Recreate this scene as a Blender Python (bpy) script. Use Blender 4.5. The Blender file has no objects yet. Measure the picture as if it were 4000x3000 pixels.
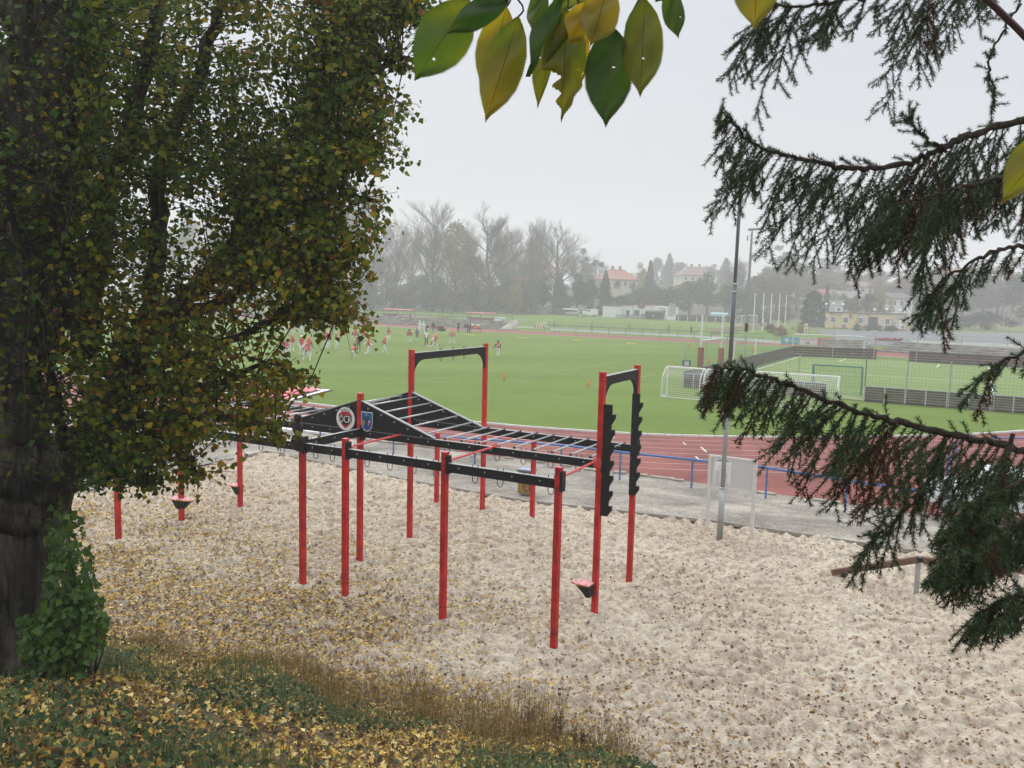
import bpy, math, random
import numpy as np
from mathutils import Vector, Matrix
random.seed(7); RNG=np.random.default_rng(11)
scn=bpy.context.scene; COL=scn.collection
# ---------------------------------------------------------------- survey of the place: camera station and sight lines
F=3400.;Y0=1128.;ROLL=.024;HC=7.1
_th=math.atan((1500-Y0)/F)
f_=np.array([0,math.cos(_th),-math.sin(_th)]);r0=np.array([1.,0,0]);u0=np.array([0,math.sin(_th),math.cos(_th)])
u_=math.cos(ROLL)*u0-math.sin(ROLL)*r0;r_=math.cos(ROLL)*r0+math.sin(ROLL)*u0
CAM=np.array([0,0,HC])
def ray(x,y): return f_+r_*(x-2000)/F-u_*(y-1500)/F
def G(x,y,z=0.):
    v=ray(x,y);return CAM+v*((z-HC)/v[2])
def P(x,y,Y):
    v=ray(x,y);return CAM+v*(Y/v[1])
def pr(p):
    d=np.asarray(p,float)-CAM;w=d@f_;return 2000+F*(d@r_)/w,1500-F*(d@u_)/w
def hgt(b,py):
    lo,hi=0.,60.
    for _ in range(40):
        m=(lo+hi)/2
        if pr(b+np.array([0,0,m]))[1]>py: lo=m
        else: hi=m
    return lo
SZ=.95                                   # level of the sand above the sports field
# ---------------------------------------------------------------- materials
MATS={}
def _new(name):
    m=bpy.data.materials.new(name);m.use_nodes=True;nt=m.node_tree;nt.nodes.clear()
    return m,nt,nt.nodes.new('ShaderNodeOutputMaterial')
def nd(nt,t,**k):
    n=nt.nodes.new(t)
    for a,b in k.items(): setattr(n,a,b)
    return n
def ramp(nt,stops,interp='LINEAR'):
    n=nt.nodes.new('ShaderNodeValToRGB');e=n.color_ramp.elements;n.color_ramp.interpolation=interp
    while len(e)>1:e.remove(e[-1])
    e[0].position=stops[0][0];e[0].color=(*stops[0][1],1)
    for p,c in stops[1:]:
        q=e.new(p);q.color=(*c,1)
    return n
def mat(name,col,rough=.7,var=.15,scale=4.,bump=0.,bscale=30.,metal=0.,spec=.3,col2=None,detail=4):
    if name in MATS:return MATS[name]
    m,nt,out=_new(name);L=nt.links.new
    tc=nd(nt,'ShaderNodeTexCoord');no=nd(nt,'ShaderNodeTexNoise');no.inputs['Scale'].default_value=scale;no.inputs['Detail'].default_value=detail
    L(tc.outputs['Object'],no.inputs['Vector'])
    a=tuple(c*(1-var) for c in col);b=tuple(min(1,c*(1+var)) for c in (col2 or col))
    rp=ramp(nt,[(.3,a),(.7,b)]);L(no.outputs['Fac'],rp.inputs['Fac'])
    p=nd(nt,'ShaderNodeBsdfPrincipled');p.inputs['Roughness'].default_value=rough;p.inputs['Metallic'].default_value=metal
    p.inputs['Specular IOR Level'].default_value=spec
    L(rp.outputs['Color'],p.inputs['Base Color'])
    if bump:
        n2=nd(nt,'ShaderNodeTexNoise');n2.inputs['Scale'].default_value=bscale;n2.inputs['Detail'].default_value=5;L(tc.outputs['Object'],n2.inputs['Vector'])
        bp=nd(nt,'ShaderNodeBump');bp.inputs['Strength'].default_value=bump;bp.inputs['Distance'].default_value=.03
        L(n2.outputs['Fac'],bp.inputs['Height']);L(bp.outputs['Normal'],p.inputs['Normal'])
    L(p.outputs[0],out.inputs['Surface']);MATS[name]=m;return m
def leafmat(name,stops,trans=.35,rough=.5,spec=.25):
    if name in MATS:return MATS[name]
    m,nt,out=_new(name);L=nt.links.new
    at=nd(nt,'ShaderNodeAttribute',attribute_name='rnd')
    rp=ramp(nt,stops);L(at.outputs['Fac'],rp.inputs['Fac'])
    p=nd(nt,'ShaderNodeBsdfPrincipled');p.inputs['Roughness'].default_value=rough;p.inputs['Specular IOR Level'].default_value=spec
    t=nd(nt,'ShaderNodeBsdfTranslucent');mx=nd(nt,'ShaderNodeMixShader');mx.inputs[0].default_value=trans
    L(rp.outputs['Color'],p.inputs['Base Color']);L(rp.outputs['Color'],t.inputs['Color'])
    L(p.outputs[0],mx.inputs[1]);L(t.outputs[0],mx.inputs[2]);L(mx.outputs[0],out.inputs['Surface'])
    MATS[name]=m;return m
# ---------------------------------------------------------------- mesh building
def nrm(v):
    v=np.asarray(v,float);l=np.linalg.norm(v);return v/l if l>1e-9 else v
class MB:
    def __init__(s): s.v=[];s.f=[];s.m=[]
    def add(s,vs,fs,mi=0):
        b=len(s.v);s.v.extend([tuple(map(float,q)) for q in vs]);s.f.extend([tuple(b+i for i in q) for q in fs]);s.m.extend([mi]*len(fs));return s
    def box8(s,c,mi=0):
        return s.add(c,[(0,3,2,1),(4,5,6,7),(0,1,5,4),(1,2,6,5),(2,3,7,6),(3,0,4,7)],mi)
    def box(s,c,size,rz=0.,mi=0):
        x,y,z=[q/2 for q in size];ca,sa=math.cos(rz),math.sin(rz);o=[]
        for dz in(-z,z):
            for dx,dy in((-x,-y),(x,-y),(x,y),(-x,y)):
                o.append((c[0]+dx*ca-dy*sa,c[1]+dx*sa+dy*ca,c[2]+dz))
        return s.box8(o,mi)
    def bar(s,p,q,w,h,up=(0,0,1),mi=0):
        p=np.asarray(p,float);q=np.asarray(q,float);d=nrm(q-p);up=np.asarray(up,float)
        if abs(d@nrm(up))>.98: up=np.array([0,1.,0])
        x=nrm(np.cross(d,up));y=np.cross(x,d)
        o=[]
        for c in(p,q):
            for a,b in((-w/2,-h/2),(w/2,-h/2),(w/2,h/2),(-w/2,h/2)): o.append(c+x*a+y*b)
        return s.box8(o,mi)
    def tube(s,pts,rad,n=6,cap=True,mi=0):
        pts=[np.asarray(p,float) for p in pts];k=len(pts)
        if not hasattr(rad,'__len__'): rad=[rad]*k
        vs=[];prev=None
        for i,p in enumerate(pts):
            d=nrm(pts[min(i+1,k-1)]-pts[max(i-1,0)])
            if prev is None:
                a=np.array([0,0,1.]) if abs(d[2])<.9 else np.array([1.,0,0]);x=nrm(np.cross(d,a))
            else: x=nrm(prev-d*(prev@d))
            prev=x;y=np.cross(d,x)
            for j in range(n):
                t=2*math.pi*j/n;vs.append(p+(x*math.cos(t)+y*math.sin(t))*rad[i])
        fs=[(i*n+j,i*n+(j+1)%n,(i+1)*n+(j+1)%n,(i+1)*n+j) for i in range(k-1) for j in range(n)]
        if cap: fs+= [tuple(range(n-1,-1,-1)),tuple(range((k-1)*n,k*n))]
        return s.add(vs,fs,mi)
    def prism(s,poly,off,mi=0):
        n=len(poly);off=np.asarray(off,float);a=[np.asarray(p,float) for p in poly];b=[p+off for p in a]
        fs=[tuple(range(n-1,-1,-1)),tuple(range(n,2*n))]+[(i,(i+1)%n,n+(i+1)%n,n+i) for i in range(n)]
        return s.add(a+b,fs,mi)
    def wall(s,a,b,t,z0,z1,mi=0,back=True):
        a=np.array(a[:2],float);b=np.array(b[:2],float);d=nrm(b-a);n=np.array([-d[1],d[0]])
        if back and n[1]<0:n=-n
        o=[(*q,z) for z in(z0,z1) for q in(a,b,b+n*t,a+n*t)];return s.box8(o,mi)
    def lathe(s,c,prof,n=12,mi=0,ax=(0,0,1)):
        ax=nrm(ax);a=np.array([1.,0,0]) if abs(ax[0])<.9 else np.array([0,1.,0]);x=nrm(np.cross(ax,a));y=np.cross(ax,x);c=np.asarray(c,float)
        vs=[c+ax*h+(x*math.cos(2*math.pi*j/n)+y*math.sin(2*math.pi*j/n))*r for r,h in prof for j in range(n)]
        k=len(prof);fs=[(i*n+j,i*n+(j+1)%n,(i+1)*n+(j+1)%n,(i+1)*n+j) for i in range(k-1) for j in range(n)]
        fs+=[tuple(range(n-1,-1,-1)),tuple(range((k-1)*n,k*n))];return s.add(vs,fs,mi)
    def ball(s,c,r,n=10,mi=0):
        k=6;R=r if hasattr(r,'__len__') else (r,r,r)
        vs=[(c[0]+R[0]*math.sin(math.pi*(i+.5)/k)*math.cos(2*math.pi*j/n),c[1]+R[1]*math.sin(math.pi*(i+.5)/k)*math.sin(2*math.pi*j/n),c[2]+R[2]*math.cos(math.pi*(i+.5)/k)) for i in range(k) for j in range(n)]
        fs=[(i*n+j,(i+1)*n+j,(i+1)*n+(j+1)%n,i*n+(j+1)%n) for i in range(k-1) for j in range(n)]+[tuple(range(n)),tuple(range(k*n-1,(k-1)*n-1,-1))]
        return s.add(vs,fs,mi)
def wloc(o):
    p=np.zeros(3)
    while o is not None: p=p+np.array(o.location);o=o.parent
    return p
def link(name,me,parent=None,loc=(0,0,0)):
    o=bpy.data.objects.new(name,me);COL.objects.link(o);o.location=loc
    if parent is not None:o.parent=parent
    return o
def build(name,mb,mats,parent=None,smooth=False):
    if not isinstance(mats,(list,tuple)):mats=[mats]
    org=wloc(parent) if parent is not None else np.zeros(3)
    me=bpy.data.meshes.new(name);v=np.array(mb.v)-org
    me.from_pydata(v.tolist(),[],mb.f)
    for m in mats:me.materials.append(m)
    me.polygons.foreach_set('material_index',mb.m)
    if smooth:me.polygons.foreach_set('use_smooth',[True]*len(me.polygons))
    me.update();return link(name,me,parent)
def npbuild(name,V,Fc,mats,parent=None,rnd=None,smooth=False,mi=None):
    V=np.asarray(V,float);Fc=np.asarray(Fc,int)
    org=wloc(parent) if parent is not None else np.zeros(3)
    me=bpy.data.meshes.new(name);n,k=Fc.shape
    me.vertices.add(len(V));me.vertices.foreach_set('co',(V-org).astype(np.float32).ravel())
    me.loops.add(n*k);me.loops.foreach_set('vertex_index',Fc.astype(np.int32).ravel())
    me.polygons.add(n);me.polygons.foreach_set('loop_start',np.arange(0,n*k,k,dtype=np.int32))
    if not isinstance(mats,(list,tuple)):mats=[mats]
    for m in mats:me.materials.append(m)
    if mi is not None:me.polygons.foreach_set('material_index',np.asarray(mi,np.int32))
    if smooth:me.polygons.foreach_set('use_smooth',np.ones(n,bool))
    me.update(calc_edges=True)
    if rnd is not None:
        a=me.attributes.new('rnd','FLOAT','FACE');a.data.foreach_set('value',np.asarray(rnd,np.float32))
    return link(name,me,parent)
def tag(o,label,cat,group=None,kind=None):
    if label:o['label']=label
    if cat:o['category']=cat
    if group:o['group']=group
    if kind:o['kind']=kind
    return o
def thing(name,label,cat,loc=(0,0,0),group=None):
    o=link(name,None,None,tuple(map(float,loc)));o.empty_display_size=.2;return tag(o,label,cat,group)
def struct(o):
    o['kind']='structure';return o
def copytree(o,loc=None,rz=None,sc=None):
    c=o.copy();COL.objects.link(c)
    def rec(a,b):
        for ch in list(a.children):
            d=ch.copy();COL.objects.link(d);d.parent=b;rec(ch,d)
    rec(o,c)
    if loc is not None:c.location=tuple(map(float,loc))
    if rz is not None:c.rotation_euler=(0,0,rz)
    if sc is not None:c.scale=sc if hasattr(sc,'__len__') else (sc,)*3
    return c
def text(name,body,size,mtl,parent,M,ext=.004,ax='CENTER'):
    cu=bpy.data.curves.new(name,'FONT');cu.body=body;cu.size=size;cu.align_x=ax;cu.align_y='CENTER';cu.extrude=ext;cu.resolution_u=3
    t=bpy.data.objects.new('tmp',cu);COL.objects.link(t);dg=bpy.context.evaluated_depsgraph_get()
    me=bpy.data.meshes.new_from_object(t.evaluated_get(dg));COL.objects.unlink(t);bpy.data.objects.remove(t)
    me.name=name;me.transform(M);me.materials.clear();me.materials.append(mtl)
    if parent is not None:me.transform(Matrix.Translation(-Vector(wloc(parent))))
    return link(name,me,parent)
def frame(o,x,y):                        # matrix with local x,y axes at o
    x=nrm(x);y=nrm(np.asarray(y)-x*(x@np.asarray(y)));z=np.cross(x,y)
    return Matrix(((x[0],y[0],z[0],o[0]),(x[1],y[1],z[1],o[1]),(x[2],y[2],z[2],o[2]),(0,0,0,1)))
def vnoise(x,y,seed=0):                   # smooth value noise on arrays
    xi=np.floor(x).astype(int);yi=np.floor(y).astype(int);fx=x-xi;fy=y-yi
    fx=fx*fx*(3-2*fx);fy=fy*fy*(3-2*fy)
    def h(a,b):
        n=(a*374761393+b*668265263+seed*974711)&0x7fffffff;n=((n^(n>>13))*1274126177)&0x7fffffff
        return ((n^(n>>16))&0xffff)/65535.
    return (h(xi,yi)*(1-fx)+h(xi+1,yi)*fx)*(1-fy)+(h(xi,yi+1)*(1-fx)+h(xi+1,yi+1)*fx)*fy
def inpoly(x,y,poly):
    x=np.asarray(x,float);y=np.asarray(y,float);r=np.zeros(x.shape,bool);n=len(poly)
    for i in range(n):
        x1,y1=poly[i];x2,y2=poly[i-1]
        c=((y1>y)!=(y2>y))&(x<(x2-x1)*(y-y1)/((y2-y1) if y2!=y1 else 1e-9)+x1);r^=c
    return r
def prv(Pn):
    d=Pn-CAM;w=d@f_;return 2000+F*(d@r_)/w,1500-F*(d@u_)/w
# leaves as folded kites: centres, directions, normals, sizes
def leaves(C,D,N,S,wid=.42,fold=.25,lobe=.38):
    C=np.asarray(C);D=D/np.linalg.norm(D,axis=1)[:,None];W=np.cross(D,N);W/=np.linalg.norm(W,axis=1)[:,None]+1e-9;N=np.cross(W,D);S=S[:,None]
    base=C;tip=C+D*S;l=C+D*S*lobe+W*S*wid+N*S*fold*wid;r=C+D*S*lobe-W*S*wid+N*S*fold*wid
    V=np.stack([base,l,tip,r],1).reshape(-1,3);n=len(C);i=np.arange(n)*4
    Fc=np.concatenate([np.stack([i,i+1,i+2],1),np.stack([i,i+2,i+3],1)],0);return V,Fc
def rdir(n): 
    v=RNG.normal(size=(n,3));return v/np.linalg.norm(v,axis=1)[:,None]
# ---------------------------------------------------------------- camera, world, light, air
cam=bpy.data.cameras.new('camera');co=bpy.data.objects.new('camera',cam);COL.objects.link(co)
cam.sensor_width=36.;cam.lens=F/4000*36;cam.clip_start=.05;cam.clip_end=3000
bz=-f_;co.matrix_world=Matrix(((r_[0],u_[0],bz[0],0),(r_[1],u_[1],bz[1],0),(r_[2],u_[2],bz[2],HC),(0,0,0,1)))
scn.camera=co
SUN_EL=math.radians(43);SUN_AZ=math.radians(-14)
w=bpy.data.worlds.new('World');scn.world=w;w.use_nodes=True;nt=w.node_tree;nt.nodes.clear();L=nt.links.new
wo=nd(nt,'ShaderNodeOutputWorld');bg=nd(nt,'ShaderNodeBackground');sky=nd(nt,'ShaderNodeTexSky');sky.sky_type='NISHITA';sky.sun_disc=False
sky.sun_elevation=SUN_EL;sky.sun_rotation=SUN_AZ;sky.air_density=1.;sky.dust_density=5.
# overcast: the clear sky veiled by an even cloud layer, a little brighter toward the horizon
tc=nd(nt,'ShaderNodeTexCoord');sx=nd(nt,'ShaderNodeSeparateXYZ');L(tc.outputs['Generated'],sx.inputs[0])
rp=ramp(nt,[(0.,(6.5,6.65,6.85)),(.12,(5.7,5.9,6.25)),(.33,(5.55,5.8,6.45)),(.6,(12.5,12.9,13.5)),(1.,(19,19.5,20.3))]);L(sx.outputs['Z'],rp.inputs['Fac'])
mx=nd(nt,'ShaderNodeMix',data_type='RGBA');mx.inputs['Factor'].default_value=.94;L(sky.outputs[0],mx.inputs['A']);L(rp.outputs['Color'],mx.inputs['B'])
L(mx.outputs['Result'],bg.inputs['Color']);bg.inputs['Strength'].default_value=.1;L(bg.outputs[0],wo.inputs['Surface'])
sl=bpy.data.lights.new('sun','SUN');sl.energy=1.5;sl.angle=math.radians(18);sl.color=(1,.97,.93);so=bpy.data.objects.new('sun',sl);COL.objects.link(so)
so.rotation_euler=(-(math.pi/2-SUN_EL),0,-SUN_AZ)
so.location=(0,20,40)
vs=scn.view_settings;vs.view_transform='Standard';vs.look='None';vs.exposure=.25;vs.gamma=1;scn.view_settings.use_curve_mapping=False
cy=scn.cycles;cy.max_bounces=8;cy.diffuse_bounces=3;cy.transmission_bounces=4;cy.volume_bounces=1;cy.transparent_max_bounces=16;cy.volume_step_rate=4
try: cy.use_denoising=True;cy.denoiser='OPENIMAGEDENOISE'
except Exception: pass
hz=MB();hz.box((0,250,27),(900,680,56));ho=build('haze',hz,[])
m,nt,out=_new('haze_air');pv=nd(nt,'ShaderNodeVolumePrincipled');pv.inputs['Color'].default_value=(.97,.98,1,1);pv.inputs['Density'].default_value=.0015;pv.inputs['Anisotropy'].default_value=.1
nt.links.new(pv.outputs[0],out.inputs['Volume']);ho.data.materials.append(m);ho['kind']='stuff';ho['label']='thin pale autumn mist hanging over the field'
# ---------------------------------------------------------------- ground sheets
def sheet(name,pts,z,m):
    mb=MB();mb.add([(p[0],p[1],z if len(p)<3 or z is not None else p[2]) for p in pts],[tuple(range(len(pts)))]);return struct(build(name,mb,m))
def strip(name,A,B,m,kind=True,parent=None):
    mb=MB();n=len(A);mb.add(list(A)+list(B),[(i,i+1,n+i+1,n+i) for i in range(n-1)]);o=build(name,mb,m,parent);return struct(o) if kind else o
def grassmat(name,c1,c2,c3,sc=1.):
    m,nt,out=_new(name);L=nt.links.new;tc=nd(nt,'ShaderNodeTexCoord')
    a=nd(nt,'ShaderNodeTexNoise');a.inputs['Scale'].default_value=.12*sc;a.inputs['Detail'].default_value=6
    b=nd(nt,'ShaderNodeTexNoise');b.inputs['Scale'].default_value=1.6*sc;b.inputs['Detail'].default_value=6;b.inputs['Roughness'].default_value=.7
    mp=nd(nt,'ShaderNodeMapping');mp.inputs['Rotation'].default_value=(0,0,.45);mp.inputs['Scale'].default_value=(.3,1,1)
    L(tc.outputs['Object'],mp.inputs[0]);L(mp.outputs[0],a.inputs['Vector']);L(mp.outputs[0],b.inputs['Vector'])
    ra=ramp(nt,[(.3,c1),(.7,c2)]);L(a.outputs['Fac'],ra.inputs['Fac'])
    rb=ramp(nt,[(.35,(0,0,0)),(.75,(1,1,1))]);L(b.outputs['Fac'],rb.inputs['Fac'])
    mx=nd(nt,'ShaderNodeMix',data_type='RGBA');L(rb.outputs['Color'],mx.inputs['Factor']);L(ra.outputs['Color'],mx.inputs['A']);mx.inputs['B'].default_value=(*c3,1)
    sc_=nd(nt,'ShaderNodeMath',operation='MULTIPLY');sc_.inputs[1].default_value=.7;L(rb.outputs['Color'],sc_.inputs[0]);L(sc_.outputs[0],mx.inputs['Factor'])
    p=nd(nt,'ShaderNodeBsdfPrincipled');p.inputs['Roughness'].default_value=.9;p.inputs['Specular IOR Level'].default_value=.1;L(mx.outputs['Result'],p.inputs['Base Color'])
    c=nd(nt,'ShaderNodeTexNoise');c.inputs['Scale'].default_value=25;c.inputs['Detail'].default_value=3;L(tc.outputs['Object'],c.inputs['Vector'])
    bp=nd(nt,'ShaderNodeBump');bp.inputs['Strength'].default_value=.6;bp.inputs['Distance'].default_value=.05;L(c.outputs['Fac'],bp.inputs['Height']);L(bp.outputs[0],p.inputs['Normal'])
    L(p.outputs[0],out.inputs['Surface']);MATS[name]=m;return m
M_GRASS=grassmat('pitch_grass',(.100,.158,.022),(.148,.215,.036),(.066,.112,.015))
M_OLDLINE=mat('faded_field_line',(.20,.26,.10),.9,.2,1.)
M_TURF=grassmat('artificial_turf',(.155,.215,.066),(.18,.245,.078),(.13,.19,.055))
M_ROUGH=grassmat('rough_ground',(.10,.14,.035),(.15,.18,.05),(.13,.12,.05))
M_TRACK=mat('tartan_track',(.165,.042,.032),.85,.22,.4,.25,60,col2=(.20,.058,.046),detail=8)
M_LINE=mat('worn_lane_paint',(.52,.50,.48),.8,.25,1.5,detail=8)
M_WLINE=mat('line_paint',(.72,.72,.70),.7,.06,3)
M_ASPH=mat('asphalt',(.13,.135,.14),.85,.2,.6)
ground=sheet('ground',[(-440,-80),(440,-80),(440,585),(-440,585)],-.08,M_ROUGH)
sheet('sports_field',[(-170,36),(66,36),(66,180),(-10,330),(-170,330)],-.03,M_GRASS)
# near bend and straight of the running track
inn=[G(*q)[:2] for q in ((1000,1553),(1294,1589),(1600,1624),(1862,1652),(2200,1680),(2599,1702),(3000,1710),(3400,1708),(3750,1700),(4000,1685))]
d0=nrm(inn[0]-inn[1]);inn=[inn[0]+d0*60,inn[0]+d0*20]+inn+[np.array(q,float) for q in ((35.,51.3),(43,57.5),(50,66.5),(54,78),(54.5,90),(51,101),(44,108.5))]
out_=[G(*q)[:2] for q in ((1200,1694),(1600,1738),(2097,1804),(2323,1838),(2600,1870),(3000,1930),(3300,1970),(3600,2012))]
d1=nrm(out_[0]-out_[1]);d2=nrm(out_[-1]-out_[-2])
def smooth(pts,n=6):
    pts=[np.asarray(p,float) for p in pts];o=[]
    for i in range(len(pts)-1):
        p0=pts[max(i-1,0)];p1=pts[i];p2=pts[i+1];p3=pts[min(i+2,len(pts)-1)]
        for k in range(n):
            t=k/n;o.append(.5*((2*p1)+(-p0+p2)*t+(2*p0-5*p1+4*p2-p3)*t*t+(-p0+3*p1-3*p2+p3)*t**3))
    o.append(pts[-1]);return o
INN=smooth(inn)
def offs(pts,d):
    o=[]
    for i,p in enumerate(pts):
        t=nrm(pts[min(i+1,len(pts)-1)]-pts[max(i-1,0)]);n=np.array([t[1],-t[0]]);o.append(p+n*d)
    return o
z3=lambda pts,z:[(p[0],p[1],z) for p in pts]
OUT=[out_[0]+d1*55,out_[0]+d1*15]+out_+[out_[-1]+d2*12,out_[-1]+d2*40]
trk=list(z3(INN,0.))+[(70,108,0.),(75,60,0),(60,20,0)]+list(z3(OUT[::-1],0.))
mb=MB();mb.add(trk,[tuple(range(len(trk)))]);struct(build('running_track',mb,M_TRACK))
LW=1.19
mb=MB()
for k in range(1,8):
    a=offs(INN[:70],k*LW-.02);b=offs(INN[:70],k*LW+.02);n=len(a);mb.add(z3(a,.006)+z3(b,.006),[(i,i+1,n+i+1,n+i) for i in range(n-1)])
for (x1,y1,x2,y2) in ((2668,1727,2679,1738),(2738,1746,2760,1766),(2718,1783,2730,1795),(2392,1690,2396,1712),(1700,1668,1760,1650)):
    mb.bar(G(x1,y1,.008),G(x2,y2,.008),.09,.004)
struct(build('track_lines',mb,M_LINE))
# far straight
fu=[G(*q)[:2] for q in ((1380,1257),(1685,1276),(1900,1285),(2300,1304),(2700,1325),(3094,1344))];fl=[G(*q)[:2] for q in ((1380,1266),(1685,1287),(1900,1296),(2300,1317),(2700,1338),(3094,1352))]
e0=nrm(fu[0]-fu[2]);fu=[fu[0]+e0*80]+fu+[np.array((44.5,116.)),np.array((60,112.))];fl=[fl[0]+e0*80]+fl+[np.array((43,109.)),np.array((50,100.))]
strip('far_track',z3(fu,.003),z3(fl,.003),M_TRACK)
mb=MB();mb.add(z3([p+(p-q)*0 for p,q in zip(fl,fl)],.008)+z3([p-np.array((.12,.16)) for p in fl],.008),[(i,i+1,len(fl)+i+1,len(fl)+i) for i in range(len(fl)-1)])
struct(build('far_track_line',mb,M_WLINE))
mb=MB()
for q in ((1780,1472,2192,1407),(2192,1407,2560,1352),(1975,1485,2560,1387),(2300,1512,2560,1462),(1690,1390,2100,1345),(1560,1372,1900,1338),(1500,1500,1800,1468)):
    mb.bar(G(q[0],q[1],-.022),G(q[2],q[3],-.022),.11,.006)
struct(build('field_lines',mb,M_OLDLINE))
# white inner kerb of the near track, low blocks with gaps
kb=thing('track_kerb','low white kerb edging the grass beside the red running track','kerb',(*INN[12],0))
mb=MB()
for i in range(2,75):
    a,b=INN[i],INN[i+1];n=max(1,int(np.linalg.norm(b-a)/1.05))
    for j in range(n):
        p=a+(b-a)*(j/n);q=a+(b-a)*((j+.95)/n);mb.bar((*p,.045),(*q,.045),.10,.09)
build('kerb_rail',mb,M_WLINE,kb)
# gravel bank between track and sand
SE=[np.array(q) for q in ((-24.,-2.),(-20.5,8.),(-10.5,28.24),(-8.94,31.39))]+[G(*q,SZ)[:2] for q in ((1600,1880),(2050,1960),(2790,2040),(3500,2145))]
d3=nrm(SE[-1]-SE[-2]);SE.append(SE[-1]+d3*12);SE.append(SE[-1]+d3*14)
TE=[np.array((-75.,10.)),np.array((-60.,50.)),OUT[0],OUT[1],OUT[2],OUT[4],OUT[6],OUT[9],OUT[10],OUT[11]]
def gravelmat():
    m,nt,out=_new('gravel');L=nt.links.new;tc=nd(nt,'ShaderNodeTexCoord')
    v=nd(nt,'ShaderNodeTexVoronoi');v.inputs['Scale'].default_value=22;n=nd(nt,'ShaderNodeTexNoise');n.inputs['Scale'].default_value=.5;n.inputs['Detail'].default_value=7;n.inputs['Roughness'].default_value=.65
    for q in(v,n):L(tc.outputs['Object'],q.inputs['Vector'])
    ra=ramp(nt,[(.32,(.17,.157,.138)),(.52,(.29,.268,.235)),(.7,(.44,.405,.35))]);L(n.outputs['Fac'],ra.inputs['Fac'])
    mx=nd(nt,'ShaderNodeMix',data_type='RGBA',blend_type='OVERLAY');mx.inputs['Factor'].default_value=.5;L(ra.outputs['Color'],mx.inputs['A'])
    rb=ramp(nt,[(0,(.2,.2,.2)),(1,(.85,.84,.82))]);sp=nd(nt,'ShaderNodeSeparateColor');L(v.outputs['Color'],sp.inputs[0]);L(sp.outputs[0],rb.inputs['Fac']);L(rb.outputs['Color'],mx.inputs['B'])
    p=nd(nt,'ShaderNodeBsdfPrincipled');p.inputs['Roughness'].default_value=.95;p.inputs['Specular IOR Level'].default_value=.1;L(mx.outputs['Result'],p.inputs['Base Color'])
    bp=nd(nt,'ShaderNodeBump');bp.inputs['Strength'].default_value=.8;bp.inputs['Distance'].default_value=.05;L(v.outputs['Distance'],bp.inputs['Height']);L(bp.outputs[0],p.inputs['Normal'])
    L(p.outputs[0],out.inputs['Surface']);return m
M_GRAVEL=gravelmat()
mb=MB();NS=10
V=[];k=len(SE)
for i in range(k):
    for j in range(NS+1):
        t=j/NS;p=SE[i]*(1-t)+TE[i]*t;z=(SZ-.01)*(1-t*t*(3-2*t))+.012*t
        if t>0.05: z+=.03*math.sin(i*3.1+j*1.7)
        V.append((p[0],p[1],z if j<NS else .02))
mb.add(V,[(i*(NS+1)+j,i*(NS+1)+j+1,(i+1)*(NS+1)+j+1,(i+1)*(NS+1)+j) for i in range(k-1) for j in range(NS)])
struct(build('gravel_path',mb,M_GRAVEL))
# rough stone edging where gravel meets track
rs=random.Random(3);st=MB()
for i in range(2,len(OUT)-2):
    a,b=OUT[i],OUT[i+1];n=int(np.linalg.norm(b-a)/.45)
    for j in range(n):
        if rs.random()<.3: continue
        p=a+(b-a)*((j+rs.random()*.4)/n)+np.array((rs.uniform(-.05,.05),rs.uniform(-.22,-.1)));s=rs.uniform(.3,.5)
        st.box((p[0],p[1],.05),(s,rs.uniform(.18,.28),rs.uniform(.06,.12)),rs.uniform(-.7,-.1))
tag(build('stone_edging',st,mat('field_stone',(.30,.27,.22),.9,.3,3,.5,20)),'rough pale stones edging the gravel where it meets the track','edging',kind='stuff')
# timber/concrete board round the sand pit
kb=MB();KP=SE[1:]
for a,b in zip(KP[:-1],KP[1:]): kb.bar((*a,SZ+.01),(*b,SZ+.01),.05,.09)
struct(build('sand_kerb',kb,mat('kerb_concrete',(.27,.25,.225),.9,.2,3,.3)))
# ---------------------------------------------------------------- embankment in front of the sand
FA=np.array([-7.,15.2]);FB=np.array([1.35,11.25]);_fd=nrm(FB-FA);FN=np.array([_fd[1],-_fd[0]])
if FN@(-FA)<0:FN=-FN
def sdist(x,y):
    s=(x-FA[0])*FN[0]+(y-FA[1])*FN[1]
    return s-.36+.25*np.sin(x*1.3)+.12*np.sin(x*3.1+y)
def slopez(x,y):
    s=sdist(x,y);b=np.maximum(s,0);z=SZ+.43*b-.05*np.exp(-b)*b
    z=z+.10*(vnoise(x*1.1+50,y*1.1+50,3)-.5)*np.minimum(b,1)+.05*(vnoise(x*4+50,y*4+50,5)-.5)*np.minimum(b,1)
    return np.where(s<0,SZ+s*.35,np.minimum(z,5.6+.02*z))
gx=np.arange(-26,20.01,.16);gy=np.arange(-8,20.01,.16);X,Yg=np.meshgrid(gx,gy);Z=slopez(X,Yg);nx,ny=len(gx),len(gy)
idx=np.arange(nx*ny).reshape(ny,nx);Q=np.stack([idx[:-1,:-1],idx[:-1,1:],idx[1:,1:],idx[1:,:-1]],-1).reshape(-1,4)
keep=sdist(X,Yg).ravel()[Q].max(1)>-.6
M_SOIL=mat('leaf_mould',(.075,.055,.032),.95,.4,6,.6,25,col2=(.11,.085,.045))
struct(npbuild('embankment',np.stack([X,Yg,Z],-1).reshape(-1,3),Q[keep],M_SOIL,smooth=True))
# ---------------------------------------------------------------- sand with trodden hollows
gx=np.arange(-15,13.01,.045);gy=np.arange(9.,31.6,.035);X,Yg=np.meshgrid(gx,gy)
h=.055*(vnoise(X*2.6,Yg*3.4,1)-.5)+.15*(vnoise(X*5.4,Yg*7,2)-.5)+.12*(vnoise(X*9,Yg*13,4)-.5)+.05*(.35-np.abs(2*vnoise(X*4.6+7,Yg*6.4+3,12)-1))

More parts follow.
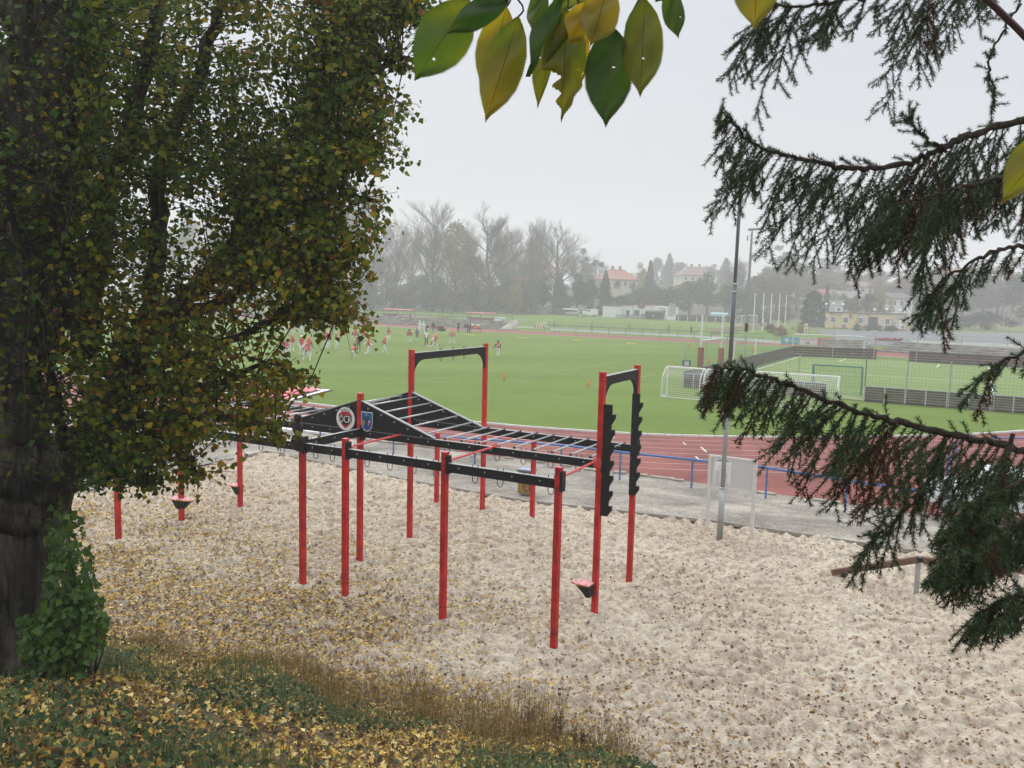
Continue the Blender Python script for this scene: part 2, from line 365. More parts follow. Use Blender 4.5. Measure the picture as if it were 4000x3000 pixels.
def sandz(x,y):
    return SZ+.055*(vnoise(x*2.6,y*3.4,1)-.5)+.15*(vnoise(x*5.4,y*7,2)-.5)+.12*(vnoise(x*9,y*13,4)-.5)+.05*(.35-np.abs(2*vnoise(x*4.6+7,y*6.4+3,12)-1))
_pp=[G(x,y,SZ) for x,y in((463,2110),(710,2042),(938,1980),(1183,2285),(1348,2323),(1405,2191),(1729,2417),(2163,2527),(2322,2395),(2457,2279),(1600,2107),(1884,1992),(1705,1960),(2078,2023),(2810,2110))]
for b in _pp:
    q=np.hypot(X-b[0],Yg-b[1]);h=h*(1-.8*np.exp(-(q/.12)**2))+.05*np.exp(-((q-.2)/.1)**2)+.02*np.exp(-(q/.2)**2)
Z=SZ-.02+h
def sandmat():
    m,nt,out=_new('sand');L=nt.links.new;tc=nd(nt,'ShaderNodeTexCoord')
    a=nd(nt,'ShaderNodeTexNoise');a.inputs['Scale'].default_value=.35;a.inputs['Detail'].default_value=5
    b=nd(nt,'ShaderNodeTexNoise');b.inputs['Scale'].default_value=10;b.inputs['Detail'].default_value=8;b.inputs['Roughness'].default_value=.72
    c=nd(nt,'ShaderNodeTexNoise');c.inputs['Scale'].default_value=60;c.inputs['Detail'].default_value=4
    for q in(a,b,c):L(tc.outputs['Object'],q.inputs['Vector'])
    ra=ramp(nt,[(.3,(.50,.415,.325)),(.7,(.61,.515,.41))]);L(a.outputs['Fac'],ra.inputs['Fac'])
    rb=ramp(nt,[(.36,(.2,.185,.17)),(.46,(.54,.54,.54)),(.58,(.74,.74,.74))]);L(b.outputs['Fac'],rb.inputs['Fac'])  # fine dark noise: damp sand tone plus dimple shade painted into the colour
    mx=nd(nt,'ShaderNodeMix',data_type='RGBA',blend_type='OVERLAY');mx.inputs['Factor'].default_value=.7;L(ra.outputs['Color'],mx.inputs['A']);L(rb.outputs['Color'],mx.inputs['B'])
    p=nd(nt,'ShaderNodeBsdfPrincipled');p.inputs['Roughness'].default_value=.97;p.inputs['Specular IOR Level'].default_value=.1;L(mx.outputs['Result'],p.inputs['Base Color'])
    ad=nd(nt,'ShaderNodeMath',operation='ADD');L(b.outputs['Fac'],ad.inputs[0]);L(c.outputs['Fac'],ad.inputs[1])
    bp=nd(nt,'ShaderNodeBump');bp.inputs['Strength'].default_value=.9;bp.inputs['Distance'].default_value=.06;L(ad.outputs[0],bp.inputs['Height']);L(bp.outputs[0],p.inputs['Normal'])
    L(p.outputs[0],out.inputs['Surface']);return m
nx,ny=len(gx),len(gy);idx=np.arange(nx*ny).reshape(ny,nx);Q=np.stack([idx[:-1,:-1],idx[:-1,1:],idx[1:,1:],idx[1:,:-1]],-1).reshape(-1,4)
poly=[tuple(p) for p in SE[1:]]+[(20,0),(-18,0)]
cx=X.ravel()[Q].mean(1);cyy=Yg.ravel()[Q].mean(1);keep=inpoly(cx,cyy,poly)&(sdist(cx,cyy)<.7)
struct(npbuild('sand',np.stack([X,Yg,Z],-1).reshape(-1,3),Q[keep],sandmat(),smooth=True))
mb=MB();mb.add([(p[0],p[1],SZ-.13) for p in SE[1:]]+[(24,2,SZ-.13),(-22,2,SZ-.13)],[tuple(range(len(SE)+1))])
struct(build('sand_bed',mb,MATS.get('sand_b') or mat('sand_b',(.5,.42,.34),.95,.2,3)))
# ---------------------------------------------------------------- hill behind, rising to the right
gx=np.arange(-420,421,12.);gy=np.arange(232,580,8.);X,Yg=np.meshgrid(gx,gy)
def hillz(x,y):
    t=np.clip((y-250-.12*np.maximum(-x,0))/230,0,1);t=t*t*(3-2*t);k=np.clip((x+60)/160,.12,1);return -.1+15*t*k
Z=hillz(X,Yg)+1.2*(vnoise(X*.03+9,Yg*.03+9,6)-.5)*np.clip((Yg-260)/60,0,1)
nx,ny=len(gx),len(gy);idx=np.arange(nx*ny).reshape(ny,nx);Q=np.stack([idx[:-1,:-1],idx[:-1,1:],idx[1:,1:],idx[1:,:-1]],-1).reshape(-1,4)
struct(npbuild('hill',np.stack([X,Yg,Z],-1).reshape(-1,3),Q,mat('hill_scrub',(.055,.050,.028),.95,.35,.05,col2=(.08,.07,.04)),smooth=True))
# ---------------------------------------------------------------- obstacle course rig
M_RED=mat('red_powder_coat',(.40,.014,.014),.5,.25,5,.12,60,spec=.2,detail=8,col2=(.48,.022,.018))
M_RED2=mat('red_bar_paint',(.55,.05,.055),.4,.08,8,spec=.45)
M_BLK=mat('black_board',(.007,.007,.008),.6,.45,6,.1,50,spec=.2,detail=8)
M_EDGEHI=mat('board_edge_highlight',(.32,.33,.34),.5,.1,6)  # pale grey highlight painted along the top edges of the black boards
M_STEEL=mat('galvanised_steel',(.42,.44,.46),.38,.12,9,metal=.6,spec=.5)
M_DSTEEL=mat('dark_bolt_steel',(.06,.06,.06),.4,.1,9,metal=.7)
M_HOOK=mat('hook_wire',(.10,.095,.09),.45,.1,9,metal=.5)
base={k:G(x,y,SZ) for k,(x,y) in dict(A=(463,2110),B=(710,2042),C=(938.6,1980),D=(1183,2285),E=(1348,2323),F=(1405,2191),G=(1729,2417),H=(2163,2527),I=(2322,2395),J=(2457,2279),K=(1599.7,2107),L=(1884,1992),M=(1705,1960),N=(2078,2023)).items()}
top=dict(A=3.14,B=3.66,C=3.3,D=2.93,E=3.15,F=3.78,G=3.15,H=3.16,I=4.64,J=4.64,K=4.64,L=4.64,M=2.0,N=2.2)
EX=nrm(base['J']-base['C']);EX[2]=0;EX=nrm(EX);NY=np.array([-EX[1],EX[0],0]);UP=np.array([0,0,1.])
rig=thing('obstacle_rig','large red and black obstacle course rig with monkey bars standing on the sand','climbing frame',(*base['F'][:2],SZ))
PW=.105
rigang=math.atan2(EX[1],EX[0])
def at(k,h,e=0.,n=0.): return base[k]+UP*h+EX*e+NY*n
for k in base:
    b=base[k];mb=MB();mb.box((b[0],b[1],SZ+(top[k]-.12)/2),(PW,PW,top[k]+.12),rigang)
    z=SZ+top[k]
    mb.box((b[0],b[1],z+.006),(PW+.008,PW+.008,.012),rigang,1)
    for hh in ([.25,top[k]-.1,top[k]-.35] if k in 'EGH' else [top[k]-.15]):
        c=at(k,hh,0,-PW/2-.006);mb.box(c,(.028,.014,.028),rigang,2);c=at(k,hh,PW/2+.006);mb.box(c,(.014,.028,.028),rigang,2)
    build('post',mb,[M_RED,M_RED2,M_DSTEEL],rig)
    if k in 'DEGHAFIJK':
        mb=MB();c=at(k,2.93,PW/2+.02);mb.box(c,(.05,PW+.03,.34),rigang) ;build('bracket',mb,M_BLK,rig)
# steel loops near the foot of three posts
for k in 'EGH':
    mb=MB();c=at(k,.33,-PW/2-.0);mb.tube([c+UP*.08,c-EX*.05+UP*.07,c-EX*.06,c-EX*.05-UP*.07,c-UP*.08],.008,6);build('loop',mb,M_STEEL,rig)
def beam(p,q,w=.09,h=.16,name='beam',edge=True):
    mb=MB();mb.bar(p,q,w,h);
    if edge:
        o=np.array([0,0,h/2+.004]);mb.bar(p+o,q+o,w-.012,.008,mi=1)  # thin pale strip on the beam top, its highlight line put in as colour
    n=max(2,int(np.linalg.norm(q-p)/.5));d=nrm(q-p);s=nrm(np.cross(d,UP))
    for i in range(n):
        c=p+(q-p)*((i+.5)/n)
        for sg in(-1,1): mb.box(c+s*sg*(w/2+.004)+UP*.02,(.025,.025,.025),rigang,2)
    return build(name,mb,[M_BLK,M_EDGEHI,M_STEEL],rig)
HB=2.88
seq='ADEGH'
for a,b in zip(seq[:-1],seq[1:]): beam(at(a,HB,PW/2+.005),at(b,HB,-PW/2-.005))
for a,b in zip('BF','FI'): beam(at(a,2.90,PW/2+.005),at(b,2.90,-PW/2-.005),.08,.15,'ladder_rail')
for a,b in zip('CK','KJ'): beam(at(a,2.90,PW/2+.005),at(b,2.90,-PW/2-.005),.08,.15,'ladder_rail')
beam(at('D',2.92,0,PW/2+.005),at('F',2.92,0,-PW/2-.005),.08,.17)
beam(at('A',2.92,0,PW/2+.005),at('B',2.92,0,-PW/2-.005),.08,.17)
beam(at('B',3.45,0,PW/2+.005),at('C',3.2,0,-PW/2-.005),.05,.06)
# gables
GL=2.0;AH=3.64
for k,s in (('F',-1),('K',-1)):
    for sg in(-1,1):
        mb=MB();o=NY*(s*.035)
        a=at(k,2.985,sg*(PW/2+.004))+o;b=at(k,AH-.02,sg*(PW/2+.004))+o;c=at(k,2.985,sg*GL)+o
        mb.prism([a,b,c],NY*.03)
        mb.bar(b+NY*.015+UP*.012,c+NY*.015+UP*.012,.075,.02,mi=1)
        mb.bar(b+NY*.015-UP*.07,c+NY*.015-UP*.02-EX*sg*.12,.05,.1)
        for i in range(5):
            q=b+(c-b)*((i+.6)/5.5)-UP*.07;mb.box(q-NY*.03,(.03,.03,.03),rigang,2)
        build('gable_panel',mb,[M_BLK,M_EDGEHI,M_STEEL],rig)
# rungs
def rung(p,q):
    mb=MB();mb.tube([p,q],.017,8);d=nrm(q-p)
    for c,s in((p,1),(q,-1)): mb.tube([c+d*s*.0,c+d*s*.03],.028,8,mi=1)
    build('rung',mb,[M_STEEL,M_DSTEEL],rig,True)
w=np.linalg.norm((base['K']-base['F'])[:2])-.05
for i in range(9):
    for sg in (-1,1):
        t=sg*(GL+.2+i*.415)
        rung(at('F',3.0,t,.04),at('K',3.0,t,-.04))
for i in range(5):
    for sg in (-1,1):
        t=(i+.55)/5.2*GL;z=AH-.04-(AH-3.03)*t/GL
        rung(at('F',z,sg*t,.02),at('K',z,sg*t,-.02))
# red stay bars between the front row and the ladder
for k,e in (('E',1),('G',1),('H',1)):
    p=at(k,2.99,.03,PW/2);d=(base['F']-base['D']);q=p+np.array([d[0],d[1],0])-NY*.06
    if k=='H': q=at('I',2.99,-.02,-PW/2)
    mb=MB();mb.tube([p-UP*.18,p+(q-p)*.06-UP*.03,p+(q-p)*.1,q],.022,8);mb.box(q+UP*-.06,(.16,.035,.17),rigang);build('stay_bar',mb,M_RED2,rig)
# pull up bars at the back
for a,b,h in (('M','L',1.9),('L','N',2.1)):
    mb=MB();mb.tube([at(a,h),at(b,h)],.018,8);build('pull_up_bar',mb,M_RED2,rig)
# high cross beams with arched corners
def arch(a,b,zt):
    p=at(a,zt);q=at(b,zt);d=q-p;L_=np.linalg.norm(d);d=d/L_;p=p+d*PW/2;q=q-d*PW/2;L_=np.linalg.norm(q-p)
    R=min(.42,L_*.3);T=.17
    pts=[p,q,q-UP*(T+R)]+[q-d*(R*(1-math.cos(t)))-UP*(T+R*(1-math.sin(t))) for t in np.linspace(.15,math.pi/2,7)]
    pts+=[p+d*(R*(1-math.cos(t)))-UP*(T+R*(1-math.sin(t))) for t in np.linspace(math.pi/2,.15,7)]+[p-UP*(T+R)]
    s=nrm(np.cross(d,UP));mb=MB();mb.prism([x-s*.035 for x in pts],s*.07);mb.bar(p+UP*.006,q+UP*.006,.075,.012,mi=1)
    o=build('arched_beam',mb,[M_BLK,M_EDGEHI],rig)
    if L_>2.2:
        for t in (.36,.53,.69):
            c=p+d*L_*t-UP*T;mb=MB();mb.tube([c-d*.04+UP*.25,c-d*.04-UP*.04]+[c-d*.04*math.cos(x)-UP*(.05+.04*math.sin(x)) for x in np.linspace(.3,2.84,6)]+[c+d*.04-UP*.04,c+d*.04+UP*.25],.007,5);build('hook',mb,M_HOOK,rig)
arch('K','L',4.56);arch('I','J',4.56)
# hanging hooks under the front beam and the near ladder rail
def hook(c,d):
    mb=MB();mb.tube([c-d*.055+UP*.21,c-d*.055-UP*.05]+[c-d*.055*math.cos(x)-UP*(.07+.055*math.sin(x)) for x in np.linspace(.2,2.94,7)]+[c+d*.055-UP*.05,c+d*.055+UP*.21],.008,5);build('hook',mb,M_HOOK,rig)
dd=base['H']-base['D'];Lf=np.linalg.norm(dd);dd/=Lf
for t in (-1.15,-.55,.35,.78,1.65,2.2,2.75,3.25,4.1,4.62,5.15,5.62): hook(base['D']+dd*t+UP*(HB-.08),dd)
for t in (-3.3,-2.6,2.3,2.9,3.5,4.1,4.7,5.3): hook(at('F',2.82,t),EX)
# toothed salmon ladder boards
def toothed(k,e0,n0,z0,z1):
    n=6;w=.17;pts=[(0,z0)];H=(z1-z0)
    pts+=[(w*.8,z0),(w+.05,z0+.13)]
    for i in range(n):
        zb=z0+.16+i*(H-.38)/n;st=(H-.38)/n
        pts+=[(w+.05,zb+.05),(w-.02,zb+.035),(w-.02,zb+st*.42),(w+.06,zb+st*.9)]
    zt=z0+.16+(H-.38);pts+=[(w+.065,zt+.05),(w-.01,zt+.035),(w-.01,z1),(0,z1)]
    mb=MB();mb.prism([at(k,z,e0+x,n0) for x,z in pts],NY*.04)
    for i in range(4): mb.box(at(k,z0+.15+i*(H-.3)/3,e0+.03,n0-.004),(.03,.012,.03),rigang,1)
    build('salmon_ladder_board',mb,[M_BLK,M_DSTEEL],rig)
toothed('I',PW/2+.004,-.02,1.93,4.05);toothed('J',-PW/2,-PW/2-.045,1.93,4.06)
# foot platforms
M_PAD=mat('pink_anti_slip_top',(.62,.27,.28),.6,.12,30);M_PADE=mat('orange_ply_edge',(.50,.20,.05),.6,.15,10)
def pad(k,z,sg,n0):
    o=lambda e,n,h: at(k,z+h,sg*e,n0+n)
    out=[(0.0,-.15),(.26,-.15),(.40,-.06),(.40,.06),(.26,.15),(0,.15)]
    mb=MB();mb.prism([o(e,n,0.) for e,n in out],UP*.018,1);mb.prism([o(e*.985,n*.98,.019) for e,n in out],UP*.008,0)
    a=[o(e*.88,n*.85,-.002) for e,n in out];b=[o(e*.30,n*.7,-.22) for e,n in out]
    m=len(a);mb.add(a+b,[(i,(i+1)%m,m+(i+1)%m,m+i) for i in range(m)]+[tuple(range(m,2*m))],2)
    for e,n in ((.08,-.08),(.08,.08),(.25,-.07),(.25,.07),(.33,0)): mb.box(o(e,n,.034),(.03,.03,.014),rigang,3)
    build('foot_platform',mb,[M_PAD,M_PADE,M_BLK,M_STEEL],rig)
pad('I',.60,-1,-.17);pad('B',.60,-1,0);pad('B',.62,1,0);pad('C',.58,-1,0)
# black double disc on the post nearest the gable
mb=MB();c=at('D',2.98,-.02,-.11)
mb.lathe(c,[(.02,-.03),(.17,-.025),(.185,0),(.17,.03),(.14,.045),(.02,.05)],24,0,-NY);c2=c+UP*.29;mb.lathe(c2,[(.02,-.03),(.13,-.025),(.14,0),(.13,.03),(.02,.05)],24,0,-NY)
c3=c2+UP*.2;mb.lathe(c3,[(.02,-.03),(.09,-.025),(.1,0),(.09,.03),(.02,.05)],20,0,-NY)
build('hold_discs',mb,mat('black_gloss',(.006,.006,.006),.35,.1,5,spec=.3),rig,False)
# round club badge and blue town crest on the near gable
M_WHT=mat('white_print',(.72,.72,.70),.5,.03,5);M_BRED=mat('badge_red',(.36,.03,.035),.5,.05,5);M_CBLUE=mat('crest_blue',(.02,.10,.34),.5,.1,8);M_GOLD=mat('crest_gold',(.75,.55,.05),.5,.05,8);M_CGRN=mat('crest_green',(.03,.09,.06),.5,.2,30);M_CBRN=mat('crest_brown',(.035,.02,.02),.5,.1,30)
fo=at('F',3.2,-.36,-.069);fx,fy,fz=EX,UP,-NY
def fpt(x,y,z=0.): return fo+fx*x+fy*y+fz*z
mb=MB();mb.lathe(fo,[(.001,0),(.26,.0),(.26,.004),(.001,.005)],40,0,fz);bd=build('club_badge',mb,M_WHT,rig)
mb=MB();sh=[(-.17,.10),(-.09,.155),(0,.165),(.09,.155),(.17,.10),(.165,-.05),(.09,-.15),(0,-.215),(-.09,-.15),(-.165,-.05)]
mb.prism([fpt(x,y,.007) for x,y in sh],fz*.003);build('badge_shield',mb,M_BRED,bd)
mb=MB();mb.prism([fpt(x,y,.011) for x,y in((-.185,.075),(.185,.075),(.175,-.07),(.09,-.115),(0,-.145),(-.09,-.115),(-.175,-.07))],fz*.002);build('badge_lettering_ground',mb,M_BLK,bd)
text('badge_lettering','OCR',.175,M_WHT,bd,frame(fpt(0,-.018,.016),fx,fy)@Matrix.Diagonal((.92,1.3,1,1)),.001)
for i,ch in enumerate('ČELÁKOVICE'):
    a=math.radians(128-76*i/9+ -14+0);a=math.radians(90+34-68*i/9)
    R=.205;o=fpt(R*math.cos(a),R*math.sin(a)*.98,.008);tx=fx*math.sin(a)-fy*math.cos(a);ty=fx*math.cos(a)+fy*math.sin(a)
    text('badge_name',ch,.052,M_BLK,bd,frame(o,tx,ty),.001)
fo=at('F',3.205,.24,-.069)
shield=lambda s,y0=0:[(-.155*s,.20*s+y0),(.155*s,.20*s+y0),(.155*s,-.04*s+y0),(.135*s,-.14*s+y0),(.08*s,-.205*s+y0),(0,-.235*s+y0),(-.08*s,-.205*s+y0),(-.135*s,-.14*s+y0),(-.155*s,-.04*s+y0)]
mb=MB();mb.prism([fpt(x,y,.003) for x,y in shield(1)],fz*.004);cr=build('town_crest',mb,M_WHT,rig)
mb=MB();mb.prism([fpt(x,y,.009) for x,y in shield(.92)],fz*.002);build('crest_field',mb,M_CBLUE,cr)
mb=MB()
mb.prism([fpt(x,y,.013) for x,y in((-.012,-.14),(.012,-.14),(.01,.1),(-.01,.1))],fz*.002)
for s in(-1,1):
    mb.bar(fpt(0,.0,.014),fpt(s*.07,.06,.014),.012,.003,fz);mb.bar(fpt(0,.05,.014),fpt(s*.05,.11,.014),.01,.003,fz);mb.bar(fpt(0,-.13,.014),fpt(s*.06,-.16,.014),.012,.003,fz)
build('crest_tree',mb,M_CBRN,cr)
mb=MB();rs=random.Random(5)
for i in range(26):
    a=rs.uniform(0,6.28);r=rs.uniform(.02,.1);x,y=r*math.cos(a),.08+r*.8*math.sin(a);mb.prism([fpt(x+dx,y+dy,.018) for dx,dy in((-.012,0),(0,-.01),(.012,0),(0,.013))],fz*.001)
build('crest_leaves',mb,M_CGRN,cr)
mb=MB();mb.prism([fpt(x,y,.021) for x,y in((-.115,.0),(-.05,.0),(-.05,-.07),(-.082,-.1),(-.115,-.07))],fz*.001);mb.prism([fpt(x,y,.023) for x,y in((-.105,-.01),(-.06,-.01),(-.06,-.065),(-.082,-.088),(-.105,-.065))],fz*.001,1)
mb.prism([fpt(x,y,.025) for x,y in((-.086,-.02),(-.078,-.02),(-.078,-.08),(-.086,-.08))],fz*.001)
for x,y in((-.02,.15),(.02,.15),(0,.12)): mb.prism([fpt(x+a,y+b,.023) for a,b in((-.008,-.008),(.008,-.008),(.008,.01),(-.008,.01))],fz*.001)
build('crest_gold_shield',mb,[M_GOLD,M_BLK],cr)
mb=MB();mb.prism([fpt(x,y,.021) for x,y in((.045,-.03),(.11,-.03),(.11,-.09),(.045,-.09))],fz*.001)
mb.prism([fpt(x,y,.021) for x,y in((.06,.02),(.09,.02),(.09,-.028),(.06,-.028))],fz*.001,1);mb.prism([fpt(x,y,.023) for x,y in((.05,-.05),(.06,-.05),(.06,-.085),(.05,-.085))],fz*.001,1)
build('crest_red_tower',mb,[M_BRED,M_WHT],cr)
# ---------------------------------------------------------------- other things round the sand
def pt(x,y,z=SZ): return G(x,y,z)
b=pt(2810,2110);lp=thing('lamp_post','tall grey stepped lamp post rising from the sand in front of the information board','lamp post',b)
M_GALV=mat('weathered_galvanised',(.33,.35,.36),.5,.15,3,metal=.4);M_DPOLE=mat('dark_grey_pole',(.13,.14,.15),.5,.12,3,metal=.3)
TP=P(2898,655,b[1]+.0);H0=TP[2]-b[2];ax=TP-b
mb=MB();q=lambda t:b+ax*t
mb.tube([q(-.01),q(.145)],.075,14);mb.tube([q(.145),q(.148)],.085,14,mi=1);mb.tube([q(.148),q(.472)],.056,14);build('lower_pole',mb,[M_GALV,M_STEEL],lp,True)
mb=MB();mb.tube([q(.472),q(.478)],.066,14,mi=1);mb.tube([q(.478),q(.70)],.052,12);mb.tube([q(.695),q(.70)],.062,12,mi=1);mb.tube([q(.675),q(.68)],.06,12,mi=1);mb.tube([q(.70),q(.995)],.042,12);build('upper_pole',mb,[M_DPOLE,M_STEEL],lp,True)
mb=MB();c=q(1.0);mb.prism([c+np.array(v) for v in((-.14,-.1,.0),(.16,-.1,.07),(.16,.1,.07),(-.14,.1,.0))],(0,0,.05));build('lamp_head',mb,M_DPOLE,lp)
# information board
a=pt(2762,2063);c=pt(2936,2090);ib=thing('information_board','white framed notice board on two posts behind the lamp post','notice board',(a+c)/2)
M_WPNT=mat('white_grey_paint',(.60,.585,.57),.6,.06,3);M_BRDG=mat('board_grey',(.52,.52,.515),.6,.04,2)
ht=hgt(a,1776)
for p,n in((a,'post'),(c,'post')):
    mb=MB();mb.box((p[0],p[1],p[2]+ht/2-.1),(.09,.06,ht+.2),math.atan2(c[1]-a[1],c[0]-a[0]));build('post',mb,M_WPNT,ib)
dx=nrm(c-a);L_=np.linalg.norm(c-a);zb=hgt(a,1898);s=np.array([dx[1],-dx[0],0])
mb=MB();mb.bar(a+dx*.05+UP*(ht-.03),c-dx*.05+UP*(ht-.03),.05,.06);mb.bar(a+dx*.05+UP*(zb),c-dx*.05+UP*zb,.05,.06);build('frame',mb,M_WPNT,ib)
mb=MB();mb.bar(a+dx*.05+UP*((ht+zb)/2-.015),c-dx*.05+UP*((ht+zb)/2-.015),.03,ht-zb-.06);build('panel',mb,M_BRDG,ib)
mb=MB();o=a+dx*.12+s*.018;w_=.43;z0,z1=zb+.08,ht-.09;mb.prism([o+UP*z0,o+dx*w_+UP*z0,o+dx*w_+UP*z1,o+UP*z1],s*.003);po=build('poster',mb,mat('paper',(.74,.74,.75),.6,.02,3),ib)
M_INK=mat('ink_blue',(.04,.07,.25),.6,.05,3);M_INKG=mat('ink_grey',(.33,.33,.35),.6,.05,3)
mb=MB();R_=lambda x0,x1,y0,y1,mi: mb.prism([o+s*.005+dx*(w_*x)+UP*(z0+(z1-z0)*y) for x,y in((x0,y0),(x1,y0),(x1,y1),(x0,y1))],s*.0015,mi)
R_(.06,.94,.93,.955,0);R_(.2,.8,.965,.98,0)
for (x0,x1,y) in ((.3,.85,.74),(.25,.8,.60)): R_(x0,x1,y,y+.012,1)
for (x,y0,y1) in ((.28,.6,.74),(.83,.6,.74)): R_(x,x+.02,y0,y1,1)
rs=random.Random(2)
for col in (.08,.55):
    for i in range(16): R_(col,col+rs.uniform(.2,.36),.08+i*.03,.09+i*.03,1)
R_(.06,.94,.03,.045,0)
build('poster_print',mb,[M_INK,M_INKG],po)
# slatted litter bin
b=pt(2056,1926);lb=thing('litter_bin','yellow wooden slatted litter bin with a dark lid beside the sand edge','litter bin',b)
hb=hgt(b,1832);ang=-.35
def loc(x,y,z): return np.array([b[0]+x*math.cos(ang)-y*math.sin(ang),b[1]+x*math.sin(ang)+y*math.cos(ang),b[2]+z])
mb=MB();mb.box(loc(0,0,hb*.46),(.40,.34,hb*.88),ang);build('liner',mb,mat('bin_dark',(.02,.02,.022),.5,.1,5),lb)
M_SLAT=mat('ochre_slat',(.42,.26,.055),.65,.25,9,.2,60)
mb=MB()
for i in range(8):
    x=-.20+i*.057;mb.box(loc(x,-.185,hb*.45),(.034,.02,hb*.86),ang);mb.box(loc(x,.185,hb*.45),(.034,.02,hb*.86),ang)
for i in range(6):
    y=-.15+i*.06
    for sx_ in(-.215,.215): mb.box(loc(sx_,y,hb*.45),(.02,.034,hb*.86),ang)
build('slats',mb,M_SLAT,lb)
mb=MB();mb.box(loc(0,0,hb*.955),(.50,.44,.05),ang);mb.box(loc(0,0,hb*.99),(.44,.38,.03),ang,1);build('lid',mb,[mat('bin_lid',(.10,.12,.15),.4,.1,5),mat('bin_lid_top',(.25,.31,.38),.4,.1,5)],lb)
# zig-zag balance beam half hidden by the spruce
b0=pt(3290,2262);b1=pt(3578,2320);b2=pt(3960,2350)
bb=thing('balance_beam','brown wooden zigzag balance beam on low posts under the spruce','balance beam',(b0+b1)/2)
M_BWOOD=mat('brown_beam',(.11,.055,.032),.6,.25,3,.3,40,col2=(.16,.085,.05));Z1=hgt(b1,2185);Z2=hgt(b2,2222)
e=nrm(b1-b0)
for n,(p,q) in enumerate(((b0-e*.22+UP*.10,b1+UP*Z1),(b1+UP*(Z1+.0)+e*.08,b2+UP*Z2),(b2+UP*Z2,b2+np.array([1.6,-.9,.35])))):
    mb=MB();mb.bar(p,q,.13,.13);build('beam',mb,M_BWOOD,bb)
for p,z in((b0,.1),(b1,Z1),(b2,Z2)):
    mb=MB();mb.tube([p-UP*.2,p+UP*(z-.02)],.05,10);mb.tube([p+UP*(z-.03)-np.array([0,.07,0]),p+UP*(z+.06)-np.array([0,.07,0])],.06,10,mi=1);build('post',mb,[M_GALV,M_BLK],bb)
# black stick lying on the sand
c=pt(1280,1890);c2=pt(1263,1894);c3=pt(1297,1889);mb=MB();mb.tube([c2+UP*.02,c+UP*.07,c3+UP*.05],[.012,.02,.01],6);tag(build('stick',mb,mat('wet_stick',(.015,.012,.01),.6,.2,9)),'short black stick lying on the bare sand behind the rig','stick')
# blue tubular rail along the track
M_BLUE=mat('blue_rail_paint',(.035,.11,.30),.45,.15,6,col2=(.07,.17,.40));
rl=thing('track_railing','blue tubular railing along the near edge of the red running track','railing',(*OUT[5],0))
rt=[(1060,1640),(1300,1662),(1640,1664),(1970,1703),(2190,1735),(2420,1766),(2700,1800),(2990,1836),(3300,1893),(3640,1950)]
rp_=[]
for (x,y) in rt:
    gy_=y+118*(1 if x>1200 else .9);rp_.append(G(x,gy_,0.))
HR=np.mean([hgt(p,y) for p,(x,y) in zip(rp_,rt)])
d=rp_[1]-rp_[4];rp_=[rp_[4]+(d/np.linalg.norm(d))*k for k in (34,27,20.4,13.6,7)]+rp_[4:]
mb=MB();mb.tube([p+UP*HR for p in rp_],.045,8);build('top_rail',mb,M_BLUE,rl,True)
for i in range(len(rp_)-1):
    n=max(1,int(round(np.linalg.norm(rp_[i+1]-rp_[i])/2.9)))
    for j in range(n):
        p=rp_[i]+(rp_[i+1]-rp_[i])*(j/n);mb=MB();mb.tube([p-UP*.1,p+UP*HR],.035,8);build('post',mb,M_BLUE,rl)
rr=thing('track_railing','short blue railing behind the spruce at the far bend of the track','railing',G(3800,1860,0))
pp=[G(3690,1985,0),G(3730,1800,0),G(4060,1795,0)]
mb=MB();mb.tube([pp[1]+UP*1.0,pp[2]+UP*1.0],.04,8);build('top_rail',mb,M_BLUE,rr)
for p,h in((pp[0],1.9),(pp[1],1.0),(pp[2],1.0)):
    mb=MB();mb.tube([p,p+UP*h],.045,8);build('post',mb,M_BLUE,rr)
# white bench frame with hoops beside the track (hurdle trolley)
M_WMET=mat('white_metal',(.68,.68,.68),.4,.05,5)
ht_=thing('hurdle_trolley','long white metal hurdle trolley with hoops beside the track behind the rig','trolley',G(1330,1740,.3))
a=G(1090,1722,.25);c=G(1455,1757,.1)
d=nrm(c-a);s=np.array([-d[1],d[0],0])
mb=MB();mb.bar(a+UP*.55,c+UP*.55,.42,.07);build('bench_top',mb,M_WMET,ht_)
for t in (.12,.5,.88):
    p=a+(c-a)*t;mb=MB()
    for sg in(-1,1): mb.tube([p+UP*.53+s*.1*sg,p+UP*.3+s*.22*sg,p+s*.25*sg],.022,6)
    build('leg',mb,M_WMET,ht_)
for t in (.10,.30,.46,.62,.78):
    p=a+(c-a)*t;mb=MB();mb.tube([p+UP*.58-s*.2,p+UP*.95-s*.17,p+UP*1.0,p+UP*.95+s*.2+d*.3,p+UP*.6+s*.2+d*.3],.02,6);build('hoop',mb,M_STEEL,ht_)
# red tarpaulin with white border over the jumping pit
q=[G(x,y,.05) for x,y in ((760,1590),(1105,1570),(1292,1522),(1010,1500))]
tp=thing('pit_cover','rumpled red tarpaulin with white border lying on grass beside the track','tarpaulin',np.mean(q,axis=0))
def quadg(n,f,ins,z0):
    V=[];
    for i in range(n+1):
        for j in range(n+1):
            u,v=ins+(1-2*ins)*i/n,ins+(1-2*ins)*j/n;p=(q[0]*(1-u)+q[1]*u)*(1-v)+(q[3]*(1-u)+q[2]*u)*v;V.append((p[0],p[1],p[2]+z0+f(p,u,v)))
    return V,[(i*(n+1)+j,(i+1)*(n+1)+j,(i+1)*(n+1)+j+1,i*(n+1)+j+1) for i in range(n) for j in range(n)]
mb=MB();mb.prism([p-UP*.045 for p in [q[0]+(q[0]-q[2])*.02,q[1]+(q[1]-q[3])*.02,q[2]+(q[2]-q[0])*.02,q[3]+(q[3]-q[1])*.02]],UP*.03,0);build('pit_frame',mb,M_BLK,tp)
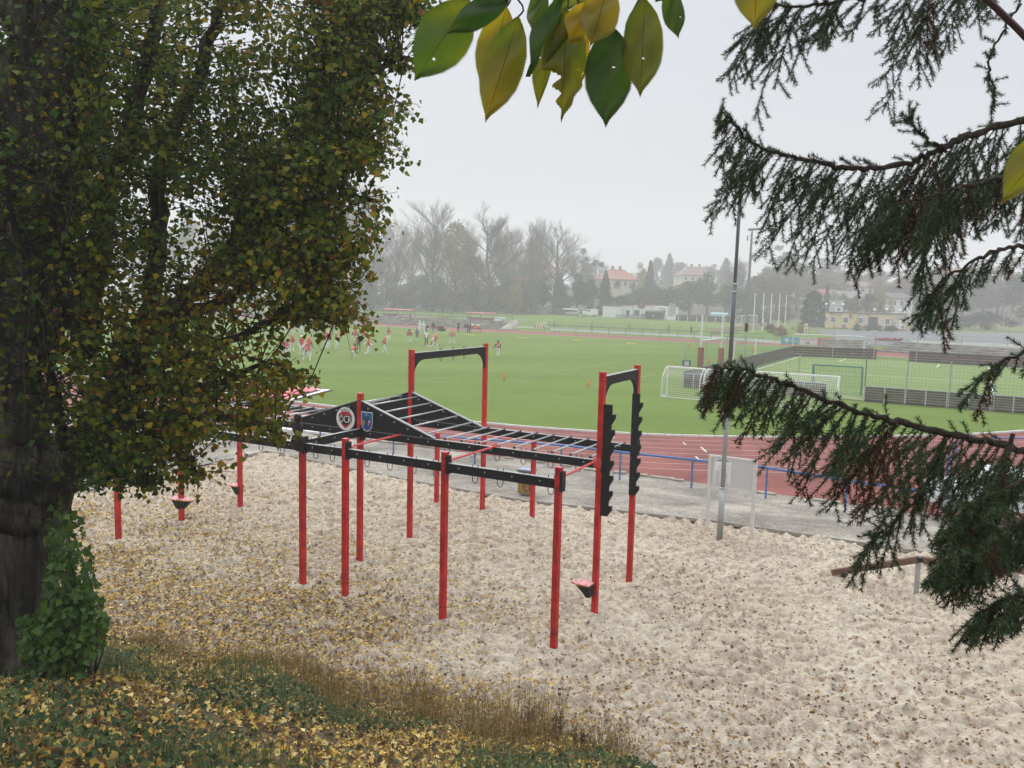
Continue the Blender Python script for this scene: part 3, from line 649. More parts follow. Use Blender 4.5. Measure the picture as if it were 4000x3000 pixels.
V,fs=quadg(4,lambda p,u,v:0,0.,.0);mb=MB();mb.add(V,fs);build('border',mb,M_WHT,tp)
V,fs=quadg(40,lambda p,u,v:.28*float(vnoise(np.array(p[0]*1.3),np.array(p[1]*1.1),9))**2*min(1,8*min(u,v,1-u,1-v))+.06*float(vnoise(np.array(p[0]*5),np.array(p[1]*2),3)),.07,.03);mb=MB();mb.add(V,fs);build('sheet',mb,mat('red_tarp',(.52,.06,.085),.5,.15,1.5),tp,True)
# ---------------------------------------------------------------- big poplar on the left
def barkmat(name,c0,c1,c2,sc):
    m,nt,out=_new(name);L=nt.links.new;tc=nd(nt,'ShaderNodeTexCoord');mp=nd(nt,'ShaderNodeMapping');mp.inputs['Scale'].default_value=(sc,sc,sc*.14);L(tc.outputs['Object'],mp.inputs[0])
    a=nd(nt,'ShaderNodeTexNoise');a.inputs['Scale'].default_value=1.;a.inputs['Detail'].default_value=8;a.inputs['Roughness'].default_value=.65;a.inputs['Distortion'].default_value=.6;L(mp.outputs[0],a.inputs['Vector'])
    rp=ramp(nt,[(.36,c0),(.5,c1),(.68,c2)]);L(a.outputs['Fac'],rp.inputs['Fac'])
    p=nd(nt,'ShaderNodeBsdfPrincipled');p.inputs['Roughness'].default_value=.95;p.inputs['Specular IOR Level'].default_value=.1;L(rp.outputs['Color'],p.inputs['Base Color'])
    bp=nd(nt,'ShaderNodeBump');bp.inputs['Strength'].default_value=1.;bp.inputs['Distance'].default_value=.06;L(a.outputs['Fac'],bp.inputs['Height']);L(bp.outputs[0],p.inputs['Normal'])
    L(p.outputs[0],out.inputs['Surface']);return m
M_BARK=barkmat('poplar_bark',(.018,.016,.013),(.06,.052,.043),(.15,.13,.108),11.)
M_TWIG=mat('twig_bark',(.022,.018,.014),.85,.3,12)
M_POP=leafmat('poplar_leaf',[(0,(.018,.044,.008)),(.3,(.042,.088,.013)),(.55,(.10,.13,.017)),(.78,(.20,.18,.019)),(.93,(.34,.24,.02)),(1,(.20,.08,.022))],.45,.5,.12)
tb=np.array([-5.35,8.8,0.]);tb[2]=float(slopez(np.array(tb[0]),np.array(tb[1])))-.3
pop=thing('poplar_tree','huge old poplar with dark furrowed trunk and dense green-yellow leaves, filling the left side','tree',tb)
def limb(pts,rad,n=10,sub=5,wob=.05):
    p=smooth([np.array(q,float) for q in pts],sub);k=len(p);r=np.interp(np.linspace(0,1,k),np.linspace(0,1,len(rad)),rad)
    for i in range(1,k-1): p[i]=p[i]+RNG.normal(size=3)*wob*r[i]
    return p,r
def ptub(name,specs,m,parent,n=10,rough=.0):
    mb=MB()
    for pts,rad in specs: mb.tube(pts,rad,n)
    if rough:
        mb.v=[tuple(np.array(v)*1.) for v in mb.v]
    return build(name,mb,m,parent,True)
TY=8.8
tp_=lambda x,y,Y=TY:P(x,y,Y)
fork=tp_(110,1900)
# trunk
trunk=[tb,tp_(-30,2500),tp_(0,2200),tp_(60,1950),tp_(105,1820)]
p,r=limb(trunk,[.72,.60,.54,.52,.50],20,8,.02)
mb=MB();mb.tube(p,r,28)
V=np.array(mb.v);cx_=V.copy();ang=np.arctan2(V[:,1]-TY,V[:,0]-tb[0]);fur=(vnoise(ang*7+40,V[:,2]*1.6+40,7)-.5)*.10+(vnoise(ang*16+40,V[:,2]*3+40,8)-.5)*.06
V[:,0]+=np.cos(ang)*fur;V[:,1]+=np.sin(ang)*fur;mb.v=[tuple(q) for q in V]
build('trunk',mb,M_BARK,pop,True)
LIMBS=[ # (points px + depth, radii)
 ([(70,1880,8.8),(60,1500,8.7),(130,1100,8.6),(170,700,8.6),(190,300,8.5),(215,-150,8.5)],[.40,.36,.31,.27,.24,.2]),
 ([(40,1850,8.8),(-20,1400,8.6),(10,900,8.5),(70,450,8.4),(90,0,8.3),(90,-300,8.2)],[.35,.3,.25,.22,.18,.15]),
 ([(215,800,8.6),(270,560,8.8),(330,350,9.),(380,100,9.1),(400,-200,9.2)],[.2,.16,.14,.11,.09]),
 ([(120,1900,8.8),(280,1760,8.7),(380,1640,8.6),(470,1480,8.6),(640,1250,8.7),(800,1100,8.8),(960,900,9.),(1060,760,9.1),(1180,540,9.2),(1260,330,9.2),(1310,150,9.3),(1350,-100,9.3)],[.25,.2,.17,.14,.12,.105,.095,.085,.07,.055,.045,.03]),
 ([(330,1350,8.5),(360,1150,8.5),(400,950,8.4),(430,700,8.3),(520,450,8.3),(600,150,8.2),(640,-150,8.2)],[.14,.13,.11,.10,.08,.06,.05]),
 ([(560,1340,8.9),(620,900,9.2),(640,600,9.3),(780,300,9.4),(860,0,9.5),(900,-200,9.5)],[.10,.09,.08,.07,.055,.04]),
 ([(900,960,9.),(1000,760,8.7),(1080,700,8.6),(1200,690,8.5),(1300,640,8.4),(1400,560,8.3)],[.07,.06,.05,.035,.025,.012]),
 ([(800,1100,8.8),(980,1010,8.5),(1080,880,8.3),(1180,800,8.2),(1330,760,8.1),(1480,790,8.)],[.07,.055,.045,.035,.022,.01]),
 ([(640,1250,8.7),(860,1180,8.4),(1000,1100,8.3),(1120,1040,8.2),(1250,1040,8.1),(1400,960,8.)],[.07,.055,.045,.03,.02,.01]),
 ([(470,1480,8.6),(700,1400,8.3),(900,1330,8.1),(1050,1260,8.),(1200,1180,7.9),(1340,1230,7.9)],[.07,.05,.04,.03,.02,.01]),
 ([(470,1500,8.6),(720,1520,8.2),(900,1480,8.),(1040,1420,7.9),(1180,1460,7.8)],[.055,.045,.03,.02,.01]),
 ([(430,1560,8.6),(620,1640,8.1),(780,1620,7.9),(950,1650,7.7),(1100,1690,7.6)],[.05,.04,.03,.02,.01]),
 ([(300,1760,8.7),(420,1830,8.3),(520,1740,8.1),(600,1690,8.),(720,1800,7.9),(770,1840,7.9)],[.05,.04,.03,.022,.015,.008]),
 ([(230,1930,8.7),(330,1900,8.4),(430,1860,8.2),(600,1880,8.)],[.035,.025,.018,.008]),
 ([(1180,540,9.2),(1300,430,8.9),(1400,330,8.8),(1500,260,8.7),(1600,220,8.6)],[.04,.03,.022,.015,.008]),
 ([(1260,330,9.2),(1330,200,9.),(1440,110,8.9),(1560,40,8.8),(1660,30,8.7)],[.035,.028,.02,.014,.008]),
 ([(250,1750,8.4),(200,1500,8.),(150,1200,7.7),(60,900,7.5),(0,600,7.4)],[.06,.05,.04,.03,.02]),
 ([(330,1350,8.4),(300,1100,7.9),(240,900,7.6),(260,600,7.4),(300,300,7.3),(330,0,7.3)],[.05,.045,.04,.03,.025,.02]),
]
allp=[]
for i,(pts,rad) in enumerate(LIMBS):
    p,r=limb([P(*q) for q in pts],rad,10,5,.25);mb=MB();mb.tube(p,r,10 if rad[0]>.08 else 6);build('limb',mb,M_BARK if rad[0]>.08 else M_TWIG,pop,True);allp.append((np.array(p),r))
CROWN=[(-350,-300),(1740,-300),(1700,20),(1660,90),(1540,120),(1590,180),(1650,240),(1560,262),(1470,250),(1470,330),(1560,350),(1640,385),(1650,440),(1560,475),(1480,490),(1540,560),(1600,560),(1610,640),(1470,660),(1400,650),(1340,700),(1420,760),(1370,810),(1290,780),(1320,850),(1260,900),(1350,890),(1500,860),(1520,960),(1390,1000),(1480,1060),(1440,1110),(1330,1070),(1270,1110),(1400,1160),(1470,1210),(1440,1310),(1310,1300),(1210,1240),(1110,1250),(1060,1320),(1130,1400),(1110,1450),(1240,1450),(1230,1500),(1120,1550),(1150,1590),(1100,1650),(1060,1690),(1020,1680),(940,1680),(890,1760),(780,1740),(690,1750),(720,1830),(790,1850),(720,1890),(600,1880),(560,1930),(420,1890),(330,1950),(240,1960),(200,1850),(120,1880),(-350,1950)]
# twigs and leaves grown from the limbs
tw=MB();LC=[];LD=[]
wts=np.array([ (4.5 if i in(3,6,7,8,9,10,14,15) else 2.6)*len(p) for i,(p,r) in enumerate(allp)]);wts/=wts.sum()
nt_=0;tries=0
while nt_<2500 and tries<26000:
    tries+=1
    i=RNG.choice(len(allp),p=wts);p,r=allp[i];k=int(len(p)*(.12+.9*RNG.random()**.85));k=min(k,len(p)-2)
    out=k>len(p)*.6 and i in(3,6,7,8,9,10,11,14,15)
    s=p[k];d=nrm(RNG.normal(size=3)*np.array([1,.8,.8])+np.array([.25,-.25,.05])+nrm(p[k+1]-p[k])*(.9 if out else .3));L_=RNG.uniform(.35,1.15)
    e=s+d*L_+np.array([0,0,-.12*L_]);m_=(s+e)/2+RNG.normal(size=3)*.07
    ex,ey=pr(e);mx_,my_=pr(m_)
    if not (inpoly(ex,ey,CROWN) and inpoly(mx_,my_,CROWN)): continue
    # openings where limbs and sky show through
    dens=.6*float(vnoise(np.array(ex/150.+9),np.array(ey/150.+5),21))+.4*float(vnoise(np.array(ex/60.+3),np.array(ey/60.+5),23))
    if dens<((.36 if out else (.50 if ex>900 else (.44 if ex>450 else .30)))+(.05 if ey>1330 and ex>600 else 0)): continue
    nt_+=1;tw.tube([s,m_,e],[.008,.006,.003],3,cap=False)
    n=RNG.integers(16,26)
    t=RNG.uniform(.15,1.05,n)[:,None];c=np.where(t<.5,s+(m_-s)*t*2,m_+(e-m_)*(t-.5)*2)+RNG.normal(size=(n,3))*.06
    LC.append(c);LD.append(np.tile(d,(n,1)))
for i,(p,r) in enumerate(allp):
    if r[-1]>.013: continue
    m=len(p);j0=int(m*.62)
    for j in range(j0,m-1):
        for q in range(3):
            s=p[j]+(p[j+1]-p[j])*RNG.random();d=nrm(nrm(p[j+1]-p[j])+RNG.normal(size=3)*.75+np.array([0,0,-.2]));L_=RNG.uniform(.08,.42);e=s+d*L_;tw.tube([s,e],[.004,.002],3,cap=False);n=RNG.integers(5,12);t=RNG.random(n)[:,None];LC.append(s+(e-s)*t+RNG.normal(size=(n,3))*.035);LD.append(np.tile(d,(n,1)))
build('twigs',tw,M_TWIG,pop)
C=np.concatenate(LC);D=np.concatenate(LD);x,y=prv(C);ok=~((x>-50)&(x<300)&(C[:,1]<8.7)&(RNG.random(len(x))<.72));C=C[ok];D=D[ok]
n=len(C)
# extra deep foliage on the far and outer side of the crown
m=15000;ex=RNG.uniform(-250,1250,m);ey=RNG.uniform(-250,1880,m);dn=vnoise(ex/120+3,ey/120+7,31);ok=inpoly(ex,ey,CROWN)&(dn>.27)&(RNG.random(m)<np.clip(1.9-ex/700,.08,1))
ex,ey=ex[ok],ey[ok];Yd=RNG.uniform(9.,11.2,len(ex));vv=(f_[None]+r_[None]*((ex-2000)/F)[:,None]-u_[None]*((ey-1500)/F)[:,None]);C2=CAM+vv*(Yd/vv[:,1])[:,None]
m=2600;ex=RNG.uniform(-200,760,m);ey=RNG.uniform(-250,1880,m);dn=vnoise(ex/110+13,ey/110+17,33);ok=inpoly(ex,ey,CROWN)&(dn>.46)&(np.abs(ex-110)>RNG.uniform(30,190,m))
ex,ey=ex[ok],ey[ok];Yd=RNG.uniform(7.2,8.3,len(ex));vv=(f_[None]+r_[None]*((ex-2000)/F)[:,None]-u_[None]*((ey-1500)/F)[:,None]);C3=CAM+vv*(Yd/vv[:,1])[:,None]
m=9000;ex=RNG.uniform(600,1300,m);ey=RNG.uniform(-150,760,m);dn=.6*vnoise(ex/120+23,ey/120+27,35)+.4*vnoise(ex/50,ey/50,36);ok=inpoly(ex,ey,CROWN)&(dn>.40)&(RNG.random(m)<np.clip((1300-ex)/350,0,1))
ex,ey=ex[ok],ey[ok];Yd=RNG.uniform(8.6,10.2,len(ex));vv=(f_[None]+r_[None]*((ex-2000)/F)[:,None]-u_[None]*((ey-1500)/F)[:,None]);C4=CAM+vv*(Yd/vv[:,1])[:,None]
C=np.concatenate([C,C2,C3,C4]);D=np.concatenate([D,rdir(len(C2)),rdir(len(C3)),rdir(len(C4))])
n=len(C);DD=rdir(n)*.8+D*.3+np.array([0,-.05,-.75]);N=rdir(n)*.7+np.array([0,-.55,.45]);S=RNG.uniform(.028,.080,n)*np.where(C[:,0]<-4.4,1.1,.95)
V,Fc=leaves(C,DD,N,S,.5,.22,.30)
rn=np.clip(RNG.beta(2,3.2,n)+.35*(vnoise(C[:,0]*1.1+30,C[:,2]*1.3+30,41)-.40)+.06*np.clip((C[:,0]+4.6),0,2.5),0,1)
for q in (P(230,1230,8.3),P(300,1190,8.2),P(860,1130,8.3),P(640,150,8.4)): rn=np.where(np.linalg.norm(C-q,axis=1)<RNG.uniform(.1,.42,n),np.clip(.8+.2*RNG.random(n),0,1),rn)
npbuild('crown',V,Fc,M_POP,pop,np.tile(rn,2))
print('poplar leaves',n)
# sucker shoots at the foot of the trunk
M_SUCK=leafmat('sucker_leaf',[(0,(.028,.075,.012)),(.5,(.065,.14,.018)),(.85,(.13,.20,.026)),(.96,(.14,.15,.025)),(1,(.3,.2,.02))],.4,.4,.35)
SH=[(150,2010),(240,1960),(300,1990),(340,2100),(370,2200),(390,2330),(420,2420),(440,2440),(400,2470),(420,2520),(340,2560),(330,2640),(100,2680),(60,2600),(60,2420),(130,2380),(180,2300),(170,2150)]
sb=P(260,2640,8.3);sb[2]=float(slopez(np.array(sb[0]),np.array(sb[1])))
sh=thing('poplar_suckers','bushy bright green sucker shoots growing against the foot of the big poplar trunk','shrub',sb)
mb=MB();LC=[];
for i in range(60):
    x,y=RNG.uniform(80,420),RNG.uniform(1980,2560)
    if not inpoly(x,y,SH):continue
    e=P(x,y,RNG.uniform(7.7,8.5));s=sb+RNG.normal(size=3)*np.array([.18,.12,0]);m_=(s*.4+e*.6)+RNG.normal(size=3)*.05;pts=smooth([s,m_,e],4);mb.tube(pts,np.linspace(.01,.003,len(pts)),4,cap=False)
    for q in pts[3:]: LC.append(q+RNG.normal(size=(10,3))*.075)
build('stems',mb,M_TWIG,sh);C=np.concatenate(LC);x,y=prv(C);C=C[inpoly(x,y,SH)];n=len(C)
V,Fc=leaves(C,rdir(n)*.8+np.array([0,-.2,-.6]),rdir(n)*.6+np.array([.2,-.5,.5]),RNG.uniform(.045,.095,n),.48,.2,.3);npbuild('foliage',V,Fc,M_SUCK,sh,np.tile(RNG.beta(2,2.4,n),2))
# ---------------------------------------------------------------- ground cover on the embankment
M_FALL=leafmat('fallen_leaf',[(0,(.030,.016,.011)),(.2,(.085,.042,.020)),(.4,(.23,.12,.040)),(.6,(.42,.25,.055)),(.78,(.60,.42,.08)),(1,(.74,.60,.28))],.15,.6,.25)
def scatter(n,xr,yr,dfun):
    x=RNG.uniform(*xr,n);y=RNG.uniform(*yr,n);k=RNG.random(n)<dfun(x,y);return x[k],y[k]
def layleaves(name,x,y,z,smin,smax,label,bias=0,tilt=.5):
    n=len(x);C=np.stack([x,y,z],1);a=RNG.uniform(0,6.28,n);D=np.stack([np.cos(a),np.sin(a),RNG.normal(size=n)*tilt*.6],1);N=rdir(n)*tilt+np.array([0,0,1.]);S=RNG.uniform(smin,smax,n)
    V,Fc=leaves(C-D*S[:,None]*.5,D,N,S,.46,.35,.36);o=npbuild(name,V,Fc,M_FALL,None,np.tile(np.clip(RNG.beta(1.6,1.5,n)*(1+bias),0,1),2));return tag(o,label,None,kind='stuff')
def dsand(x,y):
    s=-sdist(x,y);left=np.clip((2.5-x)/9,.05,1.15);v=vnoise(x*.8+20,y*.8+20,51);w2=vnoise(x*2.6,y*3.4,1)
    return np.clip((np.exp(-np.maximum(s,0)/2.6)*1.9*left+.05*np.exp(-np.maximum(s-2,0)/7)+.008)*(.15+1.7*v)*(1.35-.7*w2),0,1)
x,y=scatter(460000,(-14,12),(9.5,31),dsand);k=(sdist(x,y)<.15)&inpoly(x,y,[tuple(p) for p in SE[1:]]+[(20,0),(-18,0)]);x,y=x[k],y[k]
print('sand leaves',len(x))
layleaves('fallen_leaves',x,y,sandz(x,y)+.004+RNG.uniform(0,.018,len(x)),.03,.07,'yellow and brown fallen leaves scattered over the sand',.05-.5*np.clip((x+.5)/4,0,1),.6)
x,y=scatter(150000,(-10,5),(2.5,16),lambda x,y:np.clip((sdist(x,y)+.2)*1.5,0,1)*(.42+.58*vnoise(x*1.7+9,y*1.7+9,61)))
layleaves('embankment_leaves',x,y,slopez(x,y)+RNG.uniform(.0,.07,len(x)),.025,.085,'yellow and brown fallen leaves covering the embankment in front',.05,.9)
M_IVY=leafmat('ground_ivy_leaf',[(0,(.014,.032,.012)),(.45,(.035,.068,.024)),(.8,(.085,.13,.045)),(1,(.19,.20,.06))],.25,.6,.2)
x,y=scatter(70000,(-10,4),(3,15.5),lambda x,y:np.clip(sdist(x,y)*1.1-.25,0,1)*np.clip((vnoise(x*.75+70,y*.75+70,71)-.36)*5.2,0.10,1))
n=len(x);C=np.stack([x,y,slopez(x,y)+RNG.uniform(.02,.16,n)],1)
V,Fc=leaves(C,rdir(n)*.8+np.array([0,-.3,.1]),rdir(n)*.6+np.array([0,-.3,.9]),RNG.uniform(.02,.062,n),.5,.15,.4);tag(npbuild('ground_ivy',V,Fc,M_IVY,None,np.tile(RNG.beta(2,2,n),2)),'low dark green ground cover plants among the leaves on the embankment',None,kind='stuff')
def blades(x,y,z,h,wd,lean,mt,name,label,up=1.,bias=0,ang=None):
    n=len(x);a=RNG.uniform(0,6.28,n) if ang is None else ang;d=np.stack([np.cos(a),np.sin(a),np.zeros(n)],1);w_=np.stack([-np.sin(a),np.cos(a),np.zeros(n)],1)*wd[:,None]
    b=np.stack([x,y,z],1);ln=lean*h;m_=b+d*(ln*.35)[:,None]+np.array([0,0,1.])*(h*.62)[:,None];t=b+d*ln[:,None]+np.array([0,0,1.])*(h*np.sqrt(np.maximum(1-lean**2*.6,.1)))[:,None]
    V=np.stack([b-w_,b+w_,m_-w_*.8,m_+w_*.8,t],1).reshape(-1,3);i=np.arange(n)*5
    Fc=np.concatenate([np.stack([i,i+1,i+3],1),np.stack([i,i+3,i+2],1),np.stack([i+2,i+3,i+4],1)]);rn=np.tile(np.clip(RNG.beta(2,2,n)+bias,0,1),3)
    return tag(npbuild(name,V,Fc,mt,None,rn),label,None,kind='stuff')
M_GBL=leafmat('grass_blade',[(0,(.03,.06,.015)),(.6,(.07,.11,.03)),(1,(.2,.19,.07))],.3)
x,y=scatter(60000,(-8,3),(3.5,13),lambda x,y:np.clip(sdist(x,y)-.5,0,1)*np.clip((vnoise(x*.9+33,y*.9+12,81)-.38)*4,0.05,1))
n=len(x);blades(x,y,slopez(x,y),RNG.uniform(.06,.28,n),RNG.uniform(.0018,.0045,n),RNG.uniform(.3,1.0,n),M_GBL,'embankment_grass','tufts of green grass among fallen leaves on the embankment')
# dry weeds along the foot of the slope
M_DRY=leafmat('dry_weed',[(0,(.07,.042,.016)),(.35,(.19,.105,.032)),(.6,(.17,.14,.045)),(.85,(.33,.20,.07)),(1,(.46,.35,.17))],.2,.8,.1)
cl=[];ctr=RNG.uniform(0,1,460)
for t in ctr:
    q=FA+(FB-FA)*(-.02+1.10*t)+FN*(abs(RNG.normal())*1.15-.1);dn=float(vnoise(np.array(q[0]*1.2+5),np.array(q[1]*1.2),91))
    if dn<.45 and RNG.random()<.85:continue
    cl.append((q,dn))
xs=[];ys=[];hs=[];an=[]
for q,dn in cl:
    k=RNG.integers(10,26);sp=RNG.uniform(.06,.2);xs.append(q[0]+RNG.normal(size=k)*sp);ys.append(q[1]+RNG.normal(size=k)*sp);hs.append(RNG.uniform(.10,.50,k)*(.5+dn)*RNG.uniform(.5,1.5)*np.interp((q-FA)@_fd,[0,3.5,6,9.5],[.45,.7,1.15,1.2]));an.append(RNG.uniform(0,6.28)+RNG.normal(size=k)*.9)
x,y,h,an=map(np.concatenate,(xs,ys,hs,an));n=len(x)
blades(x,y,slopez(x,y)-.02,h,RNG.uniform(.0018,.004,n),RNG.uniform(.15,1.25,n),M_DRY,'dry_weeds','brown dried weed stalks along the foot of the embankment',ang=an)
C=[];
n=n//2;bx=np.repeat(x[:n],6);by=np.repeat(y[:n],6);bh=np.repeat(h[:n],6)*RNG.uniform(.3,1.0,n*6);C=np.stack([bx+RNG.normal(size=n*6)*.05,by+RNG.normal(size=n*6)*.05,slopez(bx,by)+bh],1)
V,Fc=leaves(C,rdir(n*6)+np.array([0,0,.5]),rdir(n*6),RNG.uniform(.012,.035,n*6),.3,.2,.4);tag(npbuild('dry_weed_heads',V,Fc,M_DRY,None,np.tile(RNG.beta(2,2.6,n*6),2)),'brown seed heads and shrivelled leaves on the dried weeds',None,kind='stuff')
# seed stalks standing up against the sand
for i,(px,py,ht) in enumerate(((2185,2890,.42),(1955,2790,.40),(1905,2760,.3),(2090,2850,.30),(1480,2640,.40),(2265,2930,.3))):
    v=ray(px,py);b=CAM+v*((SZ-HC)/v[2]);
    for it in range(12):
        z=float(slopez(np.array(b[0]),np.array(b[1])));b=CAM+v*((z-HC)/v[2])
    o=thing('seed_stalk',['dark dock seed stalk, tallest at the right end of the dry weeds','dark dock seed stalks standing left of the tallest stalk','short seed stalk beside the pair in the middle of the weeds','low seed stalk between the two tall dark ones','feathery brown seed stalk leaning right, below the second front red post','last small seed stalk at the right end of the embankment'][i],'weed',b,'seed stalks in the dry weeds')
    mb=MB();hd=[]
    for j in range(5):
        s=b+np.array([RNG.normal()*.07,RNG.normal()*.05,0]);e=s+np.array([RNG.normal()*.05+(.15 if i==4 else 0),RNG.normal()*.04,ht*RNG.uniform(.6,1.05)]);mb.tube([s,(s+e)/2+RNG.normal(size=3)*.012,e],[.005,.004,.003],4)
        for t in np.linspace(.45,1,26): hd.append(s+(e-s)*t+RNG.normal(size=(3,3))*.012)
    build('stem',mb,M_DRY and mat('dry_stem',(.06,.035,.02),.9,.3,20),o);c=np.concatenate(hd);k=len(c)
    V,Fc=leaves(c,rdir(k)*.6+np.array([0,0,.6]),rdir(k),RNG.uniform(.012,.026,k),.4,.2,.4);npbuild('seed_head',V,Fc,leafmat('dock_seed',[(0,(.025,.017,.010)),(1,(.085,.055,.03))],.1,.9,.1),o,np.tile(RNG.random(k),2))
v=ray(1412,2760);b=CAM+v*((1.2-HC)/v[2]);b[2]=float(slopez(np.array(b[0]),np.array(b[1])))
mb=MB();e=b+np.array([.02,0,.42]);mb.tube([b-UP*.05,b+UP*.2,e],[.009,.007,.003],5)
for t,dx in((.4,.13),(.5,-.1),(.6,.1),(.7,-.06),(.75,.07)): mb.tube([b+(e-b)*t,b+(e-b)*(t+.25)+np.array([dx,0,0])],[.005,.002],4)
tag(build('dry_twig',mb,mat('pale_twig',(.5,.44,.33),.8,.15,12)),'bleached pale forked twig sticking up among the brown weeds','twig')
# ---------------------------------------------------------------- spruce on the right
M_SBARK=mat('spruce_bark',(.040,.027,.019),.95,.5,45,.9,90)
M_NEED=leafmat('spruce_needle',[(0,(.020,.036,.014)),(.5,(.040,.072,.026)),(.8,(.07,.11,.04)),(1,(.11,.15,.06))],.18,.5,.3)
M_NBR=leafmat('dead_needle',[(0,(.03,.016,.010)),(1,(.11,.055,.03))],.1,.8,.1)
sp_=np.array([3.35,4.1,0.]);sp_[2]=float(slopez(np.array(sp_[0]),np.array(sp_[1])))-.2
spr=thing('spruce_tree','dark spruce reaching in from the right with drooping needle-covered branches','tree',sp_)
mb=MB();mb.tube(smooth([sp_,sp_+[0,0,2],sp_+[.05,0,5],sp_+[.1,0,9.5]],5),np.linspace(.17,.08,16),14);build('trunk',mb,M_SBARK,spr,True)
def shoots(start,d,L_,depth,segs,needl,brown,den=1.):
    # one drooping shoot with side shoots
    n=max(3,int(L_/.05));p=start.copy();pts=[p.copy()];dd=d.copy()
    for i in range(n):
        dd=nrm(dd+np.array([0,0,-.06])+RNG.normal(size=3)*.06);p=p+dd*(L_/n);pts.append(p.copy())
    segs.append((pts,.0022 if depth else .0014))
    P_=np.array(pts);needl.append((P_,brown,den))
    if depth>0:
        for i in range(1,n):
            for sg in (-1,1):
                if RNG.random()<.5:
                    side=nrm(np.cross(dd,[.2*RNG.normal(),1,.3*RNG.normal()]));sd=nrm(dd*.75+side*sg*.62+np.array([0,0,-.2]));shoots(pts[i],sd,L_*RNG.uniform(.25,.5)*(1-.5*i/n),depth-1,segs,needl,brown,den)
def needles_mesh(needl,step=.00075,ln=.0165):
    B=[];D=[];br=[]
    for P_,b,den in needl:
        for i in range(len(P_)-1):
            v=P_[i+1]-P_[i];l=np.linalg.norm(v)
            if l<1e-5: continue
            n=max(2,int(l/step*den));t=RNG.random(n)[:,None];v=v/l;B.append(P_[i]+v*l*t);q=rdir(n);q=q-(q@v)[:,None]*v;q/=np.linalg.norm(q,axis=1)[:,None]+1e-9
            D.append(q*.85+v*.62);br.append(np.full(n,b))
    return np.concatenate(B),np.concatenate(D),np.concatenate(br)
def branch(pts,rad,nsh,Lr,dirbias,depth=1,brown=.05,den=1.,start=0.,tip=True,lab=None,Lf=None):
    p=np.array(smooth([P(*q) for q in pts],8));k=len(p);p=p+RNG.normal(size=p.shape)*.004;r=np.linspace(rad*.85,.003,k)*RNG.uniform(.82,1.2,k);mb=MB();mb.tube(p,r,7)
    segs=[];nd_=[]
    for j in range(nsh):
        t=start+(1-start)*(j+RNG.random())/nsh;i=min(int(t*(k-1)),k-2);s=p[i]+(p[i+1]-p[i])*RNG.random();tg=nrm(p[i+1]-p[i])
        side=np.array([0,RNG.choice([-1,1])*RNG.uniform(.1,.7),0]);d=nrm(tg*RNG.uniform(.2,.7)+side+np.array([0,0,-1])*RNG.uniform(.5,1.1)+np.array(dirbias))
        L_=RNG.uniform(*Lr)*(Lf(t) if Lf else (.55+.45*math.sin(math.pi*min(1,(1-t)*1.4+.12))))
        shoots(s,d,L_,depth,segs,nd_,1. if RNG.random()<brown else 0.,den)
    if tip:
        for j in range(int(k*.5),k-1): nd_.append((p[j:j+2],0.,1.1))
        for j in range(int(k*.12),k-1):
            if RNG.random()<.55:
                d=nrm(nrm(p[j+1]-p[j])*.9+np.array([0,RNG.normal()*.5,RNG.uniform(.3,1.)]));shoots(p[j],d,RNG.uniform(.03,.10),0,segs,nd_,0.,den)
    mb2=MB()
    for q,w_ in segs: mb.tube(q[::2] if len(q)>4 else q,w_,3,cap=False)
    bo=build('branch',mb,M_SBARK,spr)
    B,D,br=needles_mesh(nd_);n=len(B);D/=np.linalg.norm(D,axis=1)[:,None];W=np.cross(D,rdir(n));W/=np.linalg.norm(W,axis=1)[:,None];ln=RNG.uniform(.015,.0225,n)[:,None]
    V=np.stack([B-W*.0014,B+D*ln,B+W*.0014],1).reshape(-1,3);i=np.arange(n)*3;Fc=np.stack([i,i+1,i+2],1)
    npbuild('needles',V,Fc,[M_NEED,M_NBR],bo,RNG.beta(2,2.2,n),mi=br.astype(int));return n
cnt=0
cnt+=branch([(4150,-120,4.2),(3700,-60,4.1),(3400,-15,4.),(3200,18,3.9),(3060,25,3.85),(3000,15,3.8)],.016,30,(.22,.5),(-.25,0,0),1,.02,start=.1)
cnt+=branch([(4200,-200,3.7),(3900,-100,3.7),(3700,-40,3.7),(3560,-40,3.7)],.015,20,(.25,.55),(-.1,0,-.3),1,.15,.8,tip=False)
cnt+=branch([(3990,20,3.8),(3900,150,3.75),(3860,270,3.7),(3890,370,3.7),(3870,420,3.7)],.006,7,(.05,.12),(0,0,-.3),0,.1,.8)
cnt+=branch([(4250,420,3.9),(4000,470,3.8),(3800,525,3.7),(3660,590,3.6),(3540,640,3.6),(3350,655,3.5),(3200,640,3.5),(3060,605,3.5),(2950,565,3.5),(2880,500,3.45),(2815,430,3.4)],.02,84,(.28,.60),(-.30,0,-.25),1,.07,.8,start=.06,Lf=lambda t:1.05 if t<.32 else (.82 if t<.6 else (.62 if t<.8 else (.46 if t<.9 else .2))))
cnt+=branch([(3700,590,3.6),(3620,540,3.55),(3570,500,3.5),(3555,455,3.5)],.008,10,(.06,.12),(-.6,0,.9),0,0.,1.)
cnt+=branch([(4250,620,3.5),(4000,680,3.4),(3800,720,3.35),(3640,760,3.3),(3500,800,3.3)],.015,52,(.2,.44),(-.2,0,-.4),1,.15,.8,tip=False)
cnt+=branch([(4250,1000,3.4),(4000,960,3.3),(3850,1000,3.2),(3700,1080,3.2),(3640,1150,3.2)],.012,26,(.14,.30),(-.2,0,-.4),1,.15,.9,tip=False)
cnt+=branch([(4200,1330,3.3),(4000,1380,3.2),(3900,1420,3.2),(3810,1500,3.15)],.009,12,(.10,.25),(-.4,0,-.3),1,.05,.9)
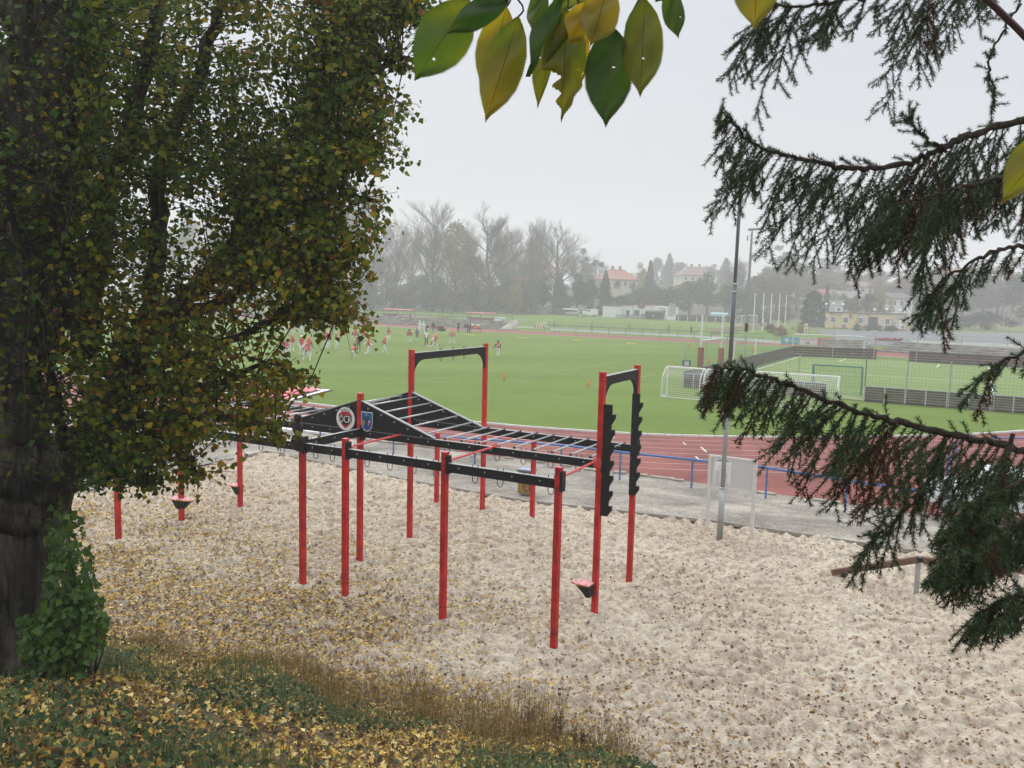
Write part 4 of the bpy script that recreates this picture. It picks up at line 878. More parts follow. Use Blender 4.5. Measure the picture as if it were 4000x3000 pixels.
cnt+=branch([(4300,1830,3.4),(4000,1760,3.3),(3800,1715,3.2),(3560,1660,3.1),(3400,1620,3.05),(3250,1570,3.),(3100,1510,3.),(2960,1460,2.95),(2880,1440,2.95),(2800,1432,2.9)],.019,104,(.24,.58),(-.30,0,-.3),1,.2,.8,start=.05,Lf=lambda t:.80 if t<.42 else (.66 if t<.6 else (.46 if t<.78 else .34)))
cnt+=branch([(4300,1700,2.9),(4100,1820,2.85),(3950,1900,2.8),(3850,1950,2.8),(3760,2000,2.75)],.012,44,(.12,.30),(-.5,0,-.25),2,.04,.7)
cnt+=branch([(4350,2080,2.8),(4100,2120,2.75),(3950,2150,2.7),(3800,2165,2.65),(3680,2190,2.6)],.012,60,(.09,.22),(-.5,-.1,-.1),2,.03,.7)
cnt+=branch([(4350,2250,2.7),(4150,2300,2.65),(3980,2330,2.6),(3900,2350,2.6),(3830,2400,2.55)],.01,44,(.08,.2),(-.4,0,-.35),2,.02,.7)
cnt+=branch([(4350,1950,2.75),(4100,1990,2.7),(3980,2040,2.65),(3880,2100,2.6)],.01,34,(.12,.26),(-.4,0,-.3),2,.05,.7)
cnt+=branch([(4300,2400,2.6),(4120,2380,2.55),(4000,2380,2.55),(3940,2390,2.5)],.008,16,(.08,.16),(-.4,0,-.3),2,.02,.7)
cnt+=branch([(3700,1690,3.2),(3640,1850,3.15),(3540,1990,3.1),(3440,2080,3.05),(3400,2130,3.)],.008,16,(.12,.28),(-.3,0,-.3),1,.05,.9)
cnt+=branch([(3960,1700,3.),(3900,1900,2.95),(3860,2050,2.9)],.008,22,(.2,.4),(-.3,0,-.3),1,.1,.9)
print('needles',cnt)
# ---------------------------------------------------------------- cherry leaves hanging into the top of the view
def cherrymat():
    m,nt,out=_new('cherry_leaf');L=nt.links.new;uv=nd(nt,'ShaderNodeUVMap');sp=nd(nt,'ShaderNodeSeparateXYZ');L(uv.outputs[0],sp.inputs[0])
    oi=nd(nt,'ShaderNodeObjectInfo');ab=nd(nt,'ShaderNodeMath',operation='ABSOLUTE');L(sp.outputs['Y'],ab.inputs[0])
    tc=nd(nt,'ShaderNodeTexCoord');no=nd(nt,'ShaderNodeTexNoise');no.inputs['Scale'].default_value=14;no.inputs['Detail'].default_value=5;L(tc.outputs['Object'],no.inputs['Vector'])
    mu=nd(nt,'ShaderNodeMath',operation='MULTIPLY_ADD');mu.inputs[1].default_value=.9;mu.inputs[2].default_value=-.45;L(no.outputs['Fac'],mu.inputs[0])
    oc=nd(nt,'ShaderNodeSeparateColor');L(oi.outputs['Color'],oc.inputs[0]);ad=nd(nt,'ShaderNodeMath',operation='ADD',use_clamp=True);L(oc.outputs[0],ad.inputs[0]);L(mu.outputs[0],ad.inputs[1])
    rp=ramp(nt,[(0,(.030,.075,.014)),(.35,(.080,.135,.015)),(.55,(.17,.18,.014)),(.75,(.27,.21,.013)),(1,(.46,.30,.017))]);L(ad.outputs[0],rp.inputs['Fac'])
    # side veins: diagonal bands from the midrib, and the midrib itself
    v1=nd(nt,'ShaderNodeMath',operation='MULTIPLY_ADD');v1.inputs[1].default_value=-.55;L(ab.outputs[0],v1.inputs[0]);L(sp.outputs['X'],v1.inputs[2])
    v2=nd(nt,'ShaderNodeMath',operation='MULTIPLY');v2.inputs[1].default_value=11.;L(v1.outputs[0],v2.inputs[0]);v3=nd(nt,'ShaderNodeMath',operation='FRACT');L(v2.outputs[0],v3.inputs[0])
    v4=nd(nt,'ShaderNodeMath',operation='LESS_THAN');v4.inputs[1].default_value=.07;L(v3.outputs[0],v4.inputs[0]);v5=nd(nt,'ShaderNodeMath',operation='LESS_THAN');v5.inputs[1].default_value=.022;L(ab.outputs[0],v5.inputs[0])
    v6=nd(nt,'ShaderNodeMath',operation='MULTIPLY');v6.inputs[1].default_value=.45;L(v4.outputs[0],v6.inputs[0])
    v7=nd(nt,'ShaderNodeMath',operation='MAXIMUM');L(v6.outputs[0],v7.inputs[0]);L(v5.outputs[0],v7.inputs[1])
    mx=nd(nt,'ShaderNodeMix',data_type='RGBA');L(v7.outputs[0],mx.inputs['Factor']);L(rp.outputs['Color'],mx.inputs['A']);mx.inputs['B'].default_value=(.07,.055,.012,1)
    p=nd(nt,'ShaderNodeBsdfPrincipled');p.inputs['Roughness'].default_value=.45;t=nd(nt,'ShaderNodeBsdfTranslucent');ms=nd(nt,'ShaderNodeMixShader');ms.inputs[0].default_value=.68
    L(mx.outputs['Result'],p.inputs['Base Color']);L(mx.outputs['Result'],t.inputs['Color']);L(p.outputs[0],ms.inputs[1]);L(t.outputs[0],ms.inputs[2])
    bp=nd(nt,'ShaderNodeBump');bp.inputs['Strength'].default_value=.4;bp.inputs['Distance'].default_value=.002;L(v7.outputs[0],bp.inputs['Height']);L(bp.outputs[0],p.inputs['Normal'])
    L(ms.outputs[0],out.inputs['Surface']);return m
M_CH=cherrymat()
CY=1.02
cht=thing('cherry_branch','hanging cherry twig with big serrated green and yellow leaves at the top','branch',P(2250,-420,CY))
tb_=[P(2900,-700,1.15),P(2600,-480,1.08),P(2300,-330,CY),P(2100,-220,CY),P(1850,-170,1.),P(1650,-200,1.)]
mb=MB();mb.tube(smooth(tb_,6),.004,7);mb.tube(smooth([P(2600,-480,1.08),P(3000,-420,1.1),P(3600,-200,1.1),P(4100,250,1.1),P(4150,480,1.1)],6),.004,6);tg_=build('twig',mb,mat('cherry_twig',(.05,.022,.02),.6,.25,60),cht)
def cleaf(base,tip,w,hue,depth,fold=.25,curl=.12,notch=None,yaw=0.,shape=.42):
    b=P(base[0],base[1],depth);t=P(tip[0],tip[1],depth-.03+.05*RNG.random());ax=t-b;L_=np.linalg.norm(ax);ax/=L_
    vd=nrm((b+t)/2-CAM);W=nrm(np.cross(ax,vd));N=np.cross(W,ax);W=nrm(W*math.cos(yaw)+N*math.sin(yaw));N=np.cross(W,ax)
    wd=w/F*depth*.97
    nu,nv=84,8;V=[];UVs=[]
    for i in range(nu+1):
        u=i/nu;e=shape*1.;hw=wd/2*(np.interp(u,[0,.06,.15,.3,.45,.6,.75,.86,.93,1],[.02,.3,.62,.92,1.,.93,.68,.38,.14,0.0]))
        for j in range(-nv,nv+1):
            s=j/nv;ex=1.
            if abs(j)==nv: ex=1.+.05*((i%2)*2-1)*(hw>wd*.05)
            off=hw*s*ex
            if notch is not None:
                off*=notch(u,s)
            uu=u+(.012 if abs(j)==nv and i%2 else 0)
            z=fold*abs(off)-curl*L_*u*u*.6+.004*math.sin(u*9+s*3)
            q=b+ax*L_*uu+W*off+N*z;V.append(q);UVs.append((u,s))
    n2=2*nv+1;fs=[(i*n2+j,i*n2+j+1,(i+1)*n2+j+1,(i+1)*n2+j) for i in range(nu) for j in range(2*nv)]
    hol=[(RNG.uniform(.3,.8),RNG.uniform(-.7,.7)) for _ in range(RNG.integers(0,2))]
    fs=[f for f in fs if not any(abs(UVs[f[0]][0]-h[0])<.010 and abs(UVs[f[0]][1]-h[1])<.07 for h in hol)]
    mb=MB();mb.add(V,fs);o=build('leaf',mb,M_CH,cht,True);ul=o.data.uv_layers.new(name='UVMap');li=np.empty(len(o.data.loops),np.int32);o.data.loops.foreach_get('vertex_index',li);ul.data.foreach_set('uv',np.array(UVs,np.float32)[li].ravel())
    o.color=(hue,hue,hue,1)
    # petiole up to the twig
    k=min(range(len(tb_)),key=lambda i:np.linalg.norm(tb_[i]-b)) if base[0]<2750 else None
    up=tb_[k] if k is not None else b-ax*.05;m_=(b+up)/2+np.array([0,0,.01]);pm=MB();pm.tube(smooth([b,b-ax*.012,m_,up],3),.0011,5);build('leaf_stalk',pm,MATS['cherry_twig'],o)
    return o
torn=lambda u,s:1. if u<.55 else (.0 if (s<0 and False) else 1.)
cleaf((1835,-5),(1619,315),215,.42,1.0,.2)
cleaf((2000,-30),(1738,138),105,.18,.97,.3)
cleaf((1980,25),(1885,363),150,.62,1.05,.2)
cleaf((2028,62),(1893,488),165,.56,.99,.25)
cleaf((2200,-30),(2045,300),85,.08,.97,.5,yaw=.6)
cleaf((2190,20),(2100,425),130,.57,1.01,.2,notch=lambda u,s:1. if u<.6 or s<.1 else .35)
cleaf((2215,30),(2192,492),175,.60,1.02,.15,notch=lambda u,s:(1. if u<.52 else (.35+.25*math.sin(u*40) if s<0 else .9+.1*math.sin(u*31))))
cleaf((2310,5),(2215,180),110,.86,.98,.35,yaw=.3)
cleaf((2380,-70),(2303,195),150,.74,.97,.3)
cleaf((2290,110),(2255,360),55,.85,1.06,.2)
cleaf((2388,95),(2366,507),188,.12,1.0,.12)
cleaf((2520,-10),(2500,392),160,.48,.99,.35)
cleaf((2500,-20),(2470,240),70,.2,1.03,.5,yaw=.7)
cleaf((2610,-50),(2652,158),85,.25,1.0,.25)
cleaf((2960,-190),(2948,122),170,.55,1.08,.15)
cleaf((1730,-190),(1612,25),130,.78,1.02,.2)
cleaf((2240,-90),(2180,55),110,.25,1.05,.3)
cleaf((2120,-60),(2080,150),80,.22,1.07,.4)
cleaf((2640,-120),(2560,10),110,.1,1.04,.3)
cleaf((2420,-120),(2250,20),120,.3,1.06,.3)
cleaf((4150,480),(3898,800),150,.62,1.1,.4,yaw=.3)
# ---------------------------------------------------------------- people
MAT_C={}
def cm(name,c,rough=.8): 
    if name not in MAT_C: MAT_C[name]=mat(name,c,rough,.08,6,spec=.2)
    return MAT_C[name]
C_=dict(red=(.50,.035,.045),white=(.68,.68,.69),black=(.012,.012,.014),skin=(.42,.25,.18),grey=(.10,.10,.11),orange=(.75,.17,.06),teal=(.06,.15,.20),khaki=(.42,.34,.22),yellow=(.62,.43,.04),jean=(.13,.18,.28),lilac=(.36,.34,.46),dgreen=(.03,.05,.05),ltblue=(.35,.42,.52),hair=(.03,.02,.015),dred=(.16,.02,.03))
def mc(n): return cm('cloth_'+n,C_[n]) if n not in('skin','orange','hair') else cm(n+'_surface',C_[n],.45 if n=='orange' else .6)
def ik(a,b,l1,l2,bend):
    d=b-a;L=min(np.linalg.norm(d),l1+l2-.002);d=nrm(d);x=(l1*l1-l2*l2+L*L)/(2*L);h=math.sqrt(max(l1*l1-x*x,0));bend=np.asarray(bend,float);bend=nrm(bend-d*(bend@d));return a+d*x+bend*h
def body(pads,lean=0,fl=(-.12,0),fr=(.12,0),liftl=0,liftr=0,drop=0,hl=None,hr=None,headpitch=0,twist=0):
    """one continuous skinned figure facing -Y; returns verts, faces and the zone of every face"""
    hz=.95-drop;hip=np.array([0,0,hz]);la=math.radians(lean);tw=math.radians(twist)
    def T(x,y,z):
        x,y=x*math.cos(tw)-y*math.sin(tw),x*math.sin(tw)+y*math.cos(tw)
        return hip+np.array([x,y*math.cos(la)-z*math.sin(la),y*math.sin(la)+z*math.cos(la)])
    sw=.225 if pads else .19
    J={'pel':hip,'spi':T(0,0,.2),'che':T(0,.01,.4),'nec':T(0,0,.56)};hp=math.radians(headpitch)
    J['hed']=J['nec']+np.array([0,-math.sin(la*.4+hp)*.12-.02,.13*math.cos(la*.4+hp)]);J['crn']=J['hed']+np.array([0,-.01-.1*math.sin(la*.4+hp),.12*math.cos(la*.5+hp)])
    for s,n in((-1,'l'),(1,'r')):
        f=fl if s<0 else fr;li=liftl if s<0 else liftr
        J['sh'+n]=T(s*sw,0,.47);h=(hl if s<0 else hr);h=np.array(h) if h is not None else T(s*(sw+.08),-.03,-.08)
        J['ha'+n]=h;J['el'+n]=ik(J['sh'+n],h,.30,.27,(s*.6,.8,-.3));J['fi'+n]=h+nrm(h-J['el'+n])*.10
        J['hi'+n]=hip+np.array([s*.10,0,-.04]);J['an'+n]=np.array([f[0],f[1],.09+li]);J['kn'+n]=ik(J['hi'+n],J['an'+n],.43,.43,(s*.15,-1,.1));J['to'+n]=J['an'+n]+np.array([s*.04,-.17,-.05 if li<.1 else -.14])
    E=[('pel','spi','T'),('spi','che','T'),('che','nec','T'),('nec','hed','H'),('hed','crn','H')]
    for n in 'lr': E+=[('che','sh'+n,'T'),('sh'+n,'el'+n,'S'),('el'+n,'ha'+n,'A'),('ha'+n,'fi'+n,'H'),('pel','hi'+n,'P'),('hi'+n,'kn'+n,'P'),('kn'+n,'an'+n,'K'),('an'+n,'to'+n,'F')]
    R=dict(pel=.145,spi=.14,che=.165 if pads else .15,nec=.062,hed=.095,crn=.085)
    for n in 'lr': R.update({'sh'+n:.105 if pads else .075,'el'+n:.052,'ha'+n:.037,'fi'+n:.03,'hi'+n:.105,'kn'+n:.068,'an'+n:.05,'to'+n:.045})
    ks=list(J);me=bpy.data.meshes.new('sk');me.from_pydata([tuple(J[k]) for k in ks],[(ks.index(a),ks.index(b)) for a,b,_ in E],[])
    o=bpy.data.objects.new('sk',me);COL.objects.link(o);o.modifiers.new('s','SKIN');ss=o.modifiers.new('u','SUBSURF');ss.levels=1
    for i,k in enumerate(ks):
        q=me.skin_vertices[0].data[i];q.radius=(R[k],R[k]*(.8 if k in('pel','spi','che') else 1));q.use_root=(k=='pel')
    dg=bpy.context.evaluated_depsgraph_get();m2=bpy.data.meshes.new_from_object(o.evaluated_get(dg));COL.objects.unlink(o);bpy.data.objects.remove(o)
    m2.name='body';Z=['T','S','A','H','P','K','F']
    segs=[(J[a],J[b],Z.index(z),(R[a]+R[b])/2) for a,b,z in E];zi=[]
    for p in m2.polygons:
        c=np.array(p.center);best=None
        for a,b,z,r in segs:
            d=b-a;t=min(1,max(0,(c-a)@d/(d@d)));q=np.linalg.norm(c-a-d*t)/r
            if best is None or q<best[0]:best=(q,z)
        zi.append(best[1])
    m2.materials.clear()
    for _ in Z:m2.materials.append(mc('white'))
    m2.polygons.foreach_set('material_index',zi);m2.polygons.foreach_set('use_smooth',[True]*len(zi));m2.update()
    return m2,J
POSES={}
SP=dict(stand={},stand2=dict(fl=(-.16,.05),fr=(.14,-.12),twist=12),wide=dict(fl=(-.36,.03),fr=(.36,-.05),drop=.10,lean=10,hl=(-.30,-.28,.95),hr=(.30,-.28,.95)),
 cross=dict(hl=(.10,-.24,1.20),hr=(-.10,-.24,1.22)),bent=dict(lean=48,drop=.12,fl=(-.2,.05),fr=(.2,.05),hl=(-.2,-.30,.58),hr=(.2,-.30,.58),headpitch=-10),
 walk=dict(fl=(-.10,.26),fr=(.10,-.30),drop=.04,liftl=.05,lean=5,hl=(-.3,-.25,.9),hr=(.28,.2,.92)),stride=dict(fl=(-.12,.45),fr=(.13,-.38),drop=.12,liftl=.06,lean=12,hl=(-.25,-.35,1.05),hr=(.27,.25,1.0)),
 run=dict(fl=(-.1,.62),fr=(.1,-.2),drop=.08,liftl=.28,lean=22,hl=(-.2,-.45,1.15),hr=(.25,.25,1.05)),jog=dict(fl=(-.22,.1),fr=(.28,-.18),drop=.14,lean=14,hl=(-.26,-.34,1.08),hr=(.26,-.34,1.10),twist=18),
 point=dict(hl=(-.3,-.05,.86),hr=(.52,-.1,.92),fl=(-.1,.12),fr=(.1,-.14)),hips=dict(hl=(-.2,-.12,1.0),hr=(.2,-.12,1.0)),hold=dict(hl=(-.06,-.3,1.1),hr=(.08,-.3,1.12),twist=-10))
M_ORH=cm('helmet_orange',(.78,.20,.10),.3)
def person(px,feet,head,pose,face,label,cols,pads=True,helmet=None,hair='hair',num=None,facing_cam=False,group=None,hat=None):
    b=G(px,feet,0.);h=hgt(b,head);h=min(max(h,1.62),2.0)
    t=thing('person',label,'person',b,group);key=(pose,pads)
    if key not in POSES: POSES[key]=body(pads,**SP[pose])
    m,J=POSES[key]
    o=link('body',m,t)
    for i,c in enumerate(cols):
        o.material_slots[i].link='OBJECT';o.material_slots[i].material=mc(c)
    c=np.array(J['hed'])*.45+np.array(J['crn'])*.55
    if helmet:
        k=('helmet',key)
        if k not in POSES:
            mb=MB();mb.ball(c+np.array([0,.015,.02]),(.135,.15,.145),12);d=c+np.array([0,-.13,-.07])
            for zz in(0,.06): mb.tube([d+np.array([-.10,.08,zz]),d+np.array([-.05,0,zz]),d+np.array([.05,0,zz]),d+np.array([.10,.08,zz])],.012,4,mi=1)
            q=build('helmet',mb,[M_ORH,cm('face_mask',(.5,.5,.5))],None,True);POSES[k]=q.data;bpy.data.objects.remove(q)
        q=link('helmet',POSES[k],t);q.material_slots[0].link='OBJECT';q.material_slots[0].material={'orange':M_ORH,'white':cm('helmet_white',(.7,.7,.7),.3),'black':cm('helmet_black',(.02,.025,.025),.3)}[helmet]
    else:
        k=('hair',key)
        if k not in POSES:
            mb=MB();mb.ball(c+np.array([0,.022,.045]),(.105,.115,.10),10);q=build('hair',mb,mc('hair'),None,True);POSES[k]=q.data;bpy.data.objects.remove(q)
        q=link('hair',POSES[k],t);q.material_slots[0].link='OBJECT';q.material_slots[0].material=mc(hair)
    if num:
        s=J['che'];M=Matrix.Translation(Vector((s[0],s[1]+.175,s[2]-.02)))@Matrix.Rotation(math.pi,4,'Z')@Matrix.Rotation(math.pi/2,4,'X')
        text('jersey_number',num,.34,cm('number_white',(.75,.75,.75)),None,M,.01).parent=t
    sc=h/1.90 if helmet else h/1.82
    if pose in('bent',): sc=1.
    if pose in('wide','run','stride','jog'): sc=min(1.04,sc*1.06)
    t.scale=(sc,)*3;t.rotation_euler=(0,0,math.radians(face));return t
# zones: torso, upper arm, forearm, head+hand, thigh, shin, foot
RW=('red','red','white','skin','white','white','white');RS=('red','red','skin','skin','white','white','white');RB=('red','black','black','skin','white','white','white')
WW=('white','white','white','skin','white','white','white');BK=('black','black','black','skin','black','black','black')
# face: 0 looks toward the camera, 180 away, 90 to the right
PL=[
(1096,1398,1326,'stand2',170,'player in red jersey number 10 with bare shins, seen from behind at the tree edge',('red','white','white','skin','white','skin','white'),True,'orange','10'),
(1109,1394,1325,'stand',200,'person all in black half hidden between two red and white players',BK,False,None,None),
(1120,1400,1326,'cross',20,'player in red jersey and orange helmet with arms crossed beside number 10',RW,True,'orange',None),
(1142,1378,1304,'stand2',240,'slim player with orange helmet standing alone behind the pair at the tree edge',RW,True,'orange',None),
(1178,1385,1306,'stand',10,'player in red jersey with pale helmet facing forward behind number 33',('red','white','white','skin','white','white','white'),True,'white',None),
(1207,1395,1308,'stand2',200,'tall player with orange helmet and black sleeves just behind number 33',RB,True,'orange',None),
(1197,1412,1336,'wide',172,'player in red jersey number 33 standing with legs spread, seen from behind',RW,True,'orange','33'),
(1281,1365,1292,'hold',30,'player with orange helmet in white sleeves and white trousers, pair partner in front',RW,True,'orange',None),
(1277,1361,1288,'stand',200,'orange helmeted player almost hidden behind his partner',('red','red','white','skin','white','white','white'),True,'orange',None),
(1313,1364,1297,'stand2',80,'slender player with orange helmet seen from the side, black stripe on trousers',RW,True,'orange',None),
(1374,1405,1337,'bent',150,'player bent forward with hands on knees, black sleeves and dark helmet',('red','black','black','skin','white','skin','white'),True,'black','41'),
(1386,1345,1282,'stand',190,'player with orange helmet and black waist half hidden by leaves',('red','black','white','skin','white','skin','white'),True,'orange',None),
(1400,1370,1306,'stand2',185,'slim person in dark red top and black shorts looking away',('dred','red','skin','skin','black','black','black'),False,None,None),
(1424,1343,1287,'stand',175,'player in red with black sleeves and white shorts behind the striding player',('red','black','black','skin','white','skin','white'),True,'black',None),
(1437,1388,1316,'stride',130,'player striding to the right with orange helmet, white arms and trousers',('red','white','white','skin','white','white','white'),True,'orange',None),
(1500,1381,1311,'walk',110,'player with orange helmet and bare arms walking right, black stripe on trousers',RS,True,'orange',None),
(1518,1340,1277,'cross',5,'player with dark helmet and arms crossed over a red jersey',('red','red','white','skin','white','white','white'),True,'black',None),
(1599,1340,1282,'walk',200,'player in dark helmet with black sleeves walking away',RB,True,'black',None),
(1629,1333,1281,'hips',10,'person in grey sweatshirt and grey shorts standing on the grass',('grey','grey','grey','skin','grey','white','black'),False,None,None),
(1665,1350,1290,'stand',5,'person in white shirt with red sleeves and black trousers',('white','red','red','skin','black','black','black'),False,None,None),
(1697,1368,1301,'run',70,'running player with orange helmet and black patch, leading the pair',('red','red','white','skin','white','white','white'),True,'orange',None),
(1687,1362,1306,'run',75,'running player close behind the leader, white jersey top and red shorts',('white','white','white','skin','red','white','white'),True,'orange',None),
(1767,1343,1282,'jog',185,'player in red jersey with orange helmet crouching ready, seen from behind',('red','red','white','skin','white','white','white'),True,'orange','57'),
(1790,1299,1254,'cross',0,'person all in black with arms folded near the track',BK,False,None,None),
(1818,1302,1259,'stand2',30,'person in black jacket and lilac trousers by the drinks table',('black','black','black','skin','lilac','lilac','white'),False,None,None),
(1827,1301,1260,'stand',300,'person in black, middle one of the three by the drinks table',BK,False,None,None),
(1836,1302,1258,'stand',250,'person in black nearest the red coolers',('black','black','black','skin','black','grey','white'),False,None,None),
(1639,1302,1252,'stand',340,'player in white jersey with orange shoulders and bare head by the stands',('white','orange','white','skin','white','white','white'),True,'white',None),
(1655,1302,1254,'walk',200,'player in white jersey with black number and white helmet by the stands',WW,True,'white','82'),
(1692,1303,1257,'stand',180,'person in dark hooded jacket and blue jeans beside the kit bench',('black','black','black','hair','jean','jean','white'),False,None,None),
(1945,1393,1327,'point',183,'player in red jersey number 24 with dark helmet walking away alone on the pitch',('red','black','black','skin','white','white','white'),True,'black','24'),
(1110,1303,1252,'stand',10,'player in white jersey with dark number, farthest left through the leaves',WW,True,'black',None),
(1131,1312,1262,'stand2',20,'person in yellow shirt and khaki trousers seen through the leaves',('yellow','yellow','yellow','skin','khaki','khaki','black'),False,None,None),
(1147,1304,1251,'stand',200,'player in white with white helmet next to the yellow shirt',WW,True,'white',None),
(1177,1303,1256,'walk',60,'player in white with dark shoulders walking behind the leaves',('white','black','white','skin','white','white','white'),True,'black',None),
(1223,1314,1262,'walk',150,'player in white top and pale blue trousers half hidden by leaves',('white','white','skin','skin','ltblue','ltblue','white'),True,'white',None),
(1254,1309,1259,'hips',350,'person in teal jacket and khaki trousers standing on the grass',('teal','teal','teal','skin','khaki','khaki','white'),False,None,None),
(1269,1303,1258,'stand',350,'person in dark grey clothes directly right of the teal jacket',('grey','grey','grey','skin','grey','grey','black'),False,None,None),
(1297,1309,1258,'stand2',340,'person in black jacket and trousers, right end of the three standing coaches',BK,False,None,None),
(1358,1304,1247,'walk',80,'player in white helmet beyond the branch tips near the far track',WW,True,'white',None),
(1391,1298,1246,'stand',190,'person in pale blue jacket behind the branch tips by the stands',('ltblue','ltblue','ltblue','skin','jean','jean','white'),False,None,None),
]
for (px,ft,hd,po,fc,lb,co_,pads,hm,nm) in PL:
    person(px,ft,hd,po,fc,lb,co_,pads,hm,num=nm)
# small kit on the pitch
M_ORG=cm('pylon_orange',(.85,.20,.03));M_YEL=cm('marker_yellow',(.80,.68,.10))
for (x,y,t,l) in ((1969,1485,1460,'orange foam pylon on the grass beside the tall cross beam frame'),(2298,1512,1486,'orange foam pylon on the grass left of the white goals'),(2770,1421,1400,'orange pylon between the padded goalposts'),(2938,1374,1357,'orange pylon beyond the net right of the goalposts'),(2692,1358,1342,'small far orange pylon left of the goalposts'),(2623,1440,1421,'orange pylon just behind the nearest white goal')):
    b=G(x,y);h=hgt(b,t);o=thing('pylon',l,'pylon',b,'orange pylons on the pitch');mb=MB();mb.lathe(b,[(.075,0),(.085,.02),(.08,h*.9),(.06,h),(.01,h)],10);build('foam_body',mb,M_ORG,o,True)
for i,(x,y) in enumerate(((1464,1287),(1620,1296),(1840,1309),(2038,1321),(2257,1331),(2465,1342))):
    b=G(x,y);mb=MB();mb.bar(b+np.array([-.65,.1,.05]),b+np.array([.65,-.1,.05]),.25,.06);mb.bar(b+np.array([-.62,.1,.09]),b+np.array([.62,-.1,.09]),.1,.03)
    o=build('yard_marker',mb,M_YEL);tag(o,['farthest left','second from the left','middle left','middle right','second from the right','farthest right'][i]+' of the flat yellow yard markers along the far touchline','marker','yellow yard markers')
# kit bench with bags, drinks table with coolers
b=G(1697,1292);bn=thing('kit_bench','low bench piled with dark clothes by the far running track','bench',b)
mb=MB();mb.box(b+UP*.42,(3.3,.45,.06),-.3);build('seat',mb,MATS['black_board'],bn)
for dx in(-1.4,1.4):
    mb=MB();mb.box(b+np.array([dx*.95,-dx*.3,.2]),(.06,.4,.4),-.3);build('leg',mb,MATS['black_board'],bn)
for i,(dx,dz,c,s) in enumerate(((-1.3,.62,'black',(.35,.25,.22)),(.3,.60,'red',(.55,.25,.2)),(1.2,.6,'black',(.5,.22,.2)))):
    p=b+np.array([dx*.95,-dx*.3,dz]);mb=MB();mb.ball(p,s,10);tag(build('kit_bag',mb,mc(c),None,True),['black bag at the left end of the kit bench','red heap of clothes in the middle of the kit bench','black jacket bundle at the right end of the kit bench'][i],'bag','bags on the kit bench')
p=G(1725,1293)+UP*.2;mb=MB();mb.ball(p,(.75,.3,.22),10);tag(build('kit_bag',mb,mc('black'),None,True),'long black holdall lying on the grass right of the kit bench','bag')
b=G(1857,1299);dt=thing('drinks_table','low folding table carrying two red drinks coolers beside the track','table',b)
mb=MB();mb.box(b+UP*.62,(2.0,.6,.05),-.35);build('table_top',mb,MATS['black_board'],dt)
for sx_ in(-.85,.85):
    for sy in(-.22,.22):
        q=b+np.array([sx_*.94+sy*.34,sy*.94-sx_*.34,0]);mb=MB();mb.tube([q,q+UP*.6],.025,5);build('leg',mb,MATS['black_board'],dt)
for i,dx in enumerate((-.5,.5)):
    q=b+np.array([dx*.94,-dx*.34,.645]);o=thing('drinks_cooler',['red drinks cooler with white lid, left one on the table','red drinks cooler with white lid, right one on the table'][i],'cooler',q,'coolers on the drinks table');mb=MB();mb.lathe(q,[(.26,0),(.3,.05),(.31,.5),(.28,.52)],12);build('tank',mb,cm('cooler_red',(.62,.09,.05)),o,True);mb=MB();mb.lathe(q,[(.31,.525),(.32,.6),(.2,.64),(.01,.65)],12);build('lid',mb,M_WLINE,o)
# ---------------------------------------------------------------- nets, goals and the small artificial pitch
M_NETW=cm('net_white',(.62,.62,.62));M_NETG=cm('net_green',(.05,.26,.12));M_PGREY=cm('post_grey',(.30,.33,.34),.5);M_WPOST=cm('white_post',(.70,.70,.70),.5);M_DGREEN=cm('dark_green_metal',(.03,.09,.07),.5)
def netquad(mb,a,b,c,d,sp,w=.014,mi=0,jit=.0):
    a,b,c,d=[np.asarray(q,float) for q in(a,b,c,d)];n=nrm(np.cross(b-a,d-a))
    nu=max(1,int(np.linalg.norm(b-a)/sp));nv=max(1,int(np.linalg.norm(d-a)/sp))
    for i in range(nu+1):
        t=i/nu;p=a+(b-a)*t;q=d+(c-d)*t;s=nrm(np.cross(n,q-p))*w/2;mb.add([p-s,p+s,q+s,q-s],[(0,1,2,3)],mi)
    for j in range(nv+1):
        t=j/nv;p=a+(d-a)*t;q=b+(c-b)*t;s=nrm(np.cross(n,q-p))*w/2;mb.add([p-s+n*.004,p+s+n*.004,q+s+n*.004,q-s+n*.004],[(0,1,2,3)],mi)
def goal(a,b,h,dep,label,fm,nm,sp=.14,r=.05,top=.5,grp='white portable goals',w=.014):
    a=np.asarray(a,float);b=np.asarray(b,float);d=nrm(b-a);n=np.array([d[1],-d[0],0])*(1 if dep>0 else -1);dep=abs(dep);t=thing('football_goal',label,'goal',(a+b)/2,grp)
    U=np.array([0,0,1.]);
    for p in(a,b):
        mb=MB();mb.tube([p,p+U*h],r,8);build('upright',mb,fm,t)
        mb=MB();mb.tube([p+U*h,p+U*h*.98+n*top*dep*.7,p+U*h*.7+n*dep*.85,p+n*dep,],r*.7,6);mb.tube([p,p+n*dep],r*.7,6);build('side_frame',mb,fm,t)
    mb=MB();mb.tube([a+U*h,b+U*h],r,8);build('crossbar',mb,fm,t);mb=MB();mb.tube([a+n*dep,b+n*dep],r*.7,6);build('ground_bar',mb,fm,t)
    mb=MB();k1=n*top*dep*.7+U*h*.98;k2=n*dep*.85+U*h*.7;k3=n*dep
    netquad(mb,a+U*h,b+U*h,b+k1,a+k1,sp,w);netquad(mb,a+k1,b+k1,b+k2,a+k2,sp,w);netquad(mb,a+k2,b+k2,b+k3,a+k3,sp,w)
    for p in(a,b): netquad(mb,p,p+k3,p+k2,p+U*h*.7,sp,w);netquad(mb,p+U*h*.7,p+k2,p+k1,p+U*h,sp,w)
    build('net',mb,nm,t);return t
goal(G(2605,1543),G(2750,1556),2.0,1.1,'white portable goal farthest left on the grass, its back to the sand',M_WPOST,M_NETW)
